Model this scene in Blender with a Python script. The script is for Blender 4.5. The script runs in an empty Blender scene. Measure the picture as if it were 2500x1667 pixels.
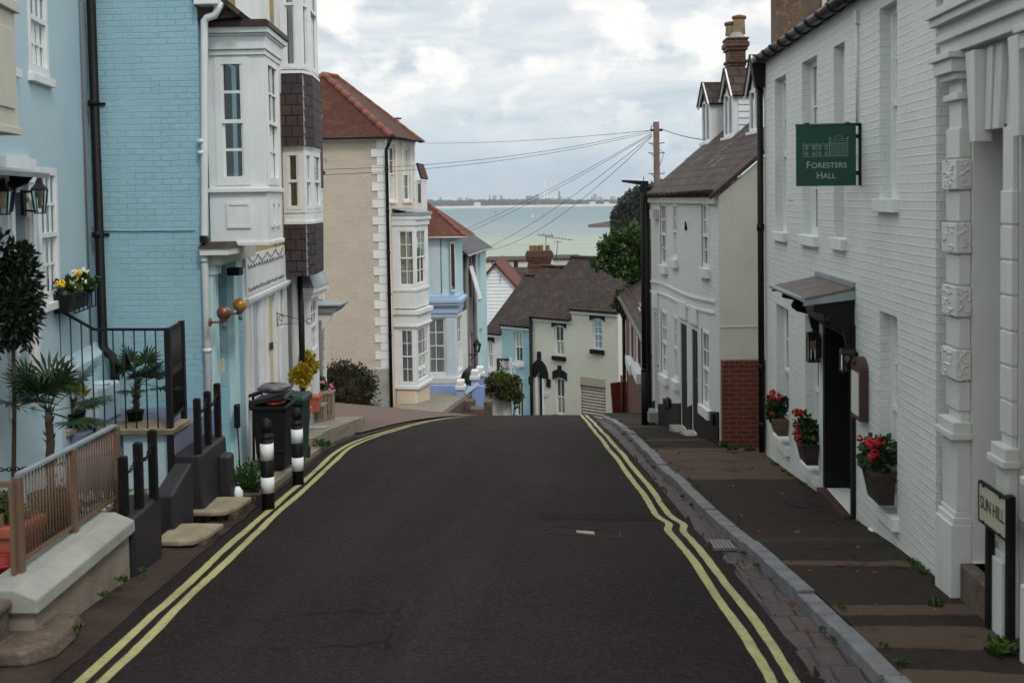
import bpy, bmesh, math, random
from mathutils import Vector, Matrix
R = random.Random(7)
rad = math.radians
SC = bpy.context.scene
COL = SC.collection

# ------------------------------------------------------------------ camera
FPX, PX, PY = 2800.0, 1250.0, 610.0          # focal length and principal point of a 2500 x 1667 frame
YAW, PITCH, ROLL = rad(2.62), rad(2.62), rad(-0.9)
CAMR = Matrix.Rotation(YAW, 3, 'Z') @ Matrix.Rotation(rad(90) - PITCH, 3, 'X') @ Matrix.Rotation(ROLL, 3, 'Z')
cd = bpy.data.cameras.new('camera'); cam = bpy.data.objects.new('camera', cd); COL.objects.link(cam)
cam.matrix_world = CAMR.to_4x4()
cd.sensor_width = 36.0; cd.lens = FPX / 2500 * 36
cd.shift_y = -(833.5 - PY) / 2500
cd.clip_start = 0.1; cd.clip_end = 40000
cd.dof.use_dof = True; cd.dof.focus_distance = 27.0; cd.dof.aperture_fstop = 3.0
SC.camera = cam

# ------------------------------------------------------------------ world, sun, exposure
SUN_EL, SUN_AZ = 48.0, 150.0                  # azimuth clockwise from +Y
w = bpy.data.worlds.new('World'); SC.world = w; w.use_nodes = True
nt = w.node_tree; nt.nodes.clear()
def N(nt, t, **kw):
    n = nt.nodes.new(t)
    for k, v in kw.items():
        if k.startswith('i_'): n.inputs[k[2:].replace('_', ' ')].default_value = v
        else: setattr(n, k, v)
    return n
def ramp(nt, stops, interp='LINEAR'):
    n = nt.nodes.new('ShaderNodeValToRGB'); cr = n.color_ramp; cr.interpolation = interp
    while len(cr.elements) < len(stops): cr.elements.new(0.5)
    for e, (p, c) in zip(cr.elements, stops):
        e.position = p; e.color = (*c, 1) if len(c) == 3 else c
    return n
def sky_world():
    L = nt.links.new
    out = N(nt, 'ShaderNodeOutputWorld'); bg = N(nt, 'ShaderNodeBackground'); bg.inputs['Strength'].default_value = 0.1
    sky = N(nt, 'ShaderNodeTexSky', sky_type='NISHITA', sun_disc=False)
    sky.sun_elevation = rad(SUN_EL); sky.sun_rotation = rad(SUN_AZ); sky.dust_density = 2.0
    tc = N(nt, 'ShaderNodeTexCoord'); sep = N(nt, 'ShaderNodeSeparateXYZ'); L(tc.outputs['Generated'], sep.inputs[0])
    def noise(scale, sx, sz, detail, rough, dist, off=(0, 0, 0)):
        mp = N(nt, 'ShaderNodeMapping'); mp.inputs['Scale'].default_value = (sx, sx, sz); mp.inputs['Location'].default_value = off
        L(tc.outputs['Generated'], mp.inputs[0])
        no = N(nt, 'ShaderNodeTexNoise'); no.inputs['Scale'].default_value = scale; no.inputs['Detail'].default_value = detail
        no.inputs['Roughness'].default_value = rough; no.inputs['Distortion'].default_value = dist
        L(mp.outputs[0], no.inputs['Vector']); return no.outputs['Fac']
    def mix(a, b, f, mode='MIX'):
        m = N(nt, 'ShaderNodeMix', data_type='RGBA', blend_type=mode, clamp_result=False)
        for s, x in ((6, a), (7, b), (0, f)):
            if hasattr(x, 'is_output'): L(x, m.inputs[s])
            elif s == 0: m.inputs[0].default_value = x
            else: m.inputs[s].default_value = (*x, 1)
        return m.outputs[2]
    K = 10.0
    # stratus veil: blue-grey to white, stretched sideways
    v1 = ramp(nt, [(0.38, (0, 0, 0)), (0.60, (1, 1, 1))]); L(noise(7, 1.0, 4.2, 6, 0.55, 0.4, (3.1, 0, 1.3)), v1.inputs[0])
    veil = mix((5.3, 6.0, 6.55), (8.0, 8.1, 8.1), v1.outputs[0])
    # cumulus heads
    c1 = ramp(nt, [(0.47, (0, 0, 0)), (0.56, (1, 1, 1))]); L(noise(13, 1.0, 1.45, 9, 0.56, 0.25, (1.7, 0.4, 0.6)), c1.inputs[0])
    puff = mix(veil, (9.0, 8.85, 8.6), c1.outputs[0])
    # grey undersides
    c2 = ramp(nt, [(0.55, (0, 0, 0)), (0.75, (1, 1, 1))]); L(noise(9, 1.0, 3.0, 7, 0.6, 0.3, (7.7, 2.2, 4.1)), c2.inputs[0])
    m2 = N(nt, 'ShaderNodeMath', operation='MULTIPLY'); L(c2.outputs[0], m2.inputs[0]); m2.inputs[1].default_value = 0.5
    puff = mix(puff, (5.6, 6.25, 6.8), m2.outputs[0])
    # bluer, deeper band towards the horizon
    hz = ramp(nt, [(0.0, (1, 1, 1)), (0.022, (0.95,)*3), (0.055, (0.55,)*3), (0.10, (0,)*3)])
    nz = N(nt, 'ShaderNodeMath', operation='MULTIPLY_ADD'); L(noise(8, 1.0, 2.5, 6, 0.55, 0.3, (0.3, 5, 2)), nz.inputs[0]); nz.inputs[1].default_value = 0.07
    ad = N(nt, 'ShaderNodeMath', operation='ADD'); ad.inputs[1].default_value = -0.035; L(sep.outputs[2], ad.inputs[0]); L(ad.outputs[0], nz.inputs[2])
    L(nz.outputs[0], hz.inputs[0])
    hzm = N(nt, 'ShaderNodeMath', operation='MULTIPLY'); L(hz.outputs[0], hzm.inputs[0]); hzm.inputs[1].default_value = 0.8
    cloud = mix(puff, (3.7, 4.9, 5.95), hzm.outputs[0])
    # light haze right on the horizon
    h2 = ramp(nt, [(0.0, (1,)*3), (0.02, (0,)*3)]); L(sep.outputs[2], h2.inputs[0])
    h2m = N(nt, 'ShaderNodeMath', operation='MULTIPLY'); L(h2.outputs[0], h2m.inputs[0]); h2m.inputs[1].default_value = 0.55
    cloud = mix(cloud, (5.0, 5.8, 6.4), h2m.outputs[0])
    # an overcast sky is brighter overhead than at the horizon
    zg = ramp(nt, [(0.0, (.5,)*3), (0.22, (.5,)*3), (0.75, (.88,)*3)]); L(sep.outputs[2], zg.inputs[0])
    zm = N(nt, 'ShaderNodeVectorMath', operation='SCALE'); zm.inputs['Scale'].default_value = 2.0; L(zg.outputs[0], zm.inputs[0])
    cloud = mix(cloud, zm.outputs[0], 1.0, 'MULTIPLY')
    fin = mix(sky.outputs[0], cloud, 0.93)
    L(fin, bg.inputs['Color']); L(bg.outputs[0], out.inputs['Surface'])
sky_world()
sd = bpy.data.lights.new('sun', 'SUN'); sd.energy = 1.05; sd.angle = rad(11); sd.color = (1.0, 0.95, 0.88)
so = bpy.data.objects.new('sun', sd); COL.objects.link(so)
sv = Vector((math.sin(rad(SUN_AZ)) * math.cos(rad(SUN_EL)), math.cos(rad(SUN_AZ)) * math.cos(rad(SUN_EL)), math.sin(rad(SUN_EL))))
so.rotation_euler = sv.to_track_quat('Z', 'Y').to_euler(); so.location = sv * 60
vs = SC.view_settings; vs.view_transform = 'Standard'; vs.look = 'None'; vs.exposure = 0.25; vs.gamma = 1.0
SC.cycles.max_bounces = 6; SC.cycles.diffuse_bounces = 3; SC.cycles.glossy_bounces = 3; SC.cycles.transparent_max_bounces = 12; SC.cycles.volume_bounces = 0
try: SC.cycles.use_denoising = True
except Exception: pass

# ------------------------------------------------------------------ sight lines: where a point of the photograph lies in the world
def ray(u, v):
    return (CAMR @ Vector(((u - PX) / FPX, -(v - PY) / FPX, -1.0)))
def atY(u, v, Y): r = ray(u, v); return r * (Y / r.y)
def atX(u, v, X): r = ray(u, v); return r * (X / r.x)
class Fr:
    """A wall's own axes: s along it, d out of it, z up."""
    def __init__(s, o, d, flip=1):
        s.o = Vector((o[0], o[1], 0)); s.t = Vector((d[0], d[1], 0)).normalized(); s.n = Vector((s.t.y, -s.t.x, 0)) * flip
    def p(s, a, d, z): q = s.o + s.t * a + s.n * d; return Vector((q.x, q.y, z))
    def hit(s, u, v, d=0.0):
        r = ray(u, v); q = s.o + s.n * d; k = q.dot(s.n) / r.dot(s.n); P = r * k
        return (P - s.o).dot(s.t), P.z
    def S(s, u, v=700, d=0.0): return s.hit(u, v, d)[0]
    def Z(s, u, v, d=0.0): return s.hit(u, v, d)[1]
W = Fr((0, 0), (1, 0), -1)                     # s = x, d = y
def cr(c, x, y):
    o, k = {'A': ((0, 0), .38259), 'B': ((0, 500), .38265), 'C': ((0, 1000), .4253), 'D': ((450, 500), .2551), 'E': ((450, 0), .2551),
            'F': ((550, 850), .2551), 'G': ((750, 150), .31888), 'H': ((850, 550), .31888), 'I': ((1150, 550), .31888), 'J': ((1050, 420), .21259),
            'K': ((1500, 250), .2551), 'L': ((1550, 650), .31898), 'M': ((1700, 0), .38265), 'N': ((1850, 650), .41436), 'O': ((2200, 0), .57398),
            'Q': ((1900, 1100), .36166), 'T': ((2280, 850), .5213), 'V': ((0, 380), .2423)}[c]
    return o[0] + x * k, o[1] + y * k

# ------------------------------------------------------------------ street profile
_PR = [(-40, -2.3), (-10, -2.6), (0, -2.78), (4, -2.93), (7.27, -3.09), (8.56, -3.15), (10.3, -3.28), (11.97, -3.47), (14.5, -3.72), (17, -3.97), (19.9, -4.30),
       (25.9, -5.22), (31.5, -6.16), (35, -6.74), (40, -7.78), (45, -9.0), (58, -12.3), (70, -15.5), (100, -22), (200, -40), (400, -57), (900, -60)]
def interp(tab, x):
    if x <= tab[0][0]: return tab[0][1]
    if x >= tab[-1][0]: return tab[-1][1]
    for i in range(len(tab) - 1):
        if tab[i][0] <= x <= tab[i + 1][0]:
            x0, y0 = tab[i]; x1, y1 = tab[i + 1]; h = x1 - x0; t = (x - x0) / h
            sl = (y1 - y0) / h
            ma = ((sl + (y0 - tab[i - 1][1]) / (x0 - tab[i - 1][0])) / 2) if i > 0 else sl
            mb = ((sl + (tab[i + 2][1] - y1) / (tab[i + 2][0] - x1)) / 2) if i + 2 < len(tab) else sl
            return (2*t**3 - 3*t**2 + 1)*y0 + (t**3 - 2*t**2 + t)*h*ma + (-2*t**3 + 3*t**2)*y1 + (t**3 - t**2)*h*mb
def zr(y): return interp(_PR, y)
XL = lambda y: interp([(-40, -3.1), (0, -3.15), (7.14, -3.19), (8.42, -3.2), (10.26, -3.28), (11.8, -3.40), (13.08, -3.49), (15.06, -3.58), (17.98, -3.78), (19.28, -3.84), (21.44, -3.82), (23.88, -3.79), (28, -3.8), (31.3, -3.74), (33, -3.5), (34.5, -3.1), (36, -2.6), (40, -2.2), (60, -2.0)], y)
XR = lambda y: interp([(-40, 1.55), (0, 1.5), (7.18, 1.45), (9.0, 1.35), (10.7, 1.25), (12.3, 1.17), (14.2, 1.09), (16.58, .97), (19.58, .83), (23.5, .74), (31.4, .68), (36, .6), (60, 0.5)], y)
XK = lambda y: interp([(-40, 2.0), (0, 2.0), (6.96, 1.87), (8.32, 1.75), (10.2, 1.57), (13.54, 1.36), (16.76, 1.17), (22.12, 1.03), (26.72, .98), (31, .9), (60, .8)], y)

# ------------------------------------------------------------------ materials (procedural)
MATS = {}
def base_mat(name):
    m = bpy.data.materials.new(name); m.use_nodes = True; t = m.node_tree; t.nodes.clear()
    o = N(t, 'ShaderNodeOutputMaterial'); b = N(t, 'ShaderNodeBsdfPrincipled'); t.links.new(b.outputs[0], o.inputs[0])
    MATS[name] = m; return m, t, b
def mixc(t, a, b, f, mode='MIX'):
    m = N(t, 'ShaderNodeMix', data_type='RGBA', blend_type=mode)
    for s, x in ((6, a), (7, b), (0, f)):
        if hasattr(x, 'is_output'): t.links.new(x, m.inputs[s])
        elif s == 0: m.inputs[0].default_value = x
        else: m.inputs[s].default_value = (*x, 1)
    return m.outputs[2]
def nse(t, scale, detail=4, rough=.55, coord='Object', sc=(1, 1, 1), dist=0.0):
    tc = N(t, 'ShaderNodeTexCoord'); mp = N(t, 'ShaderNodeMapping'); mp.inputs['Scale'].default_value = sc
    t.links.new(tc.outputs[coord], mp.inputs[0])
    n = N(t, 'ShaderNodeTexNoise'); n.inputs['Scale'].default_value = scale; n.inputs['Detail'].default_value = detail
    n.inputs['Roughness'].default_value = rough; n.inputs['Distortion'].default_value = dist
    t.links.new(mp.outputs[0], n.inputs['Vector']); return n.outputs['Fac']
def rmp(t, src, a, b, ca=(0, 0, 0), cb=(1, 1, 1)):
    r = ramp(t, [(a, ca), (b, cb)]); t.links.new(src, r.inputs[0]); return r.outputs[0]
def mul(t, a, k):
    m = N(t, 'ShaderNodeMath', operation='MULTIPLY'); t.links.new(a, m.inputs[0])
    if hasattr(k, 'is_output'): t.links.new(k, m.inputs[1])
    else: m.inputs[1].default_value = k
    return m.outputs[0]
def add(t, a, b):
    m = N(t, 'ShaderNodeMath', operation='ADD')
    for i, x in enumerate((a, b)):
        if hasattr(x, 'is_output'): t.links.new(x, m.inputs[i])
        else: m.inputs[i].default_value = x
    return m.outputs[0]
def bump(t, b, h, dist, strength=1.0):
    n = N(t, 'ShaderNodeBump'); n.inputs['Distance'].default_value = dist; n.inputs['Strength'].default_value = strength
    t.links.new(h, n.inputs['Height']); t.links.new(n.outputs[0], b.inputs['Normal'])
def sc3(c, k): return tuple(min(1, x * k) for x in c)
def pbr(name, col, rough=.6, var=.18, vs=2.5, bumpd=0.0, bs=60, streak=0.0, streakc=None, metal=0.0, spec=.4, fleck=0.0, fleckc=(0.3, 0.3, 0.3), fs=200):
    m, t, b = base_mat(name)
    c = mixc(t, sc3(col, 1 - var), sc3(col, 1 + var), rmp(t, nse(t, vs, 6, .6), .3, .7))
    if streak:
        s = rmp(t, nse(t, 1.0, 6, .65, 'UV', (5.0, .45, 1)), .52, .72)
        c = mixc(t, c, streakc or sc3(col, .45), mul(t, s, streak))
    if fleck:
        c = mixc(t, c, fleckc, mul(t, rmp(t, nse(t, fs, 2, .5), .58, .72), fleck))
    t.links.new(c, b.inputs['Base Color'])
    b.inputs['Roughness'].default_value = rough; b.inputs['Metallic'].default_value = metal; b.inputs['Specular IOR Level'].default_value = spec
    if bumpd: bump(t, b, nse(t, bs, 5, .6), bumpd)
    return m
def warpuv(t, amt, scale=3.0):
    tc = N(t, 'ShaderNodeTexCoord'); n = N(t, 'ShaderNodeTexNoise'); n.inputs['Scale'].default_value = scale; n.inputs['Detail'].default_value = 3
    t.links.new(tc.outputs['UV'], n.inputs['Vector'])
    s = N(t, 'ShaderNodeVectorMath', operation='MULTIPLY_ADD'); t.links.new(n.outputs['Color'], s.inputs[0])
    s.inputs[1].default_value = (amt, amt, 0); t.links.new(tc.outputs['UV'], s.inputs[2]); return s.outputs[0]
def brick(name, c1, c2, mortar, bw=.225, bh=.075, ms=.008, soft=.5, bumpd=.004, rough=.65, var=.12, off=.5, freq=2, streak=0.0, streakc=(.2, .19, .17), warp=.012, grain=.0015, low=None, spec=.35):
    m, t, b = base_mat(name)
    br = N(t, 'ShaderNodeTexBrick'); br.offset = off; br.offset_frequency = freq
    br.inputs['Scale'].default_value = 1; br.inputs['Brick Width'].default_value = bw; br.inputs['Row Height'].default_value = bh
    br.inputs['Mortar Size'].default_value = ms; br.inputs['Mortar Smooth'].default_value = soft; br.inputs['Bias'].default_value = 0
    br.inputs['Color1'].default_value = (*c1, 1); br.inputs['Color2'].default_value = (*c2, 1); br.inputs['Mortar'].default_value = (*mortar, 1)
    t.links.new(warpuv(t, warp), br.inputs['Vector'])
    c = mixc(t, br.outputs['Color'], sc3(c1, 1 - 2 * var), mul(t, rmp(t, nse(t, 1.1, 6, .65), .42, .72), .55))
    if streak: c = mixc(t, c, streakc, mul(t, rmp(t, nse(t, 1.0, 7, .65, 'UV', (4.0, .5, 1)), .55, .78), streak))
    t.links.new(c, b.inputs['Base Color']); b.inputs['Roughness'].default_value = rough; b.inputs['Specular IOR Level'].default_value = spec
    inv = N(t, 'ShaderNodeMath', operation='SUBTRACT'); inv.inputs[0].default_value = 1; t.links.new(br.outputs['Fac'], inv.inputs[1])
    # how deep the joints show varies from patch to patch
    h = mul(t, inv.outputs[0], rmp(t, nse(t, 1.7, 6, .7), .38, .66, (.06,)*3))
    h = add(t, h, mul(t, nse(t, 38, 5, .65), grain / bumpd * 2.0))
    bump(t, b, h, bumpd); return m
def tiles(name, c1, c2, bw=.165, bh=.10, rough=.75, bumpd=.012, moss=0.0, mossc=(.22, .16, .04), var=.25, dark=.25, patch=None, jm=1.0):
    m, t, b = base_mat(name)
    br = N(t, 'ShaderNodeTexBrick'); br.offset = .5; br.inputs['Scale'].default_value = 1
    br.inputs['Brick Width'].default_value = bw; br.inputs['Row Height'].default_value = bh; br.inputs['Mortar Size'].default_value = .0075 * bh / .1 * jm
    br.inputs['Mortar Smooth'].default_value = .2
    br.inputs['Color1'].default_value = (*c1, 1); br.inputs['Color2'].default_value = (*c2, 1); br.inputs['Mortar'].default_value = (*sc3(c1, dark), 1)  # dark joints, with the shadow below each tile edge put into their colour
    uv = warpuv(t, .008, 2.0); t.links.new(uv, br.inputs['Vector'])
    c = mixc(t, br.outputs['Color'], sc3(c1, 1 - 2 * var), rmp(t, nse(t, .9, 7, .7), .4, .7))
    if patch: c = mixc(t, c, patch, mul(t, rmp(t, nse(t, 2.0, 6, .7, 'Object'), .50, .66), .6))
    if moss: c = mixc(t, c, mossc, mul(t, rmp(t, nse(t, 2.6, 8, .75), .52, .68), moss))
    t.links.new(c, b.inputs['Base Color']); b.inputs['Roughness'].default_value = rough; b.inputs['Specular IOR Level'].default_value = .25
    sp = N(t, 'ShaderNodeSeparateXYZ'); t.links.new(uv, sp.inputs[0])
    dv = N(t, 'ShaderNodeMath', operation='DIVIDE'); dv.inputs[1].default_value = bh; t.links.new(sp.outputs[1], dv.inputs[0])
    fr = N(t, 'ShaderNodeMath', operation='FRACT'); t.links.new(dv.outputs[0], fr.inputs[0])
    inv = N(t, 'ShaderNodeMath', operation='SUBTRACT'); inv.inputs[0].default_value = 1; t.links.new(fr.outputs[0], inv.inputs[1])
    h = add(t, inv.outputs[0], mul(t, br.outputs['Fac'], -.5)); h = add(t, h, mul(t, nse(t, 30, 4, .6), .5))
    bump(t, b, h, bumpd); return m
def leafm(name, c1, c2, rough=.5):
    m, t, b = base_mat(name)
    g = N(t, 'ShaderNodeNewGeometry'); r = ramp(t, [(0, sc3(c1, .7)), (.5, c1), (1, c2)]); t.links.new(g.outputs['Random Per Island'], r.inputs[0])
    t.links.new(r.outputs[0], b.inputs['Base Color']); b.inputs['Roughness'].default_value = rough; b.inputs['Specular IOR Level'].default_value = .3
    tr = N(t, 'ShaderNodeBsdfTranslucent'); t.links.new(r.outputs[0], tr.inputs['Color']); mx = N(t, 'ShaderNodeMixShader'); mx.inputs[0].default_value = .25
    o = [n for n in t.nodes if n.type == 'OUTPUT_MATERIAL'][0]
    t.links.new(b.outputs[0], mx.inputs[1]); t.links.new(tr.outputs[0], mx.inputs[2]); t.links.new(mx.outputs[0], o.inputs[0]); return m
def glassm(name, tint, refl=.10, rough=.03):
    m, t, b = base_mat(name); t.nodes.remove(b); o = t.nodes[0]
    tr = N(t, 'ShaderNodeBsdfTransparent'); tr.inputs[0].default_value = (*tint, 1)
    gl = N(t, 'ShaderNodeBsdfGlossy'); gl.inputs['Roughness'].default_value = rough; gl.inputs['Color'].default_value = (.9, .95, .95, 1)
    fz = N(t, 'ShaderNodeFresnel'); fz.inputs['IOR'].default_value = 1.5
    f = add(t, fz.outputs[0], refl); mx = N(t, 'ShaderNodeMixShader'); t.links.new(f, mx.inputs[0])
    t.links.new(tr.outputs[0], mx.inputs[1]); t.links.new(gl.outputs[0], mx.inputs[2]); t.links.new(mx.outputs[0], o.inputs[0]); return m

# ------------------------------------------------------------------ mesh building
OFF = {}
def top_of(o):
    while o.parent: o = o.parent
    return o
class MB:
    def __init__(s): s.v = []; s.f = []; s.mi = []; s.cur = 0; s.smooth = []; s.sm = False
    def V(s, p): s.v.append(Vector(p)); return len(s.v) - 1
    def F(s, idx): s.f.append(tuple(idx)); s.mi.append(s.cur); s.smooth.append(s.sm)
    def poly(s, pts): s.F([s.V(p) for p in pts]); return s
    def hexa(s, b, t):
        i = [s.V(p) for p in list(b) + list(t)]; n = len(b)
        s.F(i[:n][::-1]); s.F(i[n:])
        for k in range(n): s.F((i[k], i[(k + 1) % n], i[n + (k + 1) % n], i[n + k]))
        return s
    def box(s, F, a0, a1, d0, d1, z0, z1):
        s.hexa([F.p(a0, d0, z0), F.p(a1, d0, z0), F.p(a1, d1, z0), F.p(a0, d1, z0)], [F.p(a0, d0, z1), F.p(a1, d0, z1), F.p(a1, d1, z1), F.p(a0, d1, z1)]); return s
    def bx(s, x0, x1, y0, y1, z0, z1): return s.box(W, x0, x1, y0, y1, z0, z1)
    def prism(s, pts, off): return s.hexa([Vector(p) for p in pts], [Vector(p) + Vector(off) for p in pts])
    def slab(s, pts, th):
        """A sheet of thickness th (down its normal) over the corner points."""
        p = [Vector(q) for q in pts]; n = (p[1] - p[0]).cross(p[2] - p[0]).normalized()
        if n.z < 0: n = -n
        return s.hexa([q - n * th for q in p], p)
    def tube(s, path, r, seg=8, cap=True, r1=None):
        P = [Vector(q) for q in path]; rings = []; up0 = None
        for i, q in enumerate(P):
            d = (P[min(i + 1, len(P) - 1)] - P[max(i - 1, 0)]).normalized()
            a = Vector((0, 0, 1)) if abs(d.z) < .95 else Vector((1, 0, 0))
            x = d.cross(a).normalized(); y = d.cross(x).normalized()
            if up0 is not None and x.dot(up0) < 0: x, y = -x, -y
            up0 = x
            rr = r if r1 is None else r + (r1 - r) * i / (len(P) - 1)
            rings.append([s.V(q + x * math.cos(2*math.pi*k/seg) * rr + y * math.sin(2*math.pi*k/seg) * rr) for k in range(seg)])
        old = s.sm; s.sm = seg > 5
        for a, b in zip(rings, rings[1:]):
            for k in range(seg): s.F((a[k], a[(k+1) % seg], b[(k+1) % seg], b[k]))
        s.sm = old
        if cap: s.F(rings[0][::-1]); s.F(rings[-1])
        return s
    def bar(s, a, b, wd, ht=None):
        a, b = Vector(a), Vector(b); ht = ht or wd; d = (b - a).normalized()
        x = d.cross(Vector((0, 0, 1))) if abs(d.z) < .95 else Vector((1, 0, 0)); x = x.normalized() * wd / 2
        y = d.cross(x).normalized() * ht / 2
        return s.hexa([a - x - y, a + x - y, a + x + y, a - x + y], [b - x - y, b + x - y, b + x + y, b - x + y])
    def lathe(s, c, prof, seg=16, sx=1, sy=1):
        c = Vector(c); rings = []
        for r, z in prof: rings.append([s.V(c + Vector((math.cos(2*math.pi*k/seg) * r * sx, math.sin(2*math.pi*k/seg) * r * sy, z))) for k in range(seg)])
        old = s.sm; s.sm = True
        for a, b in zip(rings, rings[1:]):
            for k in range(seg): s.F((a[k], a[(k+1) % seg], b[(k+1) % seg], b[k]))
        s.sm = old; s.F(rings[0][::-1]); s.F(rings[-1]); return s
    def ball(s, c, r, seg=10, rings=7, jit=0.0, rz=None):
        rz = rz or r; pr = []
        for i in range(rings + 1):
            a = -math.pi/2 + math.pi * i / rings; pr.append((max(.001, math.cos(a)) * r, math.sin(a) * rz))
        n0 = len(s.v); s.lathe(c, pr, seg)
        if jit:
            for i in range(n0, len(s.v)): s.v[i] = Vector(c) + (s.v[i] - Vector(c)) * (1 + R.uniform(-jit, jit))
        return s
    def leaf(s, p, size, d=None, asp=.55, fold=.18):
        """One leaf: a folded diamond."""
        d = d or Vector((R.gauss(0, 1), R.gauss(0, 1), R.gauss(0, .7))); d = d.normalized()
        a = Vector((R.gauss(0, 1), R.gauss(0, 1), R.gauss(0, 1))); x = d.cross(a)
        if x.length < 1e-4: x = Vector((1, 0, 0))
        x.normalize(); n = d.cross(x)
        p = Vector(p); l = size * R.uniform(.7, 1.25); wd = l * asp * .5
        i = [s.V(p), s.V(p + d * l * .5 + x * wd + n * l * fold), s.V(p + d * l), s.V(p + d * l * .5 - x * wd + n * l * fold)]
        s.F((i[0], i[1], i[2])); s.F((i[0], i[2], i[3])); return s
    def foliage(s, c, rx, ry, rz, n, size, lumps=9, lr=.5, seed=0, asp=.6):
        """Leaf clumps spread through an uneven volume."""
        q = random.Random(seed); c = Vector(c); L = []
        for k in range(lumps):
            while True:
                p = Vector((q.uniform(-1, 1), q.uniform(-1, 1), q.uniform(-1, 1)))
                if p.length < 1: break
            p = p * (1 - lr * .55); L.append((p, lr * q.uniform(.65, 1.2)))
        for k in range(n):
            p, r = q.choice(L); g = Vector((q.gauss(0, 1), q.gauss(0, 1), q.gauss(0, 1))).normalized() * (r * q.uniform(.55, 1.05))
            P = p + g; s.leaf(c + Vector((P.x * rx, P.y * ry, P.z * rz)), size, (g.normalized() + Vector((q.gauss(0, .5), q.gauss(0, .5), q.gauss(0, .5) - .15))), asp)
        return s
    def build(s, name, mat, parent=None, label=None, cat=None, group=None, kind=None, bev=0.0, local=False):
        me = bpy.data.meshes.new(name); off = Vector((0, 0, 0))
        if parent is not None: off = OFF[top_of(parent).name]
        elif not local:
            xs = [p.x for p in s.v]; ys = [p.y for p in s.v]; zs = [p.z for p in s.v]
            off = Vector(((min(xs) + max(xs)) / 2, (min(ys) + max(ys)) / 2, min(zs)))
        me.from_pydata([tuple(p - off) for p in s.v], [], s.f)
        uv = me.uv_layers.new(name='UVMap').data; k = 0
        for fi, f in enumerate(s.f):
            P = [s.v[i] for i in f]; n = Vector((0, 0, 0))
            for i in range(len(P)):
                a, b = P[i], P[(i + 1) % len(P)]; n += Vector(((a.y - b.y)*(a.z + b.z), (a.z - b.z)*(a.x + b.x), (a.x - b.x)*(a.y + b.y)))
            n = n.normalized() if n.length > 1e-12 else Vector((0, 0, 1))
            if abs(n.z) > .985: t, bb = Vector((1, 0, 0)), Vector((0, 1, 0))
            else:
                t = Vector((-n.y, n.x, 0)).normalized(); bb = n.cross(t)
                if bb.z < 0: bb = -bb
            for p in P: uv[k].uv = (p.dot(t), p.dot(bb)); k += 1
        ms = mat if isinstance(mat, (list, tuple)) else [mat]
        for m in ms: me.materials.append(MATS[m] if isinstance(m, str) else m)
        for i, p in enumerate(me.polygons): p.material_index = s.mi[i]; p.use_smooth = s.smooth[i]
        me.update()
        bm = bmesh.new(); bm.from_mesh(me); bmesh.ops.recalc_face_normals(bm, faces=bm.faces); bm.to_mesh(me); bm.free()
        o = bpy.data.objects.new(name, me); COL.objects.link(o)
        if parent is not None: o.parent = parent
        else: o.location = off; OFF[o.name] = off
        tag(o, label, cat, group, kind)
        if bev:
            b = o.modifiers.new('edge', 'BEVEL'); b.width = bev; b.segments = 2; b.limit_method = 'ANGLE'; b.angle_limit = rad(50)
        return o
def tag(o, label=None, cat=None, group=None, kind=None):
    if label: o['label'] = label
    if cat: o['category'] = cat
    if group: o['group'] = group
    if kind: o['kind'] = kind
def thing(name, label, cat, loc=(0, 0, 0), group=None):
    o = bpy.data.objects.new(name, None); COL.objects.link(o); o.location = loc; o.empty_display_size = .2
    OFF[o.name] = Vector(loc); tag(o, label, cat, group); return o
def copy_tree(o, loc, label=None, rotz=0.0, scale=1.0):
    c = o.copy(); COL.objects.link(c); c.location = loc; c.rotation_euler = (0, 0, rotz); c.scale = (scale,) * 3
    if label: c['label'] = label
    OFF[c.name] = Vector(loc)
    def rec(a, b):
        for ch in a.children:
            d = ch.copy(); COL.objects.link(d); d.parent = b; rec(ch, d)
    rec(o, c); return c
def wall(mb, F, s0, s1, z0, z1, ops=(), rev=.12, d=0.0):
    """A wall face with rectangular openings and their reveals."""
    S = sorted({s0, s1, *[x for o in ops for x in o[:2]]}); Z = sorted({z0, z1, *[x for o in ops for x in o[2:4]]})
    for a, b in zip(S, S[1:]):
        for e, g in zip(Z, Z[1:]):
            m, n = (a + b) / 2, (e + g) / 2
            if m < s0 or m > s1 or any(o[0] < m < o[1] and o[2] < n < o[3] for o in ops): continue
            mb.poly([F.p(a, d, e), F.p(b, d, e), F.p(b, d, g), F.p(a, d, g)])
    for o in ops:
        a, b, e, g = o[:4]; r = o[4] if len(o) > 4 else rev
        for q in (((a, e), (a, g)), ((b, e), (b, g)), ((a, e), (b, e)), ((a, g), (b, g))):
            (x0, y0), (x1, y1) = q
            mb.poly([F.p(x0, d, y0), F.p(x1, d, y1), F.p(x1, d - r, y1), F.p(x0, d - r, y0)])
    return mb
def shell(mb, F, s0, s1, dep, z0, z1, front=False):
    """The three other walls of a house behind its front."""
    mb.poly([F.p(s0, -dep, z0), F.p(s1, -dep, z0), F.p(s1, -dep, z1), F.p(s0, -dep, z1)])
    for s in (s0, s1): mb.poly([F.p(s, 0, z0), F.p(s, -dep, z0), F.p(s, -dep, z1), F.p(s, 0, z1)])
    return mb
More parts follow.
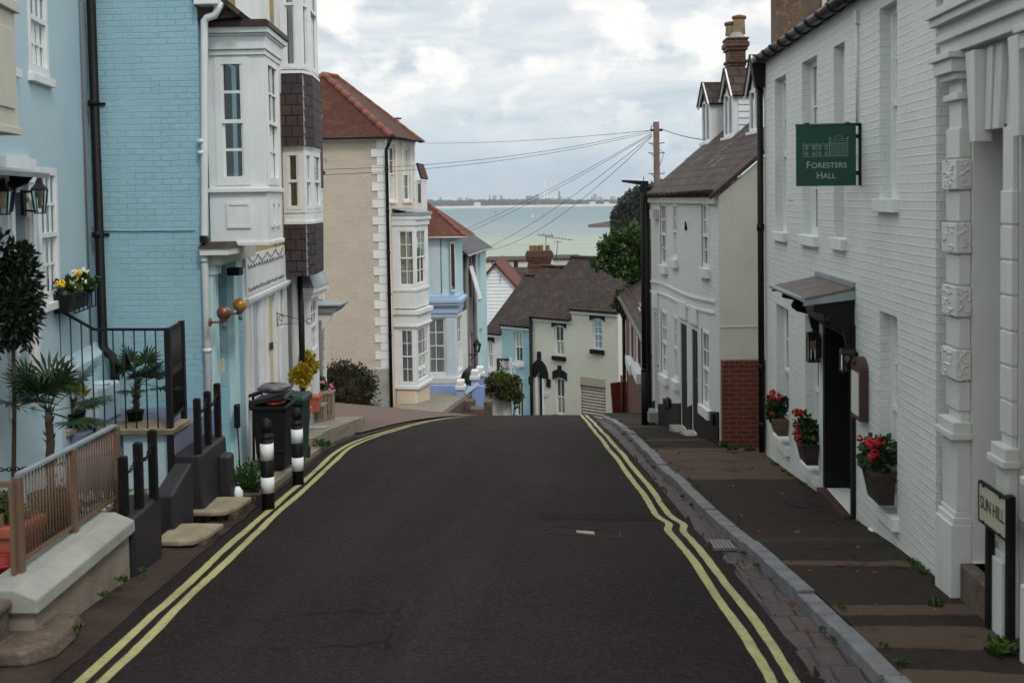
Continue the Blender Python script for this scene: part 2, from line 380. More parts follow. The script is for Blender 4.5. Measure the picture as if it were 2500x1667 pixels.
def window(F, a0, a1, z0, z1, d, par, frame='white_wood', cols=2, rows=2, glass='glass', sill=None, curtain=None, fr=.055, split=.5, mun=.022, proj=.07, sash=True):
    if a0 > a1: a0, a1 = a1, a0
    m = MB(); t = .05
    m.box(F, a0, a0 + fr, d - t, d, z0, z1); m.box(F, a1 - fr, a1, d - t, d, z0, z1)
    m.box(F, a0 + fr, a1 - fr, d - t, d, z1 - fr, z1); m.box(F, a0 + fr, a1 - fr, d - t, d, z0, z0 + fr * 1.3)
    zm = z0 + (z1 - z0) * split; i0, i1 = a0 + fr, a1 - fr
    sp = [(z0 + fr * 1.3, zm - .02, d - .03), (zm + .02, z1 - fr, d - .012)] if sash else [(z0 + fr * 1.3, z1 - fr, d - .02)]
    if sash: m.box(F, i0, i1, d - t + .002, d - .004, zm - .025, zm + .025)
    for (e, g, dd) in sp:
        m.box(F, i0, i0 + .03, dd - .02, dd - .002, e, g); m.box(F, i1 - .03, i1, dd - .02, dd - .002, e, g)
        for k in range(1, cols): x = i0 + (i1 - i0) * k / cols; m.box(F, x - mun/2, x + mun/2, dd - .018, dd, e, g)
        for k in range(1, rows): z = e + (g - e) * k / rows; m.box(F, i0 + .03, i1 - .03, dd - .016, dd - .001, z - mun/2, z + mun/2)
    o = m.build('window', frame, par)
    g = MB(); 
    for (e, gg, dd) in sp: g.poly([F.p(i0, dd - .025, e), F.p(i1, dd - .025, e), F.p(i1, dd - .025, gg), F.p(i0, dd - .025, gg)])
    g.build('pane', glass, o)
    if sill: MB().box(F, a0 - .06, a1 + .06, d - .02, proj, z0 - .09, z0 - .004).build('sill', sill, o, bev=.006)
    if curtain:
        cm, wd = curtain; c = MB(); c.sm = True
        spans = [(i0, i0 + (i1 - i0) * wd), (i1 - (i1 - i0) * wd, i1)] if wd < .5 else [(i0, i1)]
        for (x0, x1) in spans:
            n = 18; pr = None
            for k in range(n + 1):
                x = x0 + (x1 - x0) * k / n; dd = d - .14 + .018 * math.sin(k * 2.1 + x * 9)
                q = (F.p(x, dd, z0), F.p(x, dd, z1))
                if pr: c.poly([pr[0], q[0], q[1], pr[1]])
                pr = q
        c.build('curtain', cm, o)
    return o
def text(s, size, mat_, par, o, ex, ey, name='lettering', depth=.002, align='CENTER', sx=1.0):
    """Raised letters: o = middle of the line, ex / ey = the line's own axes."""
    c = bpy.data.curves.new('t', 'FONT'); c.body = s; c.size = size; c.align_x = align; c.align_y = 'CENTER'; c.extrude = depth
    t = bpy.data.objects.new('t', c); COL.objects.link(t)
    dg = bpy.context.evaluated_depsgraph_get(); me = bpy.data.meshes.new_from_object(t.evaluated_get(dg))
    bpy.data.objects.remove(t); ex, ey = Vector(ex).normalized(), Vector(ey).normalized(); ez = ex.cross(ey); off = OFF[top_of(par).name]
    for v in me.vertices: v.co = Vector(o) + ex * v.co.x * sx + ey * v.co.y + ez * v.co.z - off
    me.name = name; me.materials.clear(); me.materials.append(MATS[mat_]); b = bpy.data.objects.new(name, me); COL.objects.link(b); b.parent = par; return b
# ------------------------------------------------------------------ material set
pbr('white_wood', (.70, .725, .72), .45, .07, 2.2, .0012, 30, streak=.26, streakc=(.45, .43, .38))
pbr('white_wall', (.66, .685, .67), .62, .09, 1.2, .003, 30, streak=.34, streakc=(.42, .41, .36))
pbr('stucco', (.56, .57, .53), .6, .08, 1.0, .0015, 35, streak=.3, streakc=(.33, .31, .28))
pbr('cream_render', (.63, .605, .52), .75, .08, .9, .002, 50, streak=.15, streakc=(.42, .37, .27))
pbr('peach_render', (.62, .52, .40), .75, .08, .9, .002, 50, streak=.2, streakc=(.40, .33, .25))
pbr('oriel_cream', (.50, .50, .42), .7, .08, 1.4, .001, 50, streak=.25, streakc=(.36, .34, .26))
pbr('pale_blue_render', (.41, .545, .60), .7, .05, .9, .0015, 45, streak=.10, streakc=(.33, .42, .46))
pbr('light_blue_paint', (.52, .63, .72), .6, .06, 1.5, .001, 45, streak=.15, streakc=(.36, .42, .48))
pbr('mid_blue_paint', (.25, .35, .62), .6, .08, 1.5, .001, 45, streak=.2, streakc=(.2, .25, .38))
pbr('cornice_blue', (.38, .52, .70), .6, .08, 2.0, .001, 45, streak=.2, streakc=(.25, .3, .36))
pbr('cyan_paint', (.45, .64, .68), .65, .06, 1.2, .001, 45, streak=.12)
pbr('grey_render', (.16, .145, .15), .7, .1, 1.5, .001, 45, streak=.2)
pbr('violet_render', (.15, .17, .25), .75, .12, 1.2, .002, 45, streak=.2, streakc=(.10, .10, .14))
brick('teal_brick', (.295, .495, .57), (.288, .485, .56), (.282, .476, .55), bumpd=.008, soft=.5, var=.10, streak=.32, streakc=(.20, .36, .42), ms=.008, warp=.02)
brick('white_brick', (.645, .675, .645), (.635, .665, .635), (.645, .675, .65), bumpd=.0075, soft=.5, var=.05, streak=.22, streakc=(.40, .39, .35), bw=.17, ms=.009)  # mortar slightly lighter: highlights on the brick edges put into its colour
brick('white_brick_far', (.65, .68, .67), (.635, .665, .655), (.60, .63, .62), bumpd=.007, var=.07, streak=.15, streakc=(.42, .42, .40), bw=.2)
brick('beige_brick', (.53, .47, .385), (.50, .44, .36), (.42, .365, .295), bumpd=.012, soft=.3, var=.08, streak=.12, streakc=(.36, .30, .22), ms=.009)
brick('cream_brick', (.64, .63, .54), (.61, .60, .51), (.54, .53, .45), bumpd=.006, var=.08, streak=.2, streakc=(.40, .38, .28))
brick('aqua_brick', (.33, .52, .58), (.31, .49, .55), (.27, .43, .49), bumpd=.006, var=.08, streak=.1, streakc=(.25, .36, .4))
brick('red_brick', (.15, .030, .018), (.10, .030, .022), (.19, .095, .06), soft=.1, bumpd=.004, var=.22, streak=.3, streakc=(.06, .035, .02), warp=.006)
brick('red_brick_hall', (.17, .045, .028), (.12, .04, .03), (.20, .12, .09), soft=.15, bumpd=.004, var=.22, streak=.2)
brick('yellow_brick', (.40, .28, .10), (.34, .22, .08), (.30, .25, .17), soft=.15, bumpd=.004, var=.22)
brick('chimney_brick', (.095, .034, .020), (.060, .025, .016), (.12, .085, .062), soft=.15, bumpd=.008, var=.3, streak=.35, streakc=(.07, .05, .035))
brick('flint_side', (.12, .12, .11), (.28, .27, .24), (.33, .31, .28), bw=.12, soft=.2, bumpd=.004)
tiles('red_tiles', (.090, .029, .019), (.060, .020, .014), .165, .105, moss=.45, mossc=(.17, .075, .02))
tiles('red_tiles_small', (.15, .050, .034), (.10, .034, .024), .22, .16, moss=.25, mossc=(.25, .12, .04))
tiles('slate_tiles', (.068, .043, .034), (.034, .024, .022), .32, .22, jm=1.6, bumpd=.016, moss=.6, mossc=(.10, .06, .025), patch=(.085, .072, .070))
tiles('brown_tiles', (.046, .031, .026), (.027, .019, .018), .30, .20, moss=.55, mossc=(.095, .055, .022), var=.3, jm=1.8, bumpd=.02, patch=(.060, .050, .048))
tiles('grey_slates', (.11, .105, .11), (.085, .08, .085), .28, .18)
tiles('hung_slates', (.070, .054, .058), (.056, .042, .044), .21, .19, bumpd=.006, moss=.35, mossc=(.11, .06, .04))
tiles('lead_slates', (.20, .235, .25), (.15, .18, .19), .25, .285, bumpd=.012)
pbr('ridge_tile', (.17, .058, .038), .8, .25, 3, .004, 20)
pbr('lead', (.23, .27, .28), .5, .2, 4, .002, 20, streak=.3)
pbr('iron', (.010, .009, .011), .5, .3, 8, .0008, 60, spec=.3)
pbr('black_paint', (.008, .007, .008), .55, .25, 3, .0006, 40, spec=.2)
pbr('black_wall', (.017, .0145, .018), .6, .25, 2.5, .003, 25, streak=.3, streakc=(.06, .05, .05))
pbr('gutter_black', (.022, .018, .02), .4, .2, 6)
pbr('gutter_brown', (.04, .024, .016), .6, .4, 6, .002, 20)
pbr('white_pipe', (.62, .66, .67), .4, .08, 3, streak=.2)
pbr('brown_metal', (.15, .095, .062), .45, .12, 5)
pbr('stone', (.25, .21, .145), .88, .28, 5, .010, 14, fleck=.6, fleckc=(.16, .14, .10), fs=30)
pbr('old_stone', (.085, .064, .050), .92, .4, 4, .018, 12, fleck=.6, fleckc=(.21, .175, .14), fs=25)
pbr('rubble', (.065, .048, .036), .95, .5, 6, .02, 12)
pbr('coping', (.27, .28, .25), .88, .2, 3, .005, 26, streak=.6, streakc=(.33, .32, .28))
pbr('stained_render', (.21, .18, .145), .85, .3, 2.5, .006, 30, streak=.8, streakc=(.12, .10, .08))
pbr('canopy_grey', (.125, .105, .10), .8, .3, 4, .004, 30, streak=.4)
pbr('granite', (.135, .137, .142), .85, .3, 6, .004, 60, fleck=.6, fleckc=(.40, .42, .44), fs=120)
pbr('concrete', (.26, .24, .22), .9, .2, 3, .004, 40)
pbr('gold_globe', (.36, .17, .035), .18, .25, 9, .001, 30, spec=.7)
pbr('brown_globe', (.13, .05, .022), .18, .25, 9, .001, 30, spec=.7)
pbr('terracotta', (.36, .10, .055), .8, .15, 6, .002, 30)
pbr('red_plastic', (.30, .018, .012), .4, .1)
pbr('bin_black', (.009, .008, .009), .5, .2, 4, spec=.25)
pbr('bin_green', (.008, .030, .022), .5, .2, 4, spec=.25)
pbr('bag_orange', (.45, .07, .02), .5, .2, 8, .01, 14)
pbr('bag_grey', (.12, .11, .125), .35, .3, 8, .015, 12)
pbr('bag_white', (.75, .76, .78), .4, .08, 6, .004, 14)
pbr('white_band', (.72, .75, .74), .4, .06, 4)
pbr('wood_trough', (.11, .07, .045), .8, .3, 5, .004, 40)
pbr('dark_trough', (.035, .022, .018), .8, .3, 5, .004, 40)
pbr('weathered_wood', (.20, .155, .115), .85, .25, 5, .005, 40)
pbr('pole_wood', (.12, .085, .065), .9, .3, 3, .004, 40, streak=.5, streakc=(.05, .035, .03))
pbr('earth', (.05, .035, .025), .95, .3, 6, .01, 20)
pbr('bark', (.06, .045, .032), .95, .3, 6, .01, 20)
pbr('sign_green', (.008, .055, .033), .4, .1, 3)
pbr('sign_line', (.34, .40, .38), .5, .05)
pbr('sign_plate', (.40, .38, .30), .5, .08, 5, streak=.25, streakc=(.32, .28, .2))
pbr('case_brown', (.055, .026, .022), .5, .2, 5, .001, 40)
pbr('paper', (.55, .56, .53), .7, .05)
pbr('door_violet', (.10, .07, .10), .4, .1)
pbr('door_cream', (.55, .46, .26), .5, .06)
pbr('door_blue', (.33, .50, .58), .5, .06)
pbr('door_pale', (.44, .46, .53), .5, .06)
pbr('curtain_cream', (.62, .60, .48), .9, .08, 6)
pbr('curtain_white', (.62, .64, .66), .9, .08, 6)
pbr('curtain_red', (.14, .05, .03), .9, .1, 6)
pbr('shutter', (.40, .34, .28), .55, .06, 3)
pbr('weatherboard', (.68, .71, .74), .55, .05, 2, streak=.1)
pbr('pot_clay', (.56, .44, .28), .8, .2, 8, .003, 30)
pbr('chimney_render', (.115, .078, .052), .9, .3, 5, .008, 30, fleck=.5, fleckc=(.26, .2, .12), fs=14, streak=.3)
pbr('netting', (.46, .10, .055), .8, .15, 8)
pbr('flower_red', (.36, .008, .012), .6, .3, 30)
pbr('flower_pink', (.60, .16, .34), .6, .25, 30)
pbr('flower_yellow', (.75, .47, .02), .6, .15, 30)
pbr('flower_white', (.75, .74, .58), .6, .1, 30)
pbr('room_shade', (.030, .024, .021), .9, .4, 2)
pbr('bulb', (.55, .33, .13), .2, .1)
pbr('agent_dark', (.035, .033, .04), .5, .1)
pbr('agent_green', (.06, .33, .10), .5, .1)
pbr('letters_white', (.78, .78, .78), .5, .02)
pbr('letters_black', (.02, .02, .02), .5, .02)
pbr('sail_red', (.25, .05, .05), .7, .1); pbr('sail_white', (.75, .75, .72), .7, .1); pbr('hull', (.3, .32, .33), .5, .1)
pbr('tower_white', (.80, .82, .84), .7, .03, .01); pbr('block_pale', (.50, .53, .55), .8, .05, .02); pbr('block_grey', (.20, .24, .29), .8, .08, .02)
pbr('block_blue', (.10, .19, .28), .5, .08, .02); pbr('block_brown', (.32, .29, .28), .8, .06, .02)
pbr('sand', (.40, .36, .295), .9, .1, .01)
leafm('leaf_far', (.07, .13, .10), (.11, .17, .14))
leafm('leaf_dark', (.010, .019, .009), (.030, .045, .018))
leafm('leaf_mid', (.026, .058, .010), (.11, .185, .036))
leafm('leaf_fresh', (.025, .075, .012), (.07, .17, .03))
leafm('leaf_palm', (.012, .032, .010), (.04, .075, .022))
leafm('leaf_palm_dry', (.10, .10, .02), (.2, .16, .04))
leafm('leaf_yellow', (.30, .21, .012), (.50, .38, .03))
leafm('leaf_bush', (.020, .024, .009), (.050, .042, .015))
leafm('leaf_olive', (.045, .065, .014), (.16, .14, .025))
leafm('leaf_geranium', (.018, .045, .014), (.05, .11, .03))
leafm('leaf_wood', (.035, .052, .034), (.07, .09, .055))
leafm('leaf_fallen', (.20, .07, .03), (.30, .13, .05))
glassm('glass', (.72, .78, .78), .10); glassm('glass_clear', (.92, .95, .95), .03); glassm('glass_dark', (.35, .38, .40), .22)
def cracks(t, scale, wd, thr):
    """Thin wandering cracks, only here and there."""
    tc = N(t, 'ShaderNodeTexCoord'); no = N(t, 'ShaderNodeTexNoise'); no.inputs['Scale'].default_value = 2.5; no.inputs['Detail'].default_value = 6
    t.links.new(tc.outputs['Object'], no.inputs['Vector']); ma = N(t, 'ShaderNodeVectorMath', operation='MULTIPLY_ADD'); t.links.new(no.outputs['Color'], ma.inputs[0]); ma.inputs[1].default_value = (.5, .5, 0); t.links.new(tc.outputs['Object'], ma.inputs[2])
    v = N(t, 'ShaderNodeTexVoronoi', feature='DISTANCE_TO_EDGE'); v.inputs['Scale'].default_value = scale; t.links.new(ma.outputs[0], v.inputs['Vector'])
    return mul(t, rmp(t, v.outputs['Distance'], wd * .3, wd, (1, 1, 1), (0, 0, 0)), rmp(t, nse(t, .45, 4, .6), thr, thr + .08))
def asphalt(name='asphalt', k=1.0, loose=.5):
    m, t, b = base_mat(name)
    A = lambda *c: tuple(x * k for x in c)
    c = mixc(t, A(.0150, .0102, .0108), A(.0250, .0170, .0180), rmp(t, nse(t, .55, 6, .62), .32, .68))
    # worn wheel tracks run with the street
    c = mixc(t, c, A(.034, .026, .0265), mul(t, rmp(t, nse(t, 1.0, 5, .6, 'Object', (1.5, .07, 1)), .50, .66), .55))
    c = mixc(t, c, A(.008, .006, .006), mul(t, rmp(t, nse(t, 1.0, 6, .7, 'Object', (1.1, .30, 1)), .56, .70), .6))
    c = mixc(t, c, A(.062, .050, .050), mul(t, rmp(t, nse(t, 30, 6, .85), .50, .62), loose))
    c = mixc(t, c, A(.006, .0045, .0045), mul(t, rmp(t, nse(t, 24, 7, .85), .50, .62), .75))
    c = mixc(t, c, A(.11, .095, .09), mul(t, rmp(t, nse(t, 120, 2, .6), .62, .74), .5))
    c = mixc(t, c, A(.004, .003, .003), mul(t, cracks(t, .55, .013, .56), .7))
    t.links.new(c, b.inputs['Base Color']); b.inputs['Roughness'].default_value = .85; b.inputs['Specular IOR Level'].default_value = .08
    bump(t, b, add(t, nse(t, 90, 4, .75), mul(t, nse(t, 22, 4, .7), 1.5)), .009); return m
asphalt(); asphalt('asphalt_patch', .84, .25)
def footway():
    m, t, b = base_mat('footway')
    tc = N(t, 'ShaderNodeTexCoord'); sp = N(t, 'ShaderNodeSeparateXYZ'); t.links.new(tc.outputs['Object'], sp.inputs[0])
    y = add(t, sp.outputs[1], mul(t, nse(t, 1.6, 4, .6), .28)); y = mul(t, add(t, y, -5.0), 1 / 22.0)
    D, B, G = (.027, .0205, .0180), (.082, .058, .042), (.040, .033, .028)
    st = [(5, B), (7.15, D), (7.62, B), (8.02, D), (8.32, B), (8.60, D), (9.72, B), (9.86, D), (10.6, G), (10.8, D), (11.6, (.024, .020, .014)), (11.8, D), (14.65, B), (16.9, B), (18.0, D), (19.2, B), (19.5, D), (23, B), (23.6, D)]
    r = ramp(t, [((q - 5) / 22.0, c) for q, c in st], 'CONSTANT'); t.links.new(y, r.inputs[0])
    c = mixc(t, r.outputs[0], (.03, .04, .014), mul(t, rmp(t, nse(t, 1.5, 7, .7), .58, .75), .5))
    c = mixc(t, c, (.006, .005, .004), mul(t, rmp(t, nse(t, 2.3, 7, .72), .52, .70), .6))
    c = mixc(t, c, (.065, .055, .045), mul(t, rmp(t, nse(t, 32, 6, .85), .52, .64), .45))
    c = mixc(t, c, (.11, .10, .09), mul(t, rmp(t, nse(t, 110, 2, .6), .62, .74), .45))
    c = mixc(t, c, (.005, .004, .003), cracks(t, .9, .022, .50))
    t.links.new(c, b.inputs['Base Color']); b.inputs['Roughness'].default_value = .9; b.inputs['Specular IOR Level'].default_value = .1
    bump(t, b, add(t, nse(t, 100, 3, .7), mul(t, nse(t, 6, 4, .6), 2)), .005)
footway()
pbr('side_footway', (.042, .030, .024), .92, .4, 2.2, .012, 30, fleck=.4, fleckc=(.11, .09, .075), fs=40, spec=.1)
pbr('gravel', (.115, .078, .062), .95, .25, 30, .015, 60, fleck=.6, fleckc=(.24, .19, .15), fs=60)
pbr('ground_soil', (.07, .07, .045), .95, .4, .5, .01, 5)
pbr('flint_paving', (.25, .225, .19), .85, .25, 4, .004, 30, streak=.2)
brick('flagstones', (.24, .215, .165), (.19, .17, .135), (.08, .07, .05), bw=.6, bh=.38, ms=.012, soft=.2, bumpd=.008, var=.2, warp=.03)
brick('setts', (.075, .056, .051), (.050, .038, .036), (.016, .013, .010), bw=.19, bh=.34, ms=.010, soft=.4, bumpd=.02, var=.25, warp=.05, off=.3)
brick('terrace_paving', (.15, .115, .10), (.125, .095, .085), (.06, .045, .04), bw=.4, bh=.2, ms=.01, soft=.2, bumpd=.005, var=.2)
def yellow():
    m, t, b = base_mat('yellow_line')
    c = mixc(t, (.31, .295, .125), (.41, .39, .18), rmp(t, nse(t, 3, 6, .65), .3, .7))
    c = mixc(t, c, (.16, .145, .08), mul(t, rmp(t, nse(t, 1.3, 5, .7), .52, .68), .7))
    c = mixc(t, c, (.035, .028, .026), mul(t, rmp(t, nse(t, 34, 7, .8), .55, .63), .85))
    t.links.new(c, b.inputs['Base Color']); b.inputs['Roughness'].default_value = .7; b.inputs['Specular IOR Level'].default_value = .3
    bump(t, b, nse(t, 120, 3, .7), .004)
yellow()
def sea():
    m, t, b = base_mat('sea_water')
    tc = N(t, 'ShaderNodeTexCoord'); sp = N(t, 'ShaderNodeSeparateXYZ'); t.links.new(tc.outputs['Object'], sp.inputs[0])
    y = add(t, sp.outputs[1], mul(t, add(t, nse(t, .0022, 5, .6, 'Object', (.35, 1, 1)), -.5), 260))
    y = mul(t, y, 1 / 7000.0)
    r = ramp(t, [(0, (.235, .28, .228)), (1500/7000, (.26, .30, .235)), (1640/7000, (.20, .24, .245)), (2200/7000, (.175, .225, .24)), (2600/7000, (.135, .20, .21)), (4500/7000, (.10, .175, .195)), (1, (.095, .165, .19))])
    t.links.new(y, r.inputs[0])
    c = mixc(t, r.outputs[0], (.07, .13, .15), mul(t, rmp(t, nse(t, .012, 7, .7, 'Object', (.35, 1.2, 1)), .5, .7), .35))
    t.links.new(c, b.inputs['Base Color']); b.inputs['Roughness'].default_value = .55; b.inputs['Specular IOR Level'].default_value = .25; b.inputs['IOR'].default_value = 1.33
    bump(t, b, nse(t, .35, 4, .6, 'Object', (.5, 1, 1)), .5)
sea()

# ------------------------------------------------------------------ the ground, road, kerb and footways
def strip(name, mat_, fx, ys, zoff, label=None, kind='structure', nx=2, wav=0.0, cat=None, camber=0.0):
    m = MB(); m.sm = True; prev = None
    for y in ys:
        x0, x1 = fx(y); row = []
        for k in range(nx):
            x = x0 + (x1 - x0) * k / (nx - 1)
            c = camber * (1 - ((x - (XL(y) + XR(y)) / 2) / 2.6) ** 2)
            row.append(m.V((x, y, zr(y) + zoff + c + (R.uniform(-wav, wav) if wav else 0))))
        if prev:
            for k in range(nx - 1): m.F((prev[k], prev[k + 1], row[k + 1], row[k]))
        prev = row
    return m.build(name, mat_, kind=kind, local=True)
def fr(a, b, st):
    n = max(1, int(round((b - a) / st))); return [a + (b - a) * i / n for i in range(n + 1)]
def ground():
    m = MB(); m.sm = True; xs = [-900, -300, -100, -40, -20, -12, -8, -6, -4, -2, 0, 2, 4, 6, 10, 20, 40, 100, 300, 900]
    ys = fr(-40, 60, 2) + [65, 70, 80, 90, 100, 120, 150, 200, 260, 320, 400, 600, 900]; prev = None
    for y in ys:
        row = [m.V((x, y, zr(y) - .12 - (.35 if 36 < y < 70 and abs(x) < 8 else 0))) for x in xs]
        if prev:
            for k in range(len(xs) - 1): m.F((prev[k], prev[k + 1], row[k + 1], row[k]))
        prev = row
    m.build('ground', 'ground_soil', kind='structure')
ground()
CAMB = .05
def zs(x, y): return zr(y) + CAMB * (1 - ((x - (XL(y) + XR(y)) / 2) / 2.6) ** 2)
strip('road', 'asphalt', lambda y: (XL(y) - (.28 if y < 30 else .28 + (y - 30) * .25), XR(y) + .16), fr(-20, 31, .5) + fr(31.25, 60, .4), 0, nx=13, camber=CAMB)
strip('gutter', 'setts', lambda y: (XR(y) + .10, XK(y) + .05), fr(-20, 31, .25), .006, nx=5, wav=.007, camber=0.02)
def road_lines():
    q = random.Random(3)
    def line(fx, y0, y1, wd):
        m = MB(); prev = None; ph = q.uniform(0, 9)
        for y in fr(y0, y1, .12):
            x = fx(y) + .007 * math.sin(y * 1.9 + ph) + q.uniform(-.004, .004); wv = wd * (1 + .06 * math.sin(y * 3.3 + ph))
            row = [m.V((x, y, zs(x, y) + .005)), m.V((x + wv, y, zs(x + wv, y) + .005))]
            if prev: m.F((prev[0], prev[1], row[1], row[0]))
            prev = row
        m.build('road_marking', 'yellow_line', kind='structure')
    jog = lambda y: .065 * math.exp(-((y - 12.0) / .27) ** 2) - .01 * math.exp(-((y - 11.5) / .2) ** 2)
    line(lambda y: XL(y), 2, 40, .078); line(lambda y: XL(y) + .142, 2, 40, .078)
    line(lambda y: XR(y) - .078 + jog(y), 2, 40, .074); line(lambda y: XR(y) - .225 + jog(y), 2, 40, .074)
road_lines()
def patches():
    q = random.Random(9)
    for (x0, x1, y0, y1) in ((-.30, .93, 12.15, 12.6),):
        m = MB(); n = 12; pts = []
        for k in range(n): pts.append((x0 + (x1 - x0) * k / n, y0 + q.uniform(-.04, .04)))
        for k in range(n): pts.append((x1 + q.uniform(-.03, .03), y0 + (y1 - y0) * k / n))
        for k in range(n): pts.append((x1 - (x1 - x0) * k / n, y1 + q.uniform(-.04, .04)))
        for k in range(n): pts.append((x0 + q.uniform(-.03, .03), y1 - (y1 - y0) * k / n))
        c = m.V(((x0 + x1) / 2, (y0 + y1) / 2, zs((x0 + x1) / 2, (y0 + y1) / 2) + .004)); i = [m.V((x, y, zs(x, y) + .0035)) for x, y in pts]
        for k in range(len(i)): m.F((c, i[k], i[(k + 1) % len(i)]))
        m.build('road', 'asphalt_patch', kind='structure', local=True)
patches()
def kerb():
    q = random.Random(5); y = -20.0; m = MB()
    while y < 30.5:
        l = q.uniform(.75, 1.05); e = min(30.6, y + l) - .012; h = q.uniform(-.012, .012); j = q.uniform(-.014, .014)
        n = 3 if y > 4 else 1
        for k in range(n):
            a, b = y + (e - y) * k / n, y + (e - y) * (k + 1) / n
            x0, x1 = XK(a) + j, XK(b) + j; za, zb = zr(a) + .105 + h, zr(b) + .105 + h
            m.hexa([(x0 + .045, a, za - .3), (x0 + .19, a, za - .3), (x1 + .19, b, zb - .3), (x1 + .045, b, zb - .3)], [(x0 + .05, a, za), (x0 + .19, a, za), (x1 + .19, b, zb), (x1 + .05, b, zb)])
        y += l
    m.build('kerb', 'granite', kind='structure', bev=.008)
kerb()
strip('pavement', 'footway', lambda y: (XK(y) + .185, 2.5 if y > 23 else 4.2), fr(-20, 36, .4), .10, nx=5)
strip('pavement', 'side_footway', lambda y: (-5.2 if y > 14 else -3.9, XL(y) - .15), fr(-20, 30, .4), .014, nx=9, wav=.006)
# forecourt beyond the raised flags
def forecourt():
    m = MB(); m.sm = True; prev = None
    for y in fr(22.5, 41, .6):
        row = []
        for k in range(9):
            x = -10.5 + (XL(y) - .3 + 10.5) * k / 8; ramp_ = max(0.0, (XL(y) - .4 - x)) * .10 * min(1, (y - 22) / 8)
            row.append(m.V((x, y, zr(y) + .05 + min(.75, ramp_))))
        if prev:
            for k in range(8): m.F((prev[k], prev[k + 1], row[k + 1], row[k]))
        prev = row
    m.build('ground', 'gravel', kind='structure')
forecourt()
# sea, far shore
MB().poly([(-5000, 260, -53), (5000, 260, -53), (5000, 12000, -53), (-5000, 12000, -53)]).build('sea', 'sea_water', kind='structure', local=True)
def beach():
    m = MB(); prev = None; q = random.Random(2)
    for k in range(41):
        x = -3500 + 7000 * k / 40; row = [m.V((x, 5900 + 1.2e-5 * 0 + x * .02, -53.5)), m.V((x, 6020, -44 + q.uniform(-1, 1))), m.V((x, 6900, -40))]
        if prev:
            for j in range(2): m.F((prev[j], prev[j + 1], row[j + 1], row[j]))
        prev = row
    m.build('beach', 'sand', kind='structure')
beach()
# ================================================================== RIGHT SIDE OF THE STREET
def opening(F, ua, ub, vt, vb, d=0.0):
    a, b = F.S(ua, 700, d), F.S(ub, 700, d); um = (ua + ub) / 2
    return (min(a, b), max(a, b), F.Z(um, vb, d), F.Z(um, vt, d))
def lantern_box(name, label, c, wd, ht, dp, F, group=None, side=1):
    """A curved-top carriage lantern held out from a wall: c = (s, d, z) of its middle."""
    s, d, z = c; t = thing(name, label, 'wall lantern', F.p(s, 0, z - ht / 2), group); h = ht / 2
    fm = MB()
    for a in (-1, 1):
        for e in (-1, 1): fm.box(F, s + a * (wd/2 - .01) - .01, s + a * (wd/2 - .01) + .01, d + e * (dp/2 - .01) - .01, d + e * (dp/2 - .01) + .01, z - h, z + h * .45)
    fm.box(F, s - wd/2, s + wd/2, d - dp/2, d + dp/2, z - h - .02, z - h); fm.box(F, s - wd/2, s + wd/2, d - dp/2, d + dp/2, z + h * .4, z + h * .5)
    fm.build('frame', 'iron', t)
    cp = MB(); prev = None; cp.sm = True
    for k in range(9):
        a = math.pi * k / 8; row = [cp.V(F.p(s + math.cos(a) * wd/2, d - dp/2, z + h * .5 + math.sin(a) * h * .5)), cp.V(F.p(s + math.cos(a) * wd/2, d + dp/2, z + h * .5 + math.sin(a) * h * .5))]
        if prev: cp.F((prev[0], prev[1], row[1], row[0]))
        prev = row
    for dd in (d - dp/2, d + dp/2): cp.poly([F.p(s + math.cos(math.pi * k / 8) * wd/2, dd, z + h * .5 + math.sin(math.pi * k / 8) * h * .5) for k in range(9)])
    cp.ball(F.p(s, d, z + h * 1.06), .014); cp.build('cap', 'iron', t)
    g = MB()
    for dd in (d - dp/2 + .008, d + dp/2 - .008): g.poly([F.p(s - wd/2 + .01, dd, z - h), F.p(s + wd/2 - .01, dd, z - h), F.p(s + wd/2 - .01, dd, z + h * .4), F.p(s - wd/2 + .01, dd, z + h * .4)])
    for a in (-1, 1): g.poly([F.p(s + a * (wd/2 - .008), d - dp/2 + .01, z - h), F.p(s + a * (wd/2 - .008), d + dp/2 - .01, z - h), F.p(s + a * (wd/2 - .008), d + dp/2 - .01, z + h * .4), F.p(s + a * (wd/2 - .008), d - dp/2 + .01, z + h * .4)])
    g.build('pane', 'glass_clear', t)
    b = MB(); b.tube([F.p(s, d, z - h), F.p(s, d, z - h * .35)], .016); b.build('lamp_holder', 'black_paint', t)
    MB().lathe(F.p(s, d, z - h * .35), [(.012, 0), (.03, .04), (.034, .07), (.02, .11), (.003, .13)], 10).build('bulb', 'bulb', t)
    m = MB(); m.box(F, s - wd/2 * .6, s + wd/2 * .6, 0.002, .02, z - h * .8, z + h * .6); m.box(F, s - .012, s + .012, .02, d - dp/2, z - .02, z + .02); m.build('wall_plate', 'iron', t)
    return t
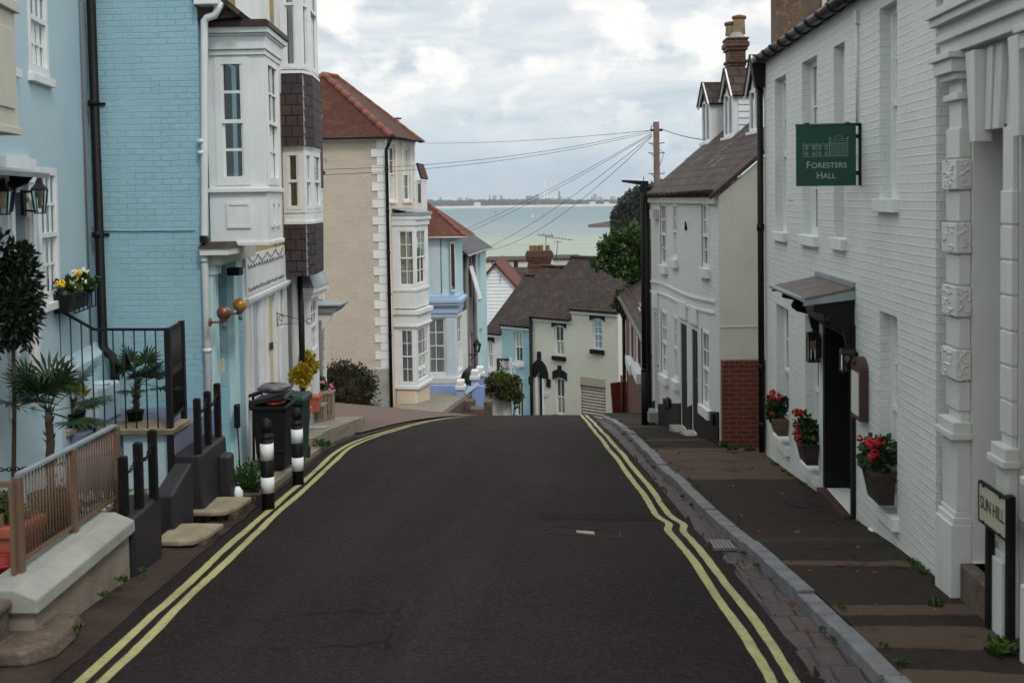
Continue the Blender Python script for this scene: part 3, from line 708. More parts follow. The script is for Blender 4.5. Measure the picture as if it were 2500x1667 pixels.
def half_gutter(mb, a, b, r, n=8, brk=0.0):
    a, b = Vector(a), Vector(b); d = (b - a).normalized(); x = d.cross(Vector((0, 0, 1))).normalized(); prev = None; mb.sm = True
    A = [[mb.V(q + x * math.cos(math.pi + math.pi * k / n) * r + Vector((0, 0, math.sin(math.pi + math.pi * k / n) * r))) for k in range(n + 1)] for q in (a, b)]
    B = [[mb.V(q + x * math.cos(math.pi + math.pi * k / n) * r * .9 + Vector((0, 0, math.sin(math.pi + math.pi * k / n) * r * .9))) for k in range(n + 1)] for q in (a, b)]
    for k in range(n): mb.F((A[0][k], A[0][k+1], A[1][k+1], A[1][k])); mb.F((B[0][k], B[1][k], B[1][k+1], B[0][k+1]))
    for e in (0, n): mb.F((A[0][e], A[1][e], B[1][e], B[0][e]))
    mb.sm = False
    for q, C in ((a, 0), (b, 1)): mb.F(A[C])
    if brk:
        l = (b - a).length; k = brk * .4
        while k < l:
            q = a + d * k; mb.tube([q + x * math.cos(math.pi + math.pi * j / 6) * r * 1.12 + Vector((0, 0, math.sin(math.pi + math.pi * j / 6) * r * 1.12)) for j in range(7)], .018, 6); k += brk
    return mb

FH = Fr((2.94, 0), (0, 1), -1)
def hall():
    s0, s1 = FH.S(2285), FH.S(1868); zt = 1.90
    t = thing('white_brick_hall', 'white painted brick hall with tall recessed windows, dark canopied doorway and brown gutter', 'hall', (2.94, (s0 + s1) / 2, zr(13)))
    up = [opening(FH, 1894, 1921, 187, 567), opening(FH, 1960, 1996.6, 143, 575), opening(FH, 2037, 2063.5, 107, 582), opening(FH, 2148, 2190, 10, 486)]
    lo = [opening(FH, 1895, 1924.6, 748, 1072), opening(FH, 1965, 1998, 775, 1142), opening(FH, 2147.5, 2190.6, 766, 1242)]
    da, db = FH.S(2083), FH.S(2014); dz0, dz1 = zr(12.2) + .14, FH.Z(2016, 772)
    ops = [(*o, .13) for o in up + lo] + [(da, db, dz0, dz1, .30)]
    m = MB(); wall(m, FH, s0, s1, -5.2, zt, ops); shell(m, FH, s0, s1, 7.0, -5.2, zt)
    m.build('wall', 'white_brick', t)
    for i, o in enumerate(up + lo):
        wn = window(FH, *o, -.10, t, 'white_wood', 2, 2, glass='glass_dark', fr=.07)
        MB().box(FH, o[0] - .05, o[1] + .05, -.10, .06, o[2] - .12, o[2] + .002).build('sill', 'white_wall', wn, bev=.006)
    # door leaf and case
    dm = MB(); dm.box(FH, da, db, -.30, -.25, dz0, dz1)
    for k in range(2):
        for (e, g) in ((.1, .42), (.48, .92)):
            a = da + (db - da) * (.08 + .5 * k); b = a + (db - da) * .34; h = dz1 - dz0
            dm.box(FH, a, b, -.25, -.235, dz0 + h * e, dz0 + h * g)
    dr = dm.build('door', 'black_paint', t)
    MB().ball(FH.p((da + db) / 2 + .08, -.21, dz0 + 1.0), .03).build('handle', 'brown_metal', dr)
    cs = MB(); cs.box(FH, da - .10, da + .002, -.28, .035, dz0, dz1 + .05); cs.box(FH, db - .05, db + .04, -.28, .02, dz0, dz1 + .05); cs.box(FH, da, db, -.26, .03, dz1 - .06, dz1 + .04)
    cs.build('door_case', 'black_paint', t)
    MB().box(FH, da, db, -.25, .10, dz0 - .15, dz0 - .002).build('doorstep', 'case_brown', t)
    # canopy on scrolled brackets
    ca, cb = FH.S(2088), FH.S(1998); z0 = FH.Z(2087, 722); D = .52
    cp = MB(); zo = z0 - .02; zi = z0 + .085
    cp.slab([FH.p(ca, D, zo), FH.p(cb + .06, D, zo), FH.p(cb + .06, 0, zi), FH.p(ca, 0, zi)], .03)
    c = cp.build('canopy', 'canopy_grey', t)
    ed = MB(); ed.tube([FH.p(ca - .01, D + .01, zo - .01), FH.p(cb + .07, D + .01, zo - .01)], .026); ed.prism([FH.p(ca - .012, 0, zi - .03), FH.p(ca - .012, D, zo - .03), FH.p(ca - .012, D, zo - .075), FH.p(ca - .012, 0, zi - .12)], FH.t * .03)
    ed.prism([FH.p(cb + .05, 0, zi - .03), FH.p(cb + .05, D, zo - .03), FH.p(cb + .05, D, zo - .075), FH.p(cb + .05, 0, zi - .12)], FH.t * .03)
    ed.box(FH, ca - .01, cb + .07, 0, .03, zi, zi + .05); ed.build('canopy_edge', 'lead', c)
    for sa in (ca + .02, cb - .03):
        b = MB(); pr = [(0, zi - .06), (D * .78, zo - .05), (D * .80, zo - .14), (D * .55, zo - .17), (D * .50, zo - .30), (D * .22, zo - .34), (D * .16, zo - .50), (0, zo - .58)]
        b.prism([FH.p(sa, x, z) for x, z in pr], FH.t * .07); b.ball(FH.p(sa + .035, D * .5, zo - .23), .055); b.build('canopy_bracket', 'black_paint', c)
    MB().prism([FH.p(da + .15, .05, zi - .10), FH.p(da + .15, .30, zo - .10), FH.p(da + .15, .24, zo - .28), FH.p(da + .15, .05, zo - .42)], FH.t * .9).build('pelmet', 'case_brown', c)
    # gutter with brackets, outlets
    g = MB(); half_gutter(g, FH.p(s0 - .05, .10, zt + .06), FH.p(s1 + .05, .10, zt + .06), .085, 8, .55); g.box(FH, s0, s1, -.06, .012, zt + .0, zt + .05); g.build('gutter', 'gutter_black', t)
    # downpipe with hopper at the far corner
    sp = s1 - .05; x = .07
    p = MB(); zb = zr(16.6) + .12; p.tube([FH.p(sp, x, zb), FH.p(sp, x, zt - .25)], .045, 10)
    for z in (zb + .35, -2.6, -.55): p.tube([FH.p(sp, x, z), FH.p(sp, x, z + .10)], .056, 10)
    p.hexa([FH.p(sp - .07, 0, zt - .36), FH.p(sp + .07, 0, zt - .36), FH.p(sp + .07, .14, zt - .36), FH.p(sp - .07, .14, zt - .36)], [FH.p(sp - .10, 0, zt - .02), FH.p(sp + .10, 0, zt - .02), FH.p(sp + .10, .2, zt - .02), FH.p(sp - .10, .2, zt - .02)])
    p.build('downpipe', 'black_paint', t)
    sc = FH.S(2098); p = MB(); p.tube([FH.p(sc, .02, FH.Z(2098, 300)), FH.p(sc, .02, FH.Z(2098, 24))], .012, 6); p.box(FH, sc - .03, sc + .03, 0, .04, FH.Z(2098, 58), FH.Z(2098, 24)); p.build('conduit', 'white_pipe', t)
    hk = FH.S(1937); z = FH.Z(1937, 490); MB().tube([FH.p(hk, 0, z), FH.p(hk, .06, z), FH.p(hk, .06, z + .05)], .008, 6).build('hook', 'white_pipe', t)
    v = FH.S(2130, 1300); z = FH.Z(2130, 1312); p = MB(); p.box(FH, v - .06, v + .06, 0, .03, z - .06, z + .08); p.tube([FH.p(v, .02, z - .02), FH.p(v, .07, z - .03)], .02); p.build('vent', 'white_wall', t)
    # roof behind the gutter and its rendered stack
    r = MB(); r.slab([FH.p(s0, .03, zt + .06), FH.p(s1, .03, zt + .06), FH.p(s1, -3.5, zt + 1.5), FH.p(s0, -3.5, zt + 1.5)], .05); r.slab([FH.p(s0, -7, zt + .02), FH.p(s1, -7, zt + .02), FH.p(s1, -3.5, zt + 1.5), FH.p(s0, -3.5, zt + 1.5)], .05)
    for s in (s0 + .01, s1 - .01): r.poly([FH.p(s, 0, zt), FH.p(s, -3.5, zt + 1.45), FH.p(s, -7, zt)])
    rf = r.build('roof', 'slate_tiles', t)
    ch = MB(); ch.bx(3.04, 4.6, s1 - .42, s1 - .02, zt - .1, zt + 2.2); cc = ch.build('chimney', 'chimney_render', rf)
    MB().bx(3.68, 3.74, s1 - .47, s1 - .425, zt + .1, zt + 2.2).build('flue_pipe', 'oriel_cream', cc)
hall()
def hall_sign():
    Y = 11.02; sw = FH.S(2103); Y = sw
    A, B = atY(1943, 304, Y), atY(2089.5, 453, Y); x0, x1, z0, z1 = A.x, B.x, B.z, A.z
    t = thing('hanging_sign', 'dark green FORESTERS HALL sign hung square to the white brick wall', 'sign', (2.94, Y, z0))
    MB().bx(x0, x1, Y - .012, Y + .012, z0, z1 - .02).build('board', 'sign_green', t, bev=.002)
    m = MB(); m.tube([(x0 - .004, Y, z1 - .012), (2.93, Y, z1 - .012)], .016)
    for x in (x0 + (x1 - x0) * .18, x0 + (x1 - x0) * .86): m.bx(x - .025, x + .025, Y - .018, Y + .018, z1 - .004, z1 + .012)
    m.build('top_bar', 'sign_green', t)
    b = MB(); b.bx(2.915, 2.938, Y - .02, Y + .02, z0 + .0, z1)
    for z in (z0 + (z1 - z0) * .79, z0 + (z1 - z0) * .2): b.bx(x1 - .01, 2.915, Y - .01, Y + .01, z - .02, z + .02)
    b.build('bracket', 'black_paint', t)
    w = x1 - x0; h = z1 - z0; ex, ey = (1, 0, 0), (0, 0, 1); y = Y - .0125
    P = lambda a, c: (x0 + w * a, y, z0 + h * c)
    def caps(first, rest, a0, c, s1, s2, sp):
        text(first, s1, 'sign_line', t, P(a0, c), ex, ey, align='LEFT', sx=.9)
        text(rest, s2, 'sign_line', t, P(a0 + sp, c - .008), ex, ey, align='LEFT', sx=1.02)
    caps('F', 'ORESTERS', .165, .335, .098, .075, .085); caps('H', 'ALL', .335, .165, .098, .075, .108)
    # the drawing of the hall above the lettering, in thin raised lines
    e = MB(); L = lambda a, c, b, d, q=.0022: e.bar(P(a, c), P(b, d), q, .002)
    for c in (.475, .655, .675): L(.12, c, .56, c)
    for a in (.12, .34, .555): L(a, .475, a, .70)
    for a in (.15, .27, .37, .48):
        for (c, d) in ((.49, .55), (.585, .65)):
            k = a + .045; L(a, c, k, c); L(a, d, k, d); L(a, c, a, d); L(k, c, k, d); L((a + k) / 2, c, (a + k) / 2, d); L(a, (c + d) / 2, k, (c + d) / 2)
    for c in (.475, .575, .60, .69, .72, .75): L(.56, c, .865, c)
    for a in (.56, .86): L(a, .475, a, .79); L(a, .79, a - .008, .75); L(a, .79, a + .008, .75)
    for k in range(10): q0, q1 = math.pi * k / 10, math.pi * (k + 1) / 10; L(.71 + .065 * math.cos(q0), .755 + .055 * math.sin(q0), .71 + .065 * math.cos(q1), .755 + .055 * math.sin(q1))
    for k in range(5):
        a = .585 + k * .055
        for (c, d) in ((.485, .565), (.615, .68)): L(a, c, a + .03, c); L(a, d, a + .03, d); L(a, c, a, d); L(a + .03, c, a + .03, d)
    e.build('emblem', 'sign_line', t)
hall_sign()
lantern_box('wall_lantern', 'black arched-top lantern with an amber bulb, left of the hall door', (FH.S(2004, 850) + .0, .09, FH.Z(1998, 852, .09)), .15, .33, .13, FH)
lantern_box('wall_lantern', 'dark lantern between the hall door and the brown notice case', (FH.S(2093, 880), .10, FH.Z(2085, 885, .1)), .15, .22, .13, FH)
def notice_case():
    sa, sb = FH.S(2121), FH.S(2099); z0, z1 = FH.Z(2121, 1030), FH.Z(2121, 876); t = thing('notice_case', 'brown arched-top notice case on the white wall right of the hall door', 'notice board', FH.p(sa, 0, z0)); D = .085
    m = MB(); n = 10; top = [((sb + sa) / 2 + math.cos(math.pi * k / n) * (sb - sa) / 2, z1 - .12 + math.sin(math.pi * k / n) * .12) for k in range(n + 1)]
    pts = [(sb, z0)] + top + [(sa, z0)]
    m.prism([FH.p(s, 0.002, z) for s, z in pts], FH.n * D); m.build('case', 'case_brown', t)
    MB().box(FH, sa + .04, sb - .04, D + .002, D + .012, z0 + .05, z1 - .15).build('notice', 'paper', t)
    MB().ball(FH.p((sa + sb) / 2, D + .006, z1 - .06), .018).build('lock', 'black_paint', t)
notice_case()
def window_box(F, s0, s1, z0, z1, label, group, seed, flowers='flower_red', mat_='dark_trough', dep=.20, d0=0.0, top=.34, nf=9, leaf='leaf_geranium', front=None):
    t = thing('window_box', label, 'window box', F.p((s0 + s1) / 2, d0, z0), group); q = random.Random(seed)
    m = MB(); k = .03
    m.hexa([F.p(s0 + k, d0 + .01, z0), F.p(s1 - k, d0 + .01, z0), F.p(s1 - k, d0 + dep * .72, z0), F.p(s0 + k, d0 + dep * .72, z0)], [F.p(s0, d0 + .005, z1), F.p(s1, d0 + .005, z1), F.p(s1, d0 + dep, z1), F.p(s0, d0 + dep, z1)])
    m.box(F, s0 - .008, s1 + .008, d0 + dep - .012, d0 + dep + .008, z1 - .035, z1 + .006)
    m.build('trough', mat_, t)
    f = MB(); c = F.p((s0 + s1) / 2, d0 + dep * .55, z1 + top * .34); L = abs(s1 - s0)
    dx = abs(F.t.x) * L * .5 + abs(F.n.x) * dep * .75; dy = abs(F.t.y) * L * .5 + abs(F.n.y) * dep * .75
    f.foliage(c, dx, dy, top * .5, 420, .075, 10, .55, seed, .85); f.build('foliage', leaf, t)
    for i in range(nf):
        b = MB()
        x = q.uniform(s0 + .04, s1 - .02); dd = d0 + q.uniform(.3, 1.15) * dep; z = z1 + q.uniform(.15, 1.0) * top; r = q.uniform(.028, .048)
        for j in range(16): g = Vector((q.gauss(0, 1), q.gauss(0, 1), q.gauss(0, 1))).normalized() * r; b.ball(F.p(x, dd, z) + g * .8, r * .36, 5, 4)
        b.build('flower', flowers, t)
    return t
G1 = 'geranium boxes under the hall windows'
for (ua, ub, va, vb, lab, sd, mt) in ((1897, 1926, 1025, 1064, 'red geraniums in the small grey-stained box, furthest of three on the white hall wall', 1, 'wood_trough'),
                                      (1957, 2000, 1085, 1136, 'red geraniums in the brown box beside the hall doorway, middle one of three', 2, 'dark_trough'),
                                      (2136, 2188, 1160, 1236, 'red geraniums in the largest dark box, near the stucco building', 3, 'dark_trough')):
    a, b = FH.S(ub), FH.S(ua, 1000, .18); zt_, zb_ = FH.Z(ub, va), FH.Z(ub, vb)
    window_box(FH, a, a + min(.62, max(.45, b - a)), zb_, zt_, lab, G1, sd, mat_=mt, dep=.20, top=.36, nf=8 + sd)

# ---------------------------------------------------------------- the stucco front nearest the camera
def stucco():
    t = thing('stucco_building', 'grey-white stucco front with rusticated carved pilasters at the right edge', 'building', (3.0, 8, zr(8)))
    X = 3.02; zt = 3.0; FS = Fr((X, 0), (0, 1), -1); s1 = 9.02; s0 = 3.0; zb = -3.6
    Yp = lambda u, x: 2800 * x / (u - 1376.0)
    # recess between pilaster and next pier: (near s, far s)
    oa, ob = 7.98, 8.62; oc, od = 7.30, 7.74
    m = MB(); wall(m, FS, s0, s1, zb, zt, [(oa, ob, -2.78, .45, .45), (oc, od, -2.2, .48, .4)]); shell(m, FS, s0, s1, 6, zb, zt)
    m.poly([FS.p(oa, -.45, -2.78), FS.p(ob, -.45, -2.78), FS.p(ob, -.45, .45), FS.p(oa, -.45, .45)]); m.poly([FS.p(oc, -.4, -2.2), FS.p(od, -.4, -2.2), FS.p(od, -.4, .48), FS.p(oc, -.4, .48)])
    m.build('wall', 'stucco', t)
    pz = lambda v: (470 - v) / 322.0
    def pilaster(a, b, prj, carved, zc, name='pilaster'):
        p = MB(); zb_ = zb
        p.box(FS, a + .012, b - .012, .002, prj * .8, zb_, zc)
        # plinth, base and dado mouldings
        zp = -2.50; p.box(FS, a - .035, b + .035, .001, prj + .07, zb_, zp); p.box(FS, a - .03, b + .03, .001, prj + .05, zp, zp + .05); p.box(FS, a - .015, b + .015, .001, prj + .03, zp + .05, zp + .09)
        zd = -1.86; p.box(FS, a - .01, b + .01, .001, prj + .02, zp + .09, zd); p.box(FS, a - .05, b + .05, .001, prj + .07, zd, zd + .05); p.box(FS, a - .03, b + .03, .001, prj + .05, zd + .05, zd + .13)
        z = zd + .20; h = .237; k = 0
        while z + h < zc - .25:
            q = prj + (.028 if (carved and k % 2) else 0); e = .018 if (carved and k % 2) else 0
            p.box(FS, a - e, b + e, .003, q, z + .008, z + h - .008); z += h; k += 1
        if carved:
            p.box(FS, a - .02, b + .02, .003, prj + .02, zc - .25, zc - .2); p.box(FS, a - .03, b + .03, .001, prj + .04, zc - .10, zc - .05); p.box(FS, a - .06, b + .06, .001, prj + .08, zc - .05, zc + .05); p.box(FS, a - .09, b + .09, .001, prj + .11, zc + .05, zc + .10)
        o = p.build(name, 'stucco', t, bev=.006)
        if carved:
            z = zd + .20; k = 0; q = random.Random(int(a * 100))
            while z + h < zc - .25:
                if k % 2:
                    c = MB()
                    for face in ('f', 's'):
                        for j in range(9):
                            cc = (q.uniform(.15, .85), .10 + .80 * j / 8); r = q.uniform(.07, .14); ph = q.uniform(0, 6.3); tw = q.choice((-1, 1)); pts = []
                            for i in range(6):
                                an = ph + i * .62 * tw; rr = r * (1 - i * .12)
                                u_, w_ = cc[0] + rr * math.cos(an) * 2.4, cc[1] + rr * math.sin(an) * .8
                                u_ = min(.95, max(.05, u_)); w_ = min(.96, max(.04, w_))
                                pts.append(FS.p(a + (b - a) * u_, prj + .03, z + h * w_) if face == 'f' else FS.p(a - .02, .01 + (prj + .01) * u_, z + h * w_))
                            c.tube(pts, .009, 4, r1=.003)
                    c.build('carving', 'stucco', o)
                z += h; k += 1
        return o
    pilaster(8.66, 8.95, .09, True, .92); pilaster(7.76, 7.96, .05, False, .42, 'pier'); pilaster(7.02, 7.28, .09, True, .92)
    e = MB()   # keyed lintels over the recesses, entablature and frieze
    for (a, b) in ((oa, ob), (oc, od)):
        mid = (a + b) / 2
        for k in (-1, 1):
            for (f0, f1, g0, g1, dp) in ((.10, .25, .17, .34, .06), (.27, .44, .36, .56, .045)): w_ = b - a; e.hexa([FS.p(mid + k * w_ * f0, .001, .42), FS.p(mid + k * w_ * f1, .001, .42), FS.p(mid + k * w_ * f1, dp, .42), FS.p(mid + k * w_ * f0, dp, .42)], [FS.p(mid + k * w_ * g0, .001, .99), FS.p(mid + k * w_ * g1, .001, .99), FS.p(mid + k * w_ * g1, dp, .99), FS.p(mid + k * w_ * g0, dp, .99)])
        e.hexa([FS.p(mid - .05, 0, .34), FS.p(mid + .05, 0, .34), FS.p(mid + .05, .12, .34), FS.p(mid - .05, .12, .34)], [FS.p(mid - .09, 0, .98), FS.p(mid + .09, 0, .98), FS.p(mid + .09, .14, .98), FS.p(mid - .09, .14, .98)])
    for (z0, z1, d) in ((1.02, 1.12, .12), (1.12, 1.17, .16), (1.17, 1.24, .14), (1.24, 1.30, .20), (1.30, 1.36, .23), (1.36, 1.85, .10), (1.85, 1.90, .16), (1.90, 1.98, .24), (1.98, 2.05, .30), (2.05, 2.5, .12)):
        e.box(FS, s0, 8.97 + d * .25, .002, d, z0, z1)
    k = s0
    while k < 8.9: e.box(FS, k, k + .05, .16, .22, 1.90 - .05, 1.90); k += .1
    e.build('entablature', 'stucco', t, bev=.004)
    MB().box(FS, 8.02, 8.60, -.44, .10, -3.5, -2.78).build('doorstep', 'old_stone', t, bev=.015)
    p = MB(); p.tube([FS.p(9.0, .03, .98), FS.p(9.0, .035, 1.75), FS.p(9.08, .05, 1.83), FS.p(9.5, .03, 2.05)], .014, 6); p.build('cable', 'black_paint', t)
stucco()
def street_sign():
    X = 2.86; t = thing('street_sign', 'low SUN HILL street name plate on two black posts', 'street sign', (X, 7.9, zr(7.9) + .1))
    pa, pb, z0, z1 = 7.52, 8.0, -2.275, -2.02
    for y, zt in ((7.57, z1 + .02), (7.93, z0 + .02)):
        m = MB(); m.bx(X + .014, X + .062, y - .034, y + .034, zr(y) - .1, zt); m.build('post', 'black_paint', t, bev=.006)
    m = MB(); m.bx(X - .012, X + .012, pa, pb, z0, z1); pt = m.build('name_plate', 'sign_plate', t, bev=.004)
    r = MB()
    for (c, d) in ((z0 - .014, z0), (z1, z1 + .014)): r.bx(X - .016, X + .0135, pa - .01, pb + .01, c, d)
    for y in (pa - .012, pb): r.bx(X - .016, X + .0135, y, y + .012, z0 + .0005, z1 - .0005)
    for y in (pa + .09, pb - .09):
        for z in (z0 + .003, z1 - .003): r.ball((X - .015, y, z), .011)
    r.build('rim', 'black_paint', pt)
    text('SUN HILL', .125, 'letters_black', pt, (X - .013, (pa + pb) / 2, (z0 + z1) / 2), (0, -1, 0), (0, 0, 1), sx=.82)
street_sign()

# ---------------------------------------------------------------- white house with dormers
F2 = Fr((2.46, 18.5), (-.102, 1), -1)
def dormer_house():
    t = thing('dormer_house', 'white brick house with three slate dormers, black plinth and cream gable end', 'house', F2.p(3, 0, zr(21)))
    L = F2.S(1590); ze = F2.Z(1745, 472)
    t1 = lambda c, x, y: cr(c, x, y)
    def opp(c, x0, x1, y0, y1): (a, b), (e, g) = cr(c, x0, y0), cr(c, x1, y1); return opening(F2, a, e, b, g)
    U = [opp('K', 450, 506, 962, 1560), opp('K', 568, 610, 965, 1500), opp('K', 846, 910, 962, 1585)]
    Lw = [opp('L', 202, 246, 338, 828), opp('L', 296, 328, 378, 868), opp('L', 512, 572, 488, 1072)]
    D = [opp('L', 145, 176, 355, 1092), opp('L', 345, 393, 440, 1225), opp('L', 430, 476, 485, 1290)]
    D = [(a, b, max(e, zr(18.5 + (a + b) / 2) + .14), g) for a, b, e, g in D]
    m = MB(); wall(m, F2, 0, L, -7.5, ze, [(*o, .045) for o in U + Lw + D]); shell(m, F2, 0, L, 6.0, -7.5, ze); m.build('wall', 'white_brick_far', t)
    dk = ('white_wood', 'white_wood', 'white_wood')
    for i, o in enumerate(U + Lw):
        wn = window(F2, *o, .012, t, 'white_wood', 2, 2, glass='glass', curtain=('curtain_white', .5))
        MB().box(F2, o[0] - .06, o[1] + .06, -.04, .08, o[2] - .16, o[2] + .002).build('sill', 'white_wall', wn, bev=.006)
        j = MB(); j.box(F2, o[1] - .05, o[1] - .012, -.044, .016, o[2], o[3] + .01); j.build('reveal_lining', 'black_paint' if i not in (1, 4) else 'white_wall', wn)
    for (a, b, e, g), mt in zip(D, ('door_pale', 'black_paint', 'black_paint')):
        d = MB(); d.box(F2, a, b, -.05, -.02, e, g); 
        for q in (.08, .55): d.box(F2, a + .1, b - .1, -.02, -.01, e + (g - e) * q, e + (g - e) * (q + .36))
        dd = d.build('door', mt, t); MB().ball(F2.p(a + .12, -.02, e + .95), .03).build('handle', 'brown_metal', dd)
        MB().box(F2, a - .05, b + .05, -.08, .22, e - .20, e - .003).build('doorstep', 'coping', dd)
        MB().box(F2, a - .05, b + .05, .0, .04, g + .10, g + .42).build('lintel_panel', 'white_wall', dd, bev=.01)
    # plinth, string courses, painted bands
    p = MB(); y0 = 0.0; edges = sorted([(a - .0, b) for a, b, *_ in D])
    cur = .0
    for a, b in edges + [(L, L)]:
        if a > cur: p.hexa([F2.p(cur, 0, -7), F2.p(a, 0, -7), F2.p(a, .025, -7), F2.p(cur, .025, -7)], [F2.p(cur, 0, zr(18.5 + cur) + .62), F2.p(a, 0, zr(18.5 + a) + .55), F2.p(a, .025, zr(18.5 + a) + .55), F2.p(cur, .025, zr(18.5 + cur) + .62)])
        cur = b
    p.build('plinth', 'black_paint', t)
    s = MB()
    for va, vb in ((115, 280), (190, 365)):
        n = 12; (ua, v0), (ub, v1) = cr('L', 122, va), cr('L', 612, vb); sa, za = F2.hit(ua, v0); sb, zb = F2.hit(ub, v1)
        for k in range(n):
            f0, f1 = k / n, (k + 1) / n; g = lambda f: za + (zb - za) * f + .03 * math.sin(f * 7)
            s.bar(F2.p(sa + (sb - sa) * f0, .012, g(f0)), F2.p(sa + (sb - sa) * f1, .012, g(f1)), .03, .035)
    s.build('string_course', 'white_wall', t)
    f = MB(); f.box(F2, .02, L, 0, .06, ze - .17, ze - .02); f.build('fascia', 'white_wall', t)
    g = MB(); half_gutter(g, F2.p(.02, .14, ze + .06), F2.p(L + .05, .14, ze + .02), .075, 8, .5); g.build('gutter', 'gutter_brown', t)
    sl = .84; rp = 3.0; zr_ = ze + .04 + sl * rp
    r = MB(); r.slab([F2.p(-.08, .12, ze - .02), F2.p(L + .08, .12, ze - .02), F2.p(L + .08, -rp, zr_), F2.p(-.08, -rp, zr_)], .06)
    r.slab([F2.p(-.08, -6.1, ze - .02), F2.p(L + .08, -6.1, ze - .02), F2.p(L + .08, -rp, zr_), F2.p(-.08, -rp, zr_)], .06)
    rf = r.build('roof', 'slate_tiles', t)
    # slipped, paler slates
    q = random.Random(4); ps = MB()
    for k in range(26):
        a, x = q.uniform(.1, L - .3), q.uniform(.1, 2.6); z = lambda xx: ze + .045 + sl * (xx + .0) + .03
        ps.slab([F2.p(a, -x, z(x) + .0), F2.p(a + .26, -x, z(x)), F2.p(a + .26, -x - .24, z(x + .24) - .005), F2.p(a, -x - .24, z(x + .24) - .005)], .012)
    ps.build('loose_slate', 'grey_slates', rf)
    # cream gable: end wall from the front corner back, raking top
    e = MB(); gz = ze - .05
    e.prism([F2.p(-.06, .0, -7), F2.p(-.06, -6, -7), F2.p(-.06, -6, gz), F2.p(-.06, -rp, gz + sl * rp - .02), F2.p(-.06, 0, gz)], F2.t * .055)
    e.box(F2, -.075, -.055, -5.9, -.02, F2.Z(1745, 793) - .01, F2.Z(1745, 793) + .01); e.build('gable_wall', 'cream_render', t)
    v = MB(); v.hexa([F2.p(-.11, .14, ze - .10), F2.p(-.02, .14, ze - .10), F2.p(-.02, -rp, zr_ - .12), F2.p(-.11, -rp, zr_ - .12)], [F2.p(-.11, .14, ze - .04), F2.p(-.02, .14, ze - .04), F2.p(-.02, -rp, zr_ - .05), F2.p(-.11, -rp, zr_ - .05)])
    v.build('verge', 'gutter_brown', rf)
    # dormers: front faces the street (same way as the front wall)
    def dormer(sa, sb, din, zt, zp, side, n):
        """front face at depth din behind the wall, between sa and sb."""
        zb = ze + .04 + sl * din - .05; mid = (sa + sb) / 2
        d = MB(); d.box(F2, sa, sb, -din - 2.2, -din, zb - .1, zt)
        o = d.build('dormer', 'white_wall', rf)
        if side == 'boards':
            b = MB(); z = zb
            while z < zt - .05: b.hexa([F2.p(sa - .03, -din - 2, z), F2.p(sa - .03, -din - .06, z), F2.p(sa, -din - .06, z), F2.p(sa, -din - 2, z)], [F2.p(sa - .012, -din - 2, z + .125), F2.p(sa - .012, -din - .06, z + .125), F2.p(sa, -din - .06, z + .125), F2.p(sa, -din - 2, z + .125)]); z += .13
            b.build('boarding', 'weatherboard', o)
        r = MB(); ov = .10
        for k in (-1, 1):
            x = mid + k * ((sb - sa) / 2 + ov); zz = zt - .08
            r.slab([F2.p(x, -din + .14, zz), F2.p(mid, -din + .14, zp), F2.p(mid, -din - 2.6, zp), F2.p(x, -din - 2.2, zz)], .04)
        r.build('dormer_roof', 'slate_tiles', o)
        g = MB(); g.prism([F2.p(sa, -din + .02, zt - .02), F2.p(sb, -din + .02, zt - .02), F2.p(mid, -din + .02, zp - .06)], -F2.n * .05)
        for k in (-1, 1): g.bar(F2.p(mid + k * ((sb - sa) / 2 + ov), -din + .10, zt - .13), F2.p(mid, -din + .10, zp - .05), .03, .09)
        g.build('bargeboard', 'white_wood', o)
        wn = MB(); z0, z1 = zb + .10, zt - .06
        wn.box(F2, sa, sb, -din, -din + .04, z0 - .06, z0); wn.box(F2, sa - .05, sb + .05, -din, -din + .10, z0 - .12, z0 - .06); wn.box(F2, sa, sb, -din, -din + .04, z1, z1 + .06)
        for x in (sa + .03, mid, sb - .03): wn.box(F2, x - .035, x + .035, -din, -din + .04, z0, z1)
        wn.build('dormer_window', 'white_wood', o)
        MB().box(F2, sa, sb, -din + .002, -din + .015, z0, z1).build('dormer_glazing', 'glass_dark', o)
        MB().slab([F2.p(sa - .1, -din + .02, zb + .0), F2.p(sb + .1, -din + .02, zb), F2.p(sb + .1, -din + .40, zb - .30), F2.p(sa - .1, -din + .40, zb - .30)], .012).build('flashing', 'lead', o)
    for (ua, ub, vb, vt, vp, side) in ((1738, 1727, 346, 243, 196, 'plain'), (1795, 1782.5, 333, 222, 160, 'boards'), (1862, 1850, 318, 212, 126, 'plain')):
        # depth at which the sill line of the photograph meets the slope
        best = min((abs((ze + .04 + sl * dd - .05 + .04) - F2.Z(ua, vb, -dd)), dd) for dd in [x * .02 for x in range(5, 120)])[1]
        sa, sb = F2.S(ua, vb, -best), F2.S(ub, vb, -best)
        if sb - sa > .95: sb = sa + .95
        dormer(sa, max(sb, sa + .75), best, F2.Z(ua, vt, -best), F2.Z(ua, vp, -best), side, 0)
    # chimney beyond the ridge
    dch = rp - .2; (ua, v0), (ub, v1) = cr('M', 212, 440), cr('M', 335, 440); Yc = (F2.p(5.2, -dch, 0)).y; A, B = atY(ua - 2, v0, Yc), atY(ub - 6, v0, Yc)
    zc0 = atY(1800, 170, Yc).z; zc1 = atY(1800, 92, Yc).z; c = MB(); x0, x1 = A.x, B.x; y0, y1 = Yc, Yc + .55
    c.bx(x0 + .02, x1 - .02, y0 + .02, y1, zr_ - .9, zc0 + (zc1 - zc0) * .12); st = [(.12, .22, 0), (.22, .30, .03), (.30, .62, -.01), (.62, .72, .03), (.72, .86, .06), (.86, .95, .03), (.95, 1.0, .05)]
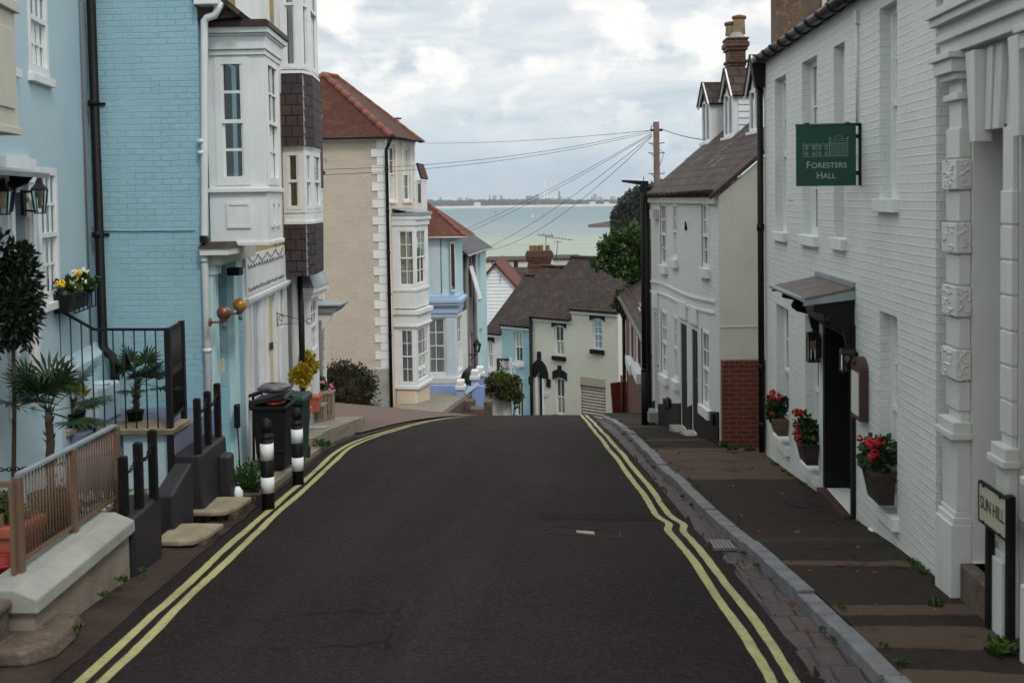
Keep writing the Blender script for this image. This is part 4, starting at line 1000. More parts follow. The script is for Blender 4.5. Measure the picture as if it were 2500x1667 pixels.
    for a, b, g in st: c.bx(x0 - g, x1 + g, y0 - g, y1 + g, zc0 + (zc1 - zc0) * a, zc0 + (zc1 - zc0) * b)
    cc = c.build('chimney', 'chimney_brick', rf)
    f = MB(); f.hexa([(x0, y0, zc1), (x1, y0, zc1), (x1, y1, zc1), (x0, y1, zc1)], [(x0 + .1, y0 + .1, zc1 + .12), (x1 - .1, y0 + .1, zc1 + .12), (x1 - .1, y1 - .1, zc1 + .12), (x0 + .1, y1 - .1, zc1 + .12)]); f.build('flaunching', 'concrete', cc)
    zp = atY(1800, 42, Yc).z
    for x, h in (((x0 + x1) / 2 + .08, zp), ((x0 + x1) / 2 - .05, zp - .10)):
        p = MB(); p.lathe((x, (y0 + y1) / 2 + (0 if h == zp else .2), zc1 + .1), [(.13, 0), (.115, (h - zc1) * .8), (.13, (h - zc1) * .82), (.13, (h - zc1) * .9), (.09, h - zc1 - .1)], 14); po = p.build('chimney_pot', 'pot_clay', cc)
        MB().lathe((x, (y0 + y1) / 2 + (0 if h == zp else .2), h - .01), [(.14, 0), (.15, .02), (.15, .06), (.06, .09)], 14).build('pot_cap', 'ridge_tile', po)
    # small fittings: boot-scraper boxes and alarm box
    for (x0, x1, y0, y1) in ((230, 252, 1010, 1075), (258, 276, 1000, 1072), (596, 618, 1118, 1200)):
        a, b, e, g = opp('L', x0, x1, y0, y1); MB().box(F2, a, b, .026, .07, e, g).build('meter_box', 'black_paint', t)
    a, b, e, g = opp('K', 398, 430, 1025, 1115); MB().box(F2, a, b, 0, .12, e, g).build('alarm_box', 'paper', t)
    a, b, e, g = opp('K', 692, 706, 1140, 1225); mm = MB(); mm.tube([F2.p((a + b) / 2, .02, e), F2.p((a + b) / 2, .03, g)], .03, 6, r1=.012); mm.build('tie_plate', 'iron', t)
    pz = MB(); sp = L + .06; pz.tube([F2.p(sp, .06, zr(24.5) + .1), F2.p(sp, .06, ze)], .055, 10); pz.build('downpipe', 'black_paint', t)
dormer_house()
def brick_pier():
    Y = 18.25; A, B = atY(1763, 885, Y), atY(1868, 1092, Y); t = thing('brick_wall', 'low red brick wall with dark capping against the cream gable end', 'wall', ((A.x + B.x) / 2, Y, B.z))
    MB().bx(A.x, 3.9, Y, Y + .16, -4.7, A.z - .08).build('brickwork', 'red_brick', t, bev=.004)
    m = MB(); x = A.x
    while x < 3.85: m.bx(x, x + .068, Y - .004, Y + .164, A.z - .078, A.z + .02); x += .078
    m.build('brick_capping', 'red_brick', t)
brick_pier()
# ---------------------------------------------------------------- lamp post
def lamp_post():
    Y = 24.0; b = atY(1575, 1030, Y); x = b.x; zt = atY(1574, 445, Y).z; zg = zr(Y) + .08
    t = thing('street_lamp', 'slim black street lamp with a flat wedge arm beside the dormer house', 'street lamp', (x, Y, zg))
    m = MB(); m.tube([(x, Y, zg - .2), (x, Y, zg + 1.15)], .078, 12); m.tube([(x, Y, zg + 1.15), (x, Y, zg + 1.22)], .078, 12, r1=.058); m.tube([(x, Y, zg + 1.2), (x, Y, zt)], .058, 12, r1=.05); m.build('post', 'black_paint', t)
    e = atY(1518, 441, Y); a = MB(); zz = zt + .02
    a.hexa([(e.x, Y - .06, e.z - .03), (x + .12, Y - .06, zz - .11), (x + .12, Y + .06, zz - .11), (e.x, Y + .06, e.z - .03)], [(e.x, Y - .06, e.z + .012), (x + .12, Y - .06, zz + .0), (x + .12, Y + .06, zz), (e.x, Y + .06, e.z + .012)])
    a.bx(x - .07, x + .17, Y - .05, Y + .05, zz - .2, zz - .112); a.build('lamp_head', 'black_paint', t)
    s = MB(); s.tube([(x + .02, Y, zz), (x + .02, Y, zz + .10)], .008, 6); s.build('light_sensor', 'black_paint', t)
lamp_post()
# ================================================================== LEFT SIDE OF THE STREET
FG = Fr((0, 14), (1, 0), 1)                       # the teal gable, facing up the street
FL = Fr((-4.46, 14), (-.0825, 1), 1)              # teal and white fronts
FP = Fr((-5.86, 14), (-.168, 1), 1)               # pale blue front
def pale_house():
    t = thing('pale_blue_house', 'pale blue rendered house with white sash windows and a canopied violet door', 'house', FP.p(-2, 0, -2.6))
    o1 = opening(FP, 90, 136, -70, 192); o2 = opening(FP, 100, 146, 412, 735); o3 = opening(FP, 36, 54, -90, 172)
    dd = opening(FP, 26, 66, 470, 1010)
    m = MB(); wall(m, FP, -9, 0, -4.2, 5.0, [(*o1, .05), (*o2, .05), (*o3, .05), (*dd, .18)]); shell(m, FP, -9, 0, 6, -4.2, 5.0); m.build('wall', 'pale_blue_render', t)
    for o in (o1, o2, o3): window(FP, *o, .012, t, 'white_wood', 3, 2, fr=.075, mun=.03, sill='white_wood', proj=.06, curtain=('curtain_white', .3))
    d = MB(); d.box(FP, dd[0], dd[1], -.18, -.13, dd[2], dd[3]); 
    for k in range(2):
        for (e, g) in ((.08, .42), (.5, .93)): d.box(FP, dd[0] + .08 + k * .42, dd[0] + .40 + k * .42, -.13, -.115, dd[2] + (dd[3]-dd[2]) * e, dd[2] + (dd[3]-dd[2]) * g)
    dr = d.build('door', 'door_violet', t); MB().ball(FP.p(dd[1] - .1, -.09, dd[2] + 1), .03).build('handle', 'brown_metal', dr)
    c = MB()
    for a, b in ((dd[0] - .16, dd[0]), (dd[1], dd[1] + .16)): c.box(FP, a, b, 0, .05, dd[2], dd[3] + .1); c.box(FP, a + .03, b - .03, .05, .075, dd[2] + .1, dd[3])
    c.box(FP, dd[0] - .22, dd[1] + .22, 0, .07, dd[3] + .1, dd[3] + .34); c.build('door_case', 'white_wood', t)
    # canopy on dark brackets
    D = .36; ca, cb = FP.S(2, 415, D), FP.S(122, 415, D); zc = FP.Z(120, 424, D); k = MB()
    k.slab([FP.p(ca - .5, D, zc), FP.p(cb, D, zc), FP.p(cb, 0, zc + .07), FP.p(ca - .5, 0, zc + .07)], .045); cn = k.build('canopy', 'lead', t)
    for s in (cb - .30, ca - .1):
        b = MB(); b.prism([FP.p(s, x, z) for x, z in ((0, zc + .03), (D - .08, zc - .03), (D - .14, zc - .10), (.12, zc - .14), (.08, zc - .36), (0, zc - .40))], FP.t * .05); b.build('canopy_bracket', 'black_paint', cn)
    # oriel hung on the upper wall
    z0 = FP.Z(38, 312, .5); sb = FP.S(41, 200, .5); zm = FP.Z(38, 35, .5)
    b = MB(); b.box(FP, sb - 1.9, sb, .002, .5, z0, zm); b.box(FP, sb - 1.95, sb + .03, .003, .54, zm, zm + .09); b.box(FP, sb - 1.93, sb + .02, .003, .52, z0 - .06, z0)
    for x in (.1, .62): b.box(FP, sb - x - .42, sb - x, .5, .515, z0 + .15, zm - .15)
    orl = b.build('oriel_bay', 'oriel_cream', t, bev=.006)
    f = MB()
    for s in (sb - .06, sb - .65, sb - 1.25, sb - 1.85): f.box(FP, s - .04, s + .04, .44, .52, zm + .09, zm + 2)
    f.box(FP, sb - 1.9, sb, .44, .52, zm + 1.0, zm + 1.06); f.build('oriel_frame', 'white_wood', orl)
    MB().poly([FP.p(sb - 1.9, .48, zm + .09), FP.p(sb, .48, zm + .09), FP.p(sb, .48, zm + 2), FP.p(sb - 1.9, .48, zm + 2)]).build('oriel_glazing', 'glass_dark', orl)
    # plinth band with a weathered top
    pz = FP.Z(200, 875); p = MB(); p.hexa([FP.p(-2.2, 0, -4), FP.p(-.02, 0, -4), FP.p(-.02, .14, -4), FP.p(-2.2, .14, -4)], [FP.p(-2.2, .0, pz + .12), FP.p(-.02, .0, pz + .12), FP.p(-.02, .14, pz), FP.p(-2.2, .14, pz)]); p.build('plinth', 'pale_blue_render', t)
    # black downpipe in the corner with its swan neck
    u0 = FP.p(-.14, .10, 0); q = [(u0.x, u0.y, 5), (u0.x + .02, u0.y, FG.Z(214, 838)), (u0.x + .05, u0.y - .02, FG.Z(216, 852)), (u0.x + .15, u0.y - .03, FG.Z(222, 868)), (u0.x + .17, u0.y - .03, FG.Z(224, 890)), (u0.x + .17, u0.y - .03, -3.0)]
    m = MB(); m.tube(q, .055, 10)
    for v in (262, 580): z = FG.Z(200, v); m.tube([(u0.x, u0.y, z), (u0.x, u0.y, z + .07)], .068, 10); m.box(FG, u0.x - .13, u0.x + .1, -.03, .03, z + .02, z + .05)
    m.build('downpipe', 'black_paint', t)
    w = FP.p(-.32, .02, 0); m = MB(); m.tube([(w.x, w.y, -2.5), (w.x, w.y, 5)], .012, 6); m.build('cable', 'grey_render', t)
pale_house()
def carriage_lamp(u0, u1, v0, v1, label):
    d = .17; s = FP.S((u0 + u1) / 2, (v0 + v1) / 2, d); z0, z1 = FP.Z(u1, v1, d), FP.Z(u1, v0, d); h = z1 - z0; wd = .062
    t = thing('wall_lantern', label, 'wall lantern', FP.p(s, 0, z0), 'lanterns either side of the violet door')
    P = lambda a, b, z, k: FP.p(s + a * k, d + b * k, z)
    zt = z0 + h * .68; f = MB(); cs = ((-1, -1), (1, -1), (1, 1), (-1, 1))
    for i, (a, b) in enumerate(cs):
        f.bar(P(a, b, z0, wd * .62), P(a, b, zt, wd), .012); c, e = cs[(i + 1) % 4]; f.bar(P(a, b, z0, wd * .62), P(c, e, z0, wd * .62), .012); f.bar(P(a, b, zt, wd), P(c, e, zt, wd), .016)
    f.build('frame', 'iron', t)
    r = MB(); r.hexa([P(a, b, zt, wd * 1.15) for a, b in cs], [P(a, b, z0 + h * .86, wd * .45) for a, b in cs]); r.hexa([P(a, b, z0 + h * .86, wd * .5) for a, b in cs], [P(a, b, z0 + h * .95, wd * .4) for a, b in cs]); r.ball(P(0, 0, z0 + h * .98, 1), .025); r.build('cap', 'iron', t)
    g = MB()
    for i, (a, b) in enumerate(cs): c, e = cs[(i + 1) % 4]; g.poly([P(a, b, z0, wd * .6), P(c, e, z0, wd * .6), P(c, e, zt, wd * .97), P(a, b, zt, wd * .97)])
    g.build('pane', 'glass_clear', t)
    MB().lathe(P(0, 0, z0 + .05, 1), [(.02, 0), (.02, .09), (.035, .12), (.03, .18), (.01, .22)], 10).build('bulb', 'bulb', t)
    m = MB(); m.box(FP, s - .05, s + .05, .002, .03, z0 - .02, zt); m.bar(FP.p(s, .02, zt - .02), FP.p(s, d - wd, zt - .02), .025); m.bar(FP.p(s, .02, z0 + .03), FP.p(s, d - wd * .6, z0 + .02), .02); m.build('wall_plate', 'iron', t)
carriage_lamp(80, 113, 437, 520, 'dark carriage lantern between the violet door and the lower sash window'); carriage_lamp(-8, 24, 440, 523, 'dark carriage lantern on the near side of the violet door, cut by the picture edge')
def flower_box_left():
    a = FP.S(128, 730); b = FP.S(192, 700, .22); z1 = FP.Z(150, 728, .2)
    t = window_box(FP, a, min(a + .95, -.12), z1 - .20, z1, 'black window box of yellow and cream blooms on the pale blue wall', None, 9, 'flower_yellow', 'black_paint', dep=.20, top=.22, nf=9, leaf='leaf_geranium')
    q = random.Random(8)
    for i in range(8):
        f = MB(); s = q.uniform(a + .45, min(a + .9, -.15)); c = FP.p(s, q.uniform(.05, .2), z1 + q.uniform(.08, .22))
        for j in range(14): g = Vector((q.gauss(0, 1), q.gauss(0, 1), q.gauss(0, 1))).normalized() * .035; f.ball(c + g, .016, 5, 4)
        f.build('pale_flower', 'flower_white', t)
    m = MB(); e = min(a + .95, -.12)
    for z in (z1 + .03, z1 - .2): m.bar(FP.p(a, .23, z), FP.p(e, .23, z), .015)
    for k in range(6): s = a + (e - a) * k / 5; m.bar(FP.p(s, .23, z1 - .2), FP.p(s, .23, z1 + .03), .012)
    m.build('holder', 'iron', t)
flower_box_left()

def teal_house():
    t = thing('teal_house', 'teal painted brick house with a white panelled oriel window over its doorway', 'house', (-5.2, 15, -3.6))
    xl = FG.S(203, 500); ze = 2.35
    m = MB(); m.poly([FG.p(xl, 0, -4.2), FG.p(-4.46, 0, -4.2), FG.p(-4.46, 0, ze), FG.p(xl, 0, ze + (-4.46 - xl) * .95 + 1.5)])
    m.poly([FG.p(xl - 3.5, -.01, -4.2), FG.p(xl + .01, -.01, -4.2), FG.p(xl + .01, -.01, 5), FG.p(xl - 3.5, -.01, 5)])
    m.build('gable_wall', 'teal_brick', t)
    da, db = FL.S(516), FL.S(553); dz = zr(14.6) + .35
    L = 2.35
    m = MB(); wall(m, FL, 0, L, -4.3, ze, [(da, db, dz, FL.Z(530, 655), .35)]); m.poly([FL.p(L, 0, -4.3), FL.p(L, -5, -4.3), FL.p(L, -5, ze), FL.p(L, 0, ze)])
    m.build('front_wall', 'teal_brick', t)
    d = MB(); d.box(FL, da, db, -.35, -.30, dz, FL.Z(530, 655)); d.box(FL, da + .1, db - .1, -.30, -.28, dz + .15, dz + 1.0); dr = d.build('door', 'door_blue', t); MB().box(FL, da + .12, db - .12, -.30, -.285, dz + 1.15, dz + 1.9).build('pane', 'glass_dark', dr)
    # pilasters and fascia of the doorway
    p = MB(); zf = FL.Z(530, 640)
    for a, b, mt in ((.05, .20, 0), (.30, da - .03, 0), (db + .03, db + .28, 0)): p.box(FL, a, b, 0, .09, -4.2, zf); p.box(FL, a - .02, b + .02, 0, .13, zf - .12, zf)
    p.build('door_case', 'cyan_paint', t)
    f = MB(); f.box(FL, .0, L, .0, .20, zf, FL.Z(540, 598)); f.build('shop_fascia', 'oriel_cream', t)
    # shelf with lead top at the corner
    a = atY(486, 606, 13.93); e = MB(); e.bx(-4.47, -4.12, 13.86, 14.4, FG.Z(500, 622), FG.Z(500, 606)); e.build('corner_shelf', 'white_wall', t); e = MB(); e.hexa([(-4.49, 13.84, FG.Z(500, 606)), (-4.10, 13.84, FG.Z(500, 606)), (-4.10, 14.4, FG.Z(500, 606)), (-4.49, 14.4, FG.Z(500, 606))], [(-4.45, 13.9, FG.Z(500, 592)), (-4.14, 13.9, FG.Z(500, 592)), (-4.14, 14.4, FG.Z(500, 592)), (-4.45, 14.4, FG.Z(500, 592))]); e.build('shelf_lead', 'gutter_brown', t)
    # a cable run on the gable
    P = [cr('A', *q) for q in ((545, -10), (565, 300), (572, 700), (580, 1250), (585, 1420), (600, 1455), (640, 1470), (900, 1472), (1245, 1468))]
    c = MB(); c.tube([(*FG.p(FG.S(u, v), .012, 0).xy, FG.Z(u, v)) for u, v in P], .009, 6); c.build('cable', 'teal_brick', t)
    # white downpipe at the corner
    x = -4.39; pp = MB(); yy = 13.95
    q = [cr('E', 350, 20), cr('E', 318, 100), cr('E', 290, 150), cr('E', 215, 175), cr('E', 192, 205), cr('E', 192, 330)]
    pts = [atY(u, v, yy) for u, v in q]; pts.append(atY(499, 600, yy)); pts.append(Vector((pts[-1].x, yy, -3.9))); pp.tube(pts, .045, 10)
    for v in (350, 378, 640, 860): z = atY(499, v, yy).z; pp.tube([(pts[-1].x, yy, z), (pts[-1].x, yy, z + .05)], .054, 10)
    pp.build('downpipe', 'white_pipe', t)
    # eaves: boxed end, white gutter, dark soffit, roof
    e = MB(); b0, b1 = atY(476, 12, 13.9), atY(512, -30, 13.9); e.bx(b0.x, b1.x + .1, 13.85, 14.1, b0.z, b1.z + .4); e.build('eaves_box', 'white_wood', t)
    g = MB(); A = atY(530, 0, 14.0); half_gutter(g, (A.x, 13.9, A.z - .02), FL.p(L, .55, A.z - .06), .07, 8, .4); g.build('gutter', 'white_pipe', t)
    s = MB(); s.hexa([FL.p(0.02, 0, ze - .12), FL.p(L, 0, ze - .12), FL.p(L, .5, ze - .08), FL.p(.02, .5, ze - .08)], [FL.p(0.02, 0, ze), FL.p(L, 0, ze), FL.p(L, .5, ze - .02), FL.p(.02, .5, ze - .02)]); s.build('soffit', 'gutter_brown', t)
    r = MB(); r.slab([FL.p(-.1, .55, ze - .03), FL.p(L, .55, ze - .03), FL.p(L, -4, ze + 3.8), FL.p(-.1, -4, ze + 3.8)], .06); r.build('roof', 'slate_tiles', t)
    # ---- oriel: near side, front, far side
    Y0 = 14.32; z = lambda v: atY(580, v, Y0).z; xo = atY(650, 400, Y0).x; A = Vector((-4.47, Y0, 0)); B = Vector((xo, Y0, 0)); dv = Vector((-.0825, 1, 0)).normalized(); C = B + dv * 1.15; Dv = Vector((C.x - .62, C.y + .1, 0))
    plan = [A, B, C, Dv]
    def ring(mb, z0, z1, grow):
        cen = (A + B + C + Dv) / 4; q = [p + (p - cen).normalized() * grow * 1.25 if grow else p for p in plan]
        q[0] = Vector((A.x, q[0].y, 0)); q[3] = Vector((Dv.x, q[3].y, 0))
        mb.hexa([Vector((p.x, p.y, z0)) for p in q], [Vector((p.x, p.y, z1)) for p in q])
    FN = Fr((A.x, A.y), (1, 0), 1); FO = Fr((B.x, B.y), (dv.x, dv.y), 1); wn = B.x - A.x
    zb, zs_, zw1 = z(596), z(460), z(128)
    m = MB(); n0, n1 = FN.S(526, 300), FN.S(610, 300); wz0, wz1 = z(452), z(140)
    wall(m, FN, 0, wn, zb, zw1 + .1, [(n0, n1, wz0, wz1, .06)]); o0, o1 = .16, .95; wall(m, FO, 0, 1.15, zb, zw1 + .1, [(o0, o1, wz0, wz1, .06)])
    m.poly([C + Vector((0, 0, zb)), Dv + Vector((0, 0, zb)), Dv + Vector((0, 0, zw1)), C + Vector((0, 0, zw1))]); m.poly([p + Vector((0, 0, zb)) for p in plan])
    orl = m.build('oriel_bay', 'white_wood', t)
    window(FN, n0, n1, wz0, wz1, .012, orl, 'white_wood', 1, 2, fr=.085, mun=.035); window(FO, o0, o1, wz0, wz1, .012, orl, 'white_wood', 2, 2, fr=.07, mun=.03)
    b_ = MB(); b_.poly([FL.p(.34, .012, zb + .01), FL.p(1.9, .012, zb + .01), FL.p(1.9, .012, zw1), FL.p(.34, .012, zw1)]); b_.build('room_shade_panel', 'room_shade', orl)  # dark sheet over the wall stands in for the shade of the room
    tr = MB(); ring(tr, zs_ - .05, zs_, .05); ring(tr, zb - .02, zb + .03, .03); tr.build('sill_moulding', 'white_wood', orl, bev=.005); tr = MB(); ring(tr, z(135), z(123), .03); ring(tr, z(122), z(90), .06); ring(tr, z(90), z(84), .09); ring(tr, z(84), z(70), .14); tr.build('cornice', 'white_wood', orl, bev=.005)
    rf = MB(); ring(rf, z(70), z(58), .18); ring(rf, z(58), z(52), .12); rf.build('oriel_roof', 'gutter_brown', orl)
    for Fx, a, b in ((FN, FN.S(554, 520), FN.S(613, 520)), (FO, .25, .50), (FO, .62, .88)):
        zz0, zz1 = z(557), z(494); w_ = .035; pn = MB()
        pn.box(Fx, a, b, .001, .022, zz0, zz0 + w_); pn.box(Fx, a, b, .001, .022, zz1 - w_, zz1); pn.box(Fx, a, a + w_, .001, .022, zz0 + w_, zz1 - w_); pn.box(Fx, b - w_, b, .001, .022, zz0 + w_, zz1 - w_); pn.box(Fx, a + w_, b - w_, .001, .009, zz0 + w_, zz1 - w_); pn.build('oriel_panel', 'white_wood', orl)
    n = FL.p(.42, .0, 0); MB().box(FL, .36, .50, .09, .11, FL.Z(527, 905), FL.Z(527, 875)).build('name_plaque', 'pot_clay', t)
    c = MB(); u, v = cr('B', 1497, 423); q = atY(u, v, 14.9); c.bx(q.x - .06, q.x + .10, 14.75, 14.95, q.z - .05, q.z + .05); c.build('floodlight', 'black_paint', t)
    MB().bx(-4.46, -4.39, 13.84, 13.99, FG.Z(486, 592), FG.Z(486, 575)).build('floodlight', 'black_paint', t)
    c = MB(); u, v = cr('C', 1313, 50); q = FL.p(1.15, .10, atY(u, v, 15).z); c.box(FL, 1.08, 1.2, .09, .15, q.z - .15, q.z + .16); c.tube([FL.p(1.14, .12, q.z - .15), FL.p(1.15, .13, q.z - .5), FL.p(1.2, .13, q.z - .9)], .01, 6); c.build('meter_box', 'black_paint', t)
teal_house()
def globe_lamp(cx, cy, rp, s, label, mt):
    u, v = cr('D', cx, cy); d = .27; P = Vector((0, 0, 0)); sx, z = FL.hit(u, v, d); k = 2800 / FL.p(sx, d, 0).y; r = rp * .25 / k; c = FL.p(sx, d, z)
    t = thing('globe_lamp', label, 'wall lamp', c - Vector((0, 0, r)), 'globe lamps beside the blue doorway')
    MB().ball(c, r, 22, 14).build('globe', mt, t)
    m = MB(); m.lathe(c - Vector((0, 0, r * 1.12)), [(r * .45, 0), (r * .5, .02), (r * .42, r * .25)], 14); m.build('collar', 'brown_metal', t)
    m = MB(); m.tube([c - Vector((0, 0, r * 1.1)), c - Vector((0, 0, r * 2.2))], r * .27, 10); m.build('stem', 'grey_render', t)
    m = MB(); zz = z - r * 1.25; m.tube([FL.p(sx, d, zz), FL.p(sx - .02, .1, zz)], .014, 8); m.build('arm', 'brown_metal', t)
    m = MB(); m.tube([FL.p(sx - .02, .09, zz), FL.p(sx - .02, .115, zz)], .05, 12); m.build('wall_plate', 'brown_metal', t)
globe_lamp(380, 1032, 74, 0, 'brown glass globe lamp on a stem, nearest the teal corner', 'brown_globe'); globe_lamp(533, 958, 68, 0, 'golden glass globe lamp on a stem, further along the front', 'gold_globe')

def white_house():
    """Tall white fronted house with slate-hung bays."""
    t = thing('slate_bay_house', 'tall white fronted house with a slate-hung two storey bay and panelled ground floor', 'house', FL.p(5.5, 0, zr(19)))
    s0, s1 = 2.35, 9.3; zt = 5.0
    ops = [opening(FL, 616, 631, 737, 1000), opening(FL, 655.5, 667, 722, 985), opening(FL, 684, 691, 705, 800), opening(FL, 700, 714, 690, 960)]
    up = [opening(FL, 596, 612, -60, 58), opening(FL, 636, 648, -60, 58)]
    zg = FL.Z(640, 640)
    m = MB(); wall(m, FL, s0, s1, -5.5, zg, [(*o, .06) for o in ops]); m.build('wall', 'white_wall', t); m = MB(); wall(m, FL, s0, s1, 1.9, zt, [(*o, .08) for o in up]); m.build('upper_wall', 'white_wall', t)
    m = MB(); m.poly([FL.p(s0, -.01, zg), FL.p(s1, -.01, zg), FL.p(s1, -.01, 1.9), FL.p(s0, -.01, 1.9)]); m.poly([FL.p(s0, -.01, zg), FL.p(s0, -5, zg), FL.p(s0, -5, zt), FL.p(s0, -.01, zt)]); m.box(FL, 5.25, 5.55, 0, .02, -1.2, 5); shell(m, FL, s1 - .01, s1, 5, -5.5, zt); m.build('brick_wall', 'yellow_brick', t)
    for o in up: window(FL, *o, -.03, t, 'white_wood', 1, 1, glass='glass_dark')
    pn = MB(); pn.box(FL, s0, 4.2, .0, .012, 1.9, zt); pn.build('upper_panelling', 'white_wood', t)
    for o, mt in zip(ops, ('door_pale', 'door_cream', 'glass_dark', 'grey_render')):
        d = MB(); d.box(FL, o[0], o[1], -.06, -.03, o[2], o[3]); dd = d.build('door' if mt != 'glass_dark' else 'arched_window', mt, t)
    # vertical panelling, ledge, carved fascia
    p = MB(); a = 2.4
    while a < 6.6:
        if not any(o[0] - .05 < a < o[1] + .02 for o in ops): p.box(FL, a, a + .07, .001, .02, -5.3, FL.Z(600, 742))
        a += .43
    p.build('panelling', 'white_wood', t)
    z0, z1 = FL.Z(600, 731), FL.Z(682, 695); s_a, s_b = FL.S(600, 731), FL.S(682, 695); b = MB(); zz = (z0 + z1) / 2
    b.box(FL, 2.4, 6.3, .002, .08, zz - .03, zz + .02); b.box(FL, 2.4, 6.3, .002, .05, zz - .08, zz - .03); b.build('ledge', 'white_wood', t)
    f = MB(); f.box(FL, 2.5, 6.0, .001, .03, zz + .06, FL.Z(630, 615)); f.build('fascia', 'white_wall', t)
    w_ = MB(); q = random.Random(6)
    for base, amp, nn in ((zz + .16, .05, 16), (zz + .50, .05, 14), (FL.Z(630, 615) - .02, .10, 4)):
        pts = []
        for k in range(nn * 4 + 1): pts.append(FL.p(2.6 + 3.2 * k / (nn * 4), .04, base - amp * abs(math.sin(math.pi * k / 4)) + q.uniform(-.01, .01)))
        w_.tube(pts, .006, 4)
    w_.build('light_string', 'gutter_brown', t)
    # scroll bracket
    sb, zb0 = FL.S(675, 775), FL.Z(675, 793); zb1 = FL.Z(675, 765); br = MB(); br.tube([FL.p(sb, .01, zb0 - .03), FL.p(sb, .01, zb1 + .03)], .008, 6); br.tube([FL.p(sb, .02, zb1), FL.p(sb, .55, zb0 + .03), FL.p(sb, .02, zb0)], .008, 6)
    br.tube([FL.p(sb, .55 + .05 * math.cos(a * .6), zb0 + .05 + .05 * math.sin(a * .6)) for a in range(10)], .007, 5); br.tube([FL.p(sb, .08 + .045 * math.cos(a * .6), zb1 - .08 + .045 * math.sin(a * .6)) for a in range(10)], .007, 5); br.build('sign_bracket', 'iron', t)
    MB().box(FL, FL.S(657, 850), FL.S(657, 850) + .13, .01, .05, FL.Z(657, 855), FL.Z(657, 837)).build('letter_plate', 'case_brown', t)
    # ---- the hung bay: near face, canted face, front
    s = 6.3; Y0 = FL.p(s, 0, 0).y; z = lambda v: atY(715, v, Y0 + .2).z
    xA = FL.p(s, 0, 0).x - .03; xB = atY(742, 400, Y0).x; xC = atY(763, 400, Y0 + .42).x
    A, B, C = Vector((xA, Y0, 0)), Vector((xB, Y0, 0)), Vector((xC, Y0 + .42, 0)); D_ = C + Vector((-.09, 1.1, 0)); E_ = Vector((D_.x - .75, D_.y + .3, 0)); plan = [A, B, C, D_, E_]
    cen = (A + B + C + D_ + E_) / 5
    def ring(mb, z0, z1, g0, g1=None):
        g1 = g0 if g1 is None else g1; q = lambda g: [p + (p - cen).normalized() * g for p in plan]
        mb.hexa([Vector((p.x, p.y, z0)) for p in q(g0)], [Vector((p.x, p.y, z1)) for p in q(g1)])
    wb = MB(); ring(wb, z(546), z(520), .0); ring(wb, z(547), z(540), .05); bay = wb.build('bay', 'white_wood', t)
    for q_ in ((365, 352, .02), (183, 176, .06)): wb = MB(); ring(wb, z(q_[0]), z(q_[1]), q_[2]); wb.build('bay_moulding', 'white_wood', bay)
    def band(v0, v1, wn_v0, wn_v1):
        for i, (p, q) in enumerate(((A, B), (B, C), (C, D_), (D_, E_))):
            dv = q - p; l = dv.length; Fx = Fr((p.x, p.y), (dv.x, dv.y), 1); mm = MB(); e = min(.11, l * .16)
            if i == 3: mm.poly([Fx.p(0, 0, z(v0)), Fx.p(l, 0, z(v0)), Fx.p(l, 0, z(v1)), Fx.p(0, 0, z(v1))]); mm.build('bay_wall', 'white_wood', bay); continue
            op = (e, l - e, z(wn_v0), z(wn_v1)); wall(mm, Fx, 0, l, z(v0), z(v1), [(*op, .04)]); mm.build('bay_wall', 'white_wood', bay); window(Fx, *op, .008, bay, 'white_wood', 1, 1, fr=.05, curtain=('curtain_white', .25) if v1 < 0 else None)
    band(522, 365, 511, 374); band(172, -160, 168, -140)
    for q_ in ((672, 548, .04, .07), (357, 184, .10, .05)): sl = MB(); ring(sl, z(q_[0]), z(q_[1]), q_[2], q_[3]); sl.build('slate_hanging', 'hung_slates', bay)
    ld = MB()
    for (v0, v1, g0, g1) in ((672, 548, .04, .07), (357, 184, .10, .05)):
        q0, q1 = B + (B - cen).normalized() * (g0 + .004), B + (B - cen).normalized() * (g1 + .004); n = 6
        for k in range(n):
            P = lambda f: Vector((q0.x + (q1.x - q0.x) * f, q0.y + (q1.y - q0.y) * f, z(v0) + (z(v1) - z(v0)) * f)); a, b = P(k / n), P((k + .97) / n); dd = (C - B).normalized()
            ld.hexa([a, a + dd * .085, a + dd * .085 + Vector((.006, -.006, 0)), a + Vector((.004, -.006, 0))], [b, b + dd * .02, b + dd * .02 + Vector((.006, -.006, 0)), b + Vector((.004, -.006, 0))])
    ld.build('lead_hip', 'lead', bay)
    # ground floor bay beyond it
    Y1 = FL.p(7.6, 0, 0).y; zz = lambda v: atY(750, v, Y1).z; x0 = FL.p(7.6, 0, 0).x; x1 = atY(757, 800, Y1).x; g = MB()
    Fn = Fr((x0, Y1), (1, 0), 1); Ff = Fr((x1, Y1), (-.0825, 1), 1); op = (.06, x1 - x0 - .07, zz(870), zz(735)); wall(g, Fn, 0, x1 - x0, -5.6, zz(728), [(*op, .05)])
    op2 = (.12, 1.0, zz(870), zz(735)); wall(g, Ff, 0, 1.2, -5.6, zz(728), [(*op2, .05)]); gb = g.build('ground_bay', 'white_wood', t)
    window(Fn, *op, .0, gb, 'white_wood', 2, 2, glass='glass_dark'); window(Ff, *op2, .0, gb, 'white_wood', 2, 2)
    c = MB(); c.bx(x0 - .02, x1 + .06, Y1 - .06, Y1 + 1.3, zz(728), zz(716)); c.bx(x0 - .02, x1 + .10, Y1 - .10, Y1 + 1.35, zz(716), zz(702)); c.build('bay_cornice', 'white_wood', gb)
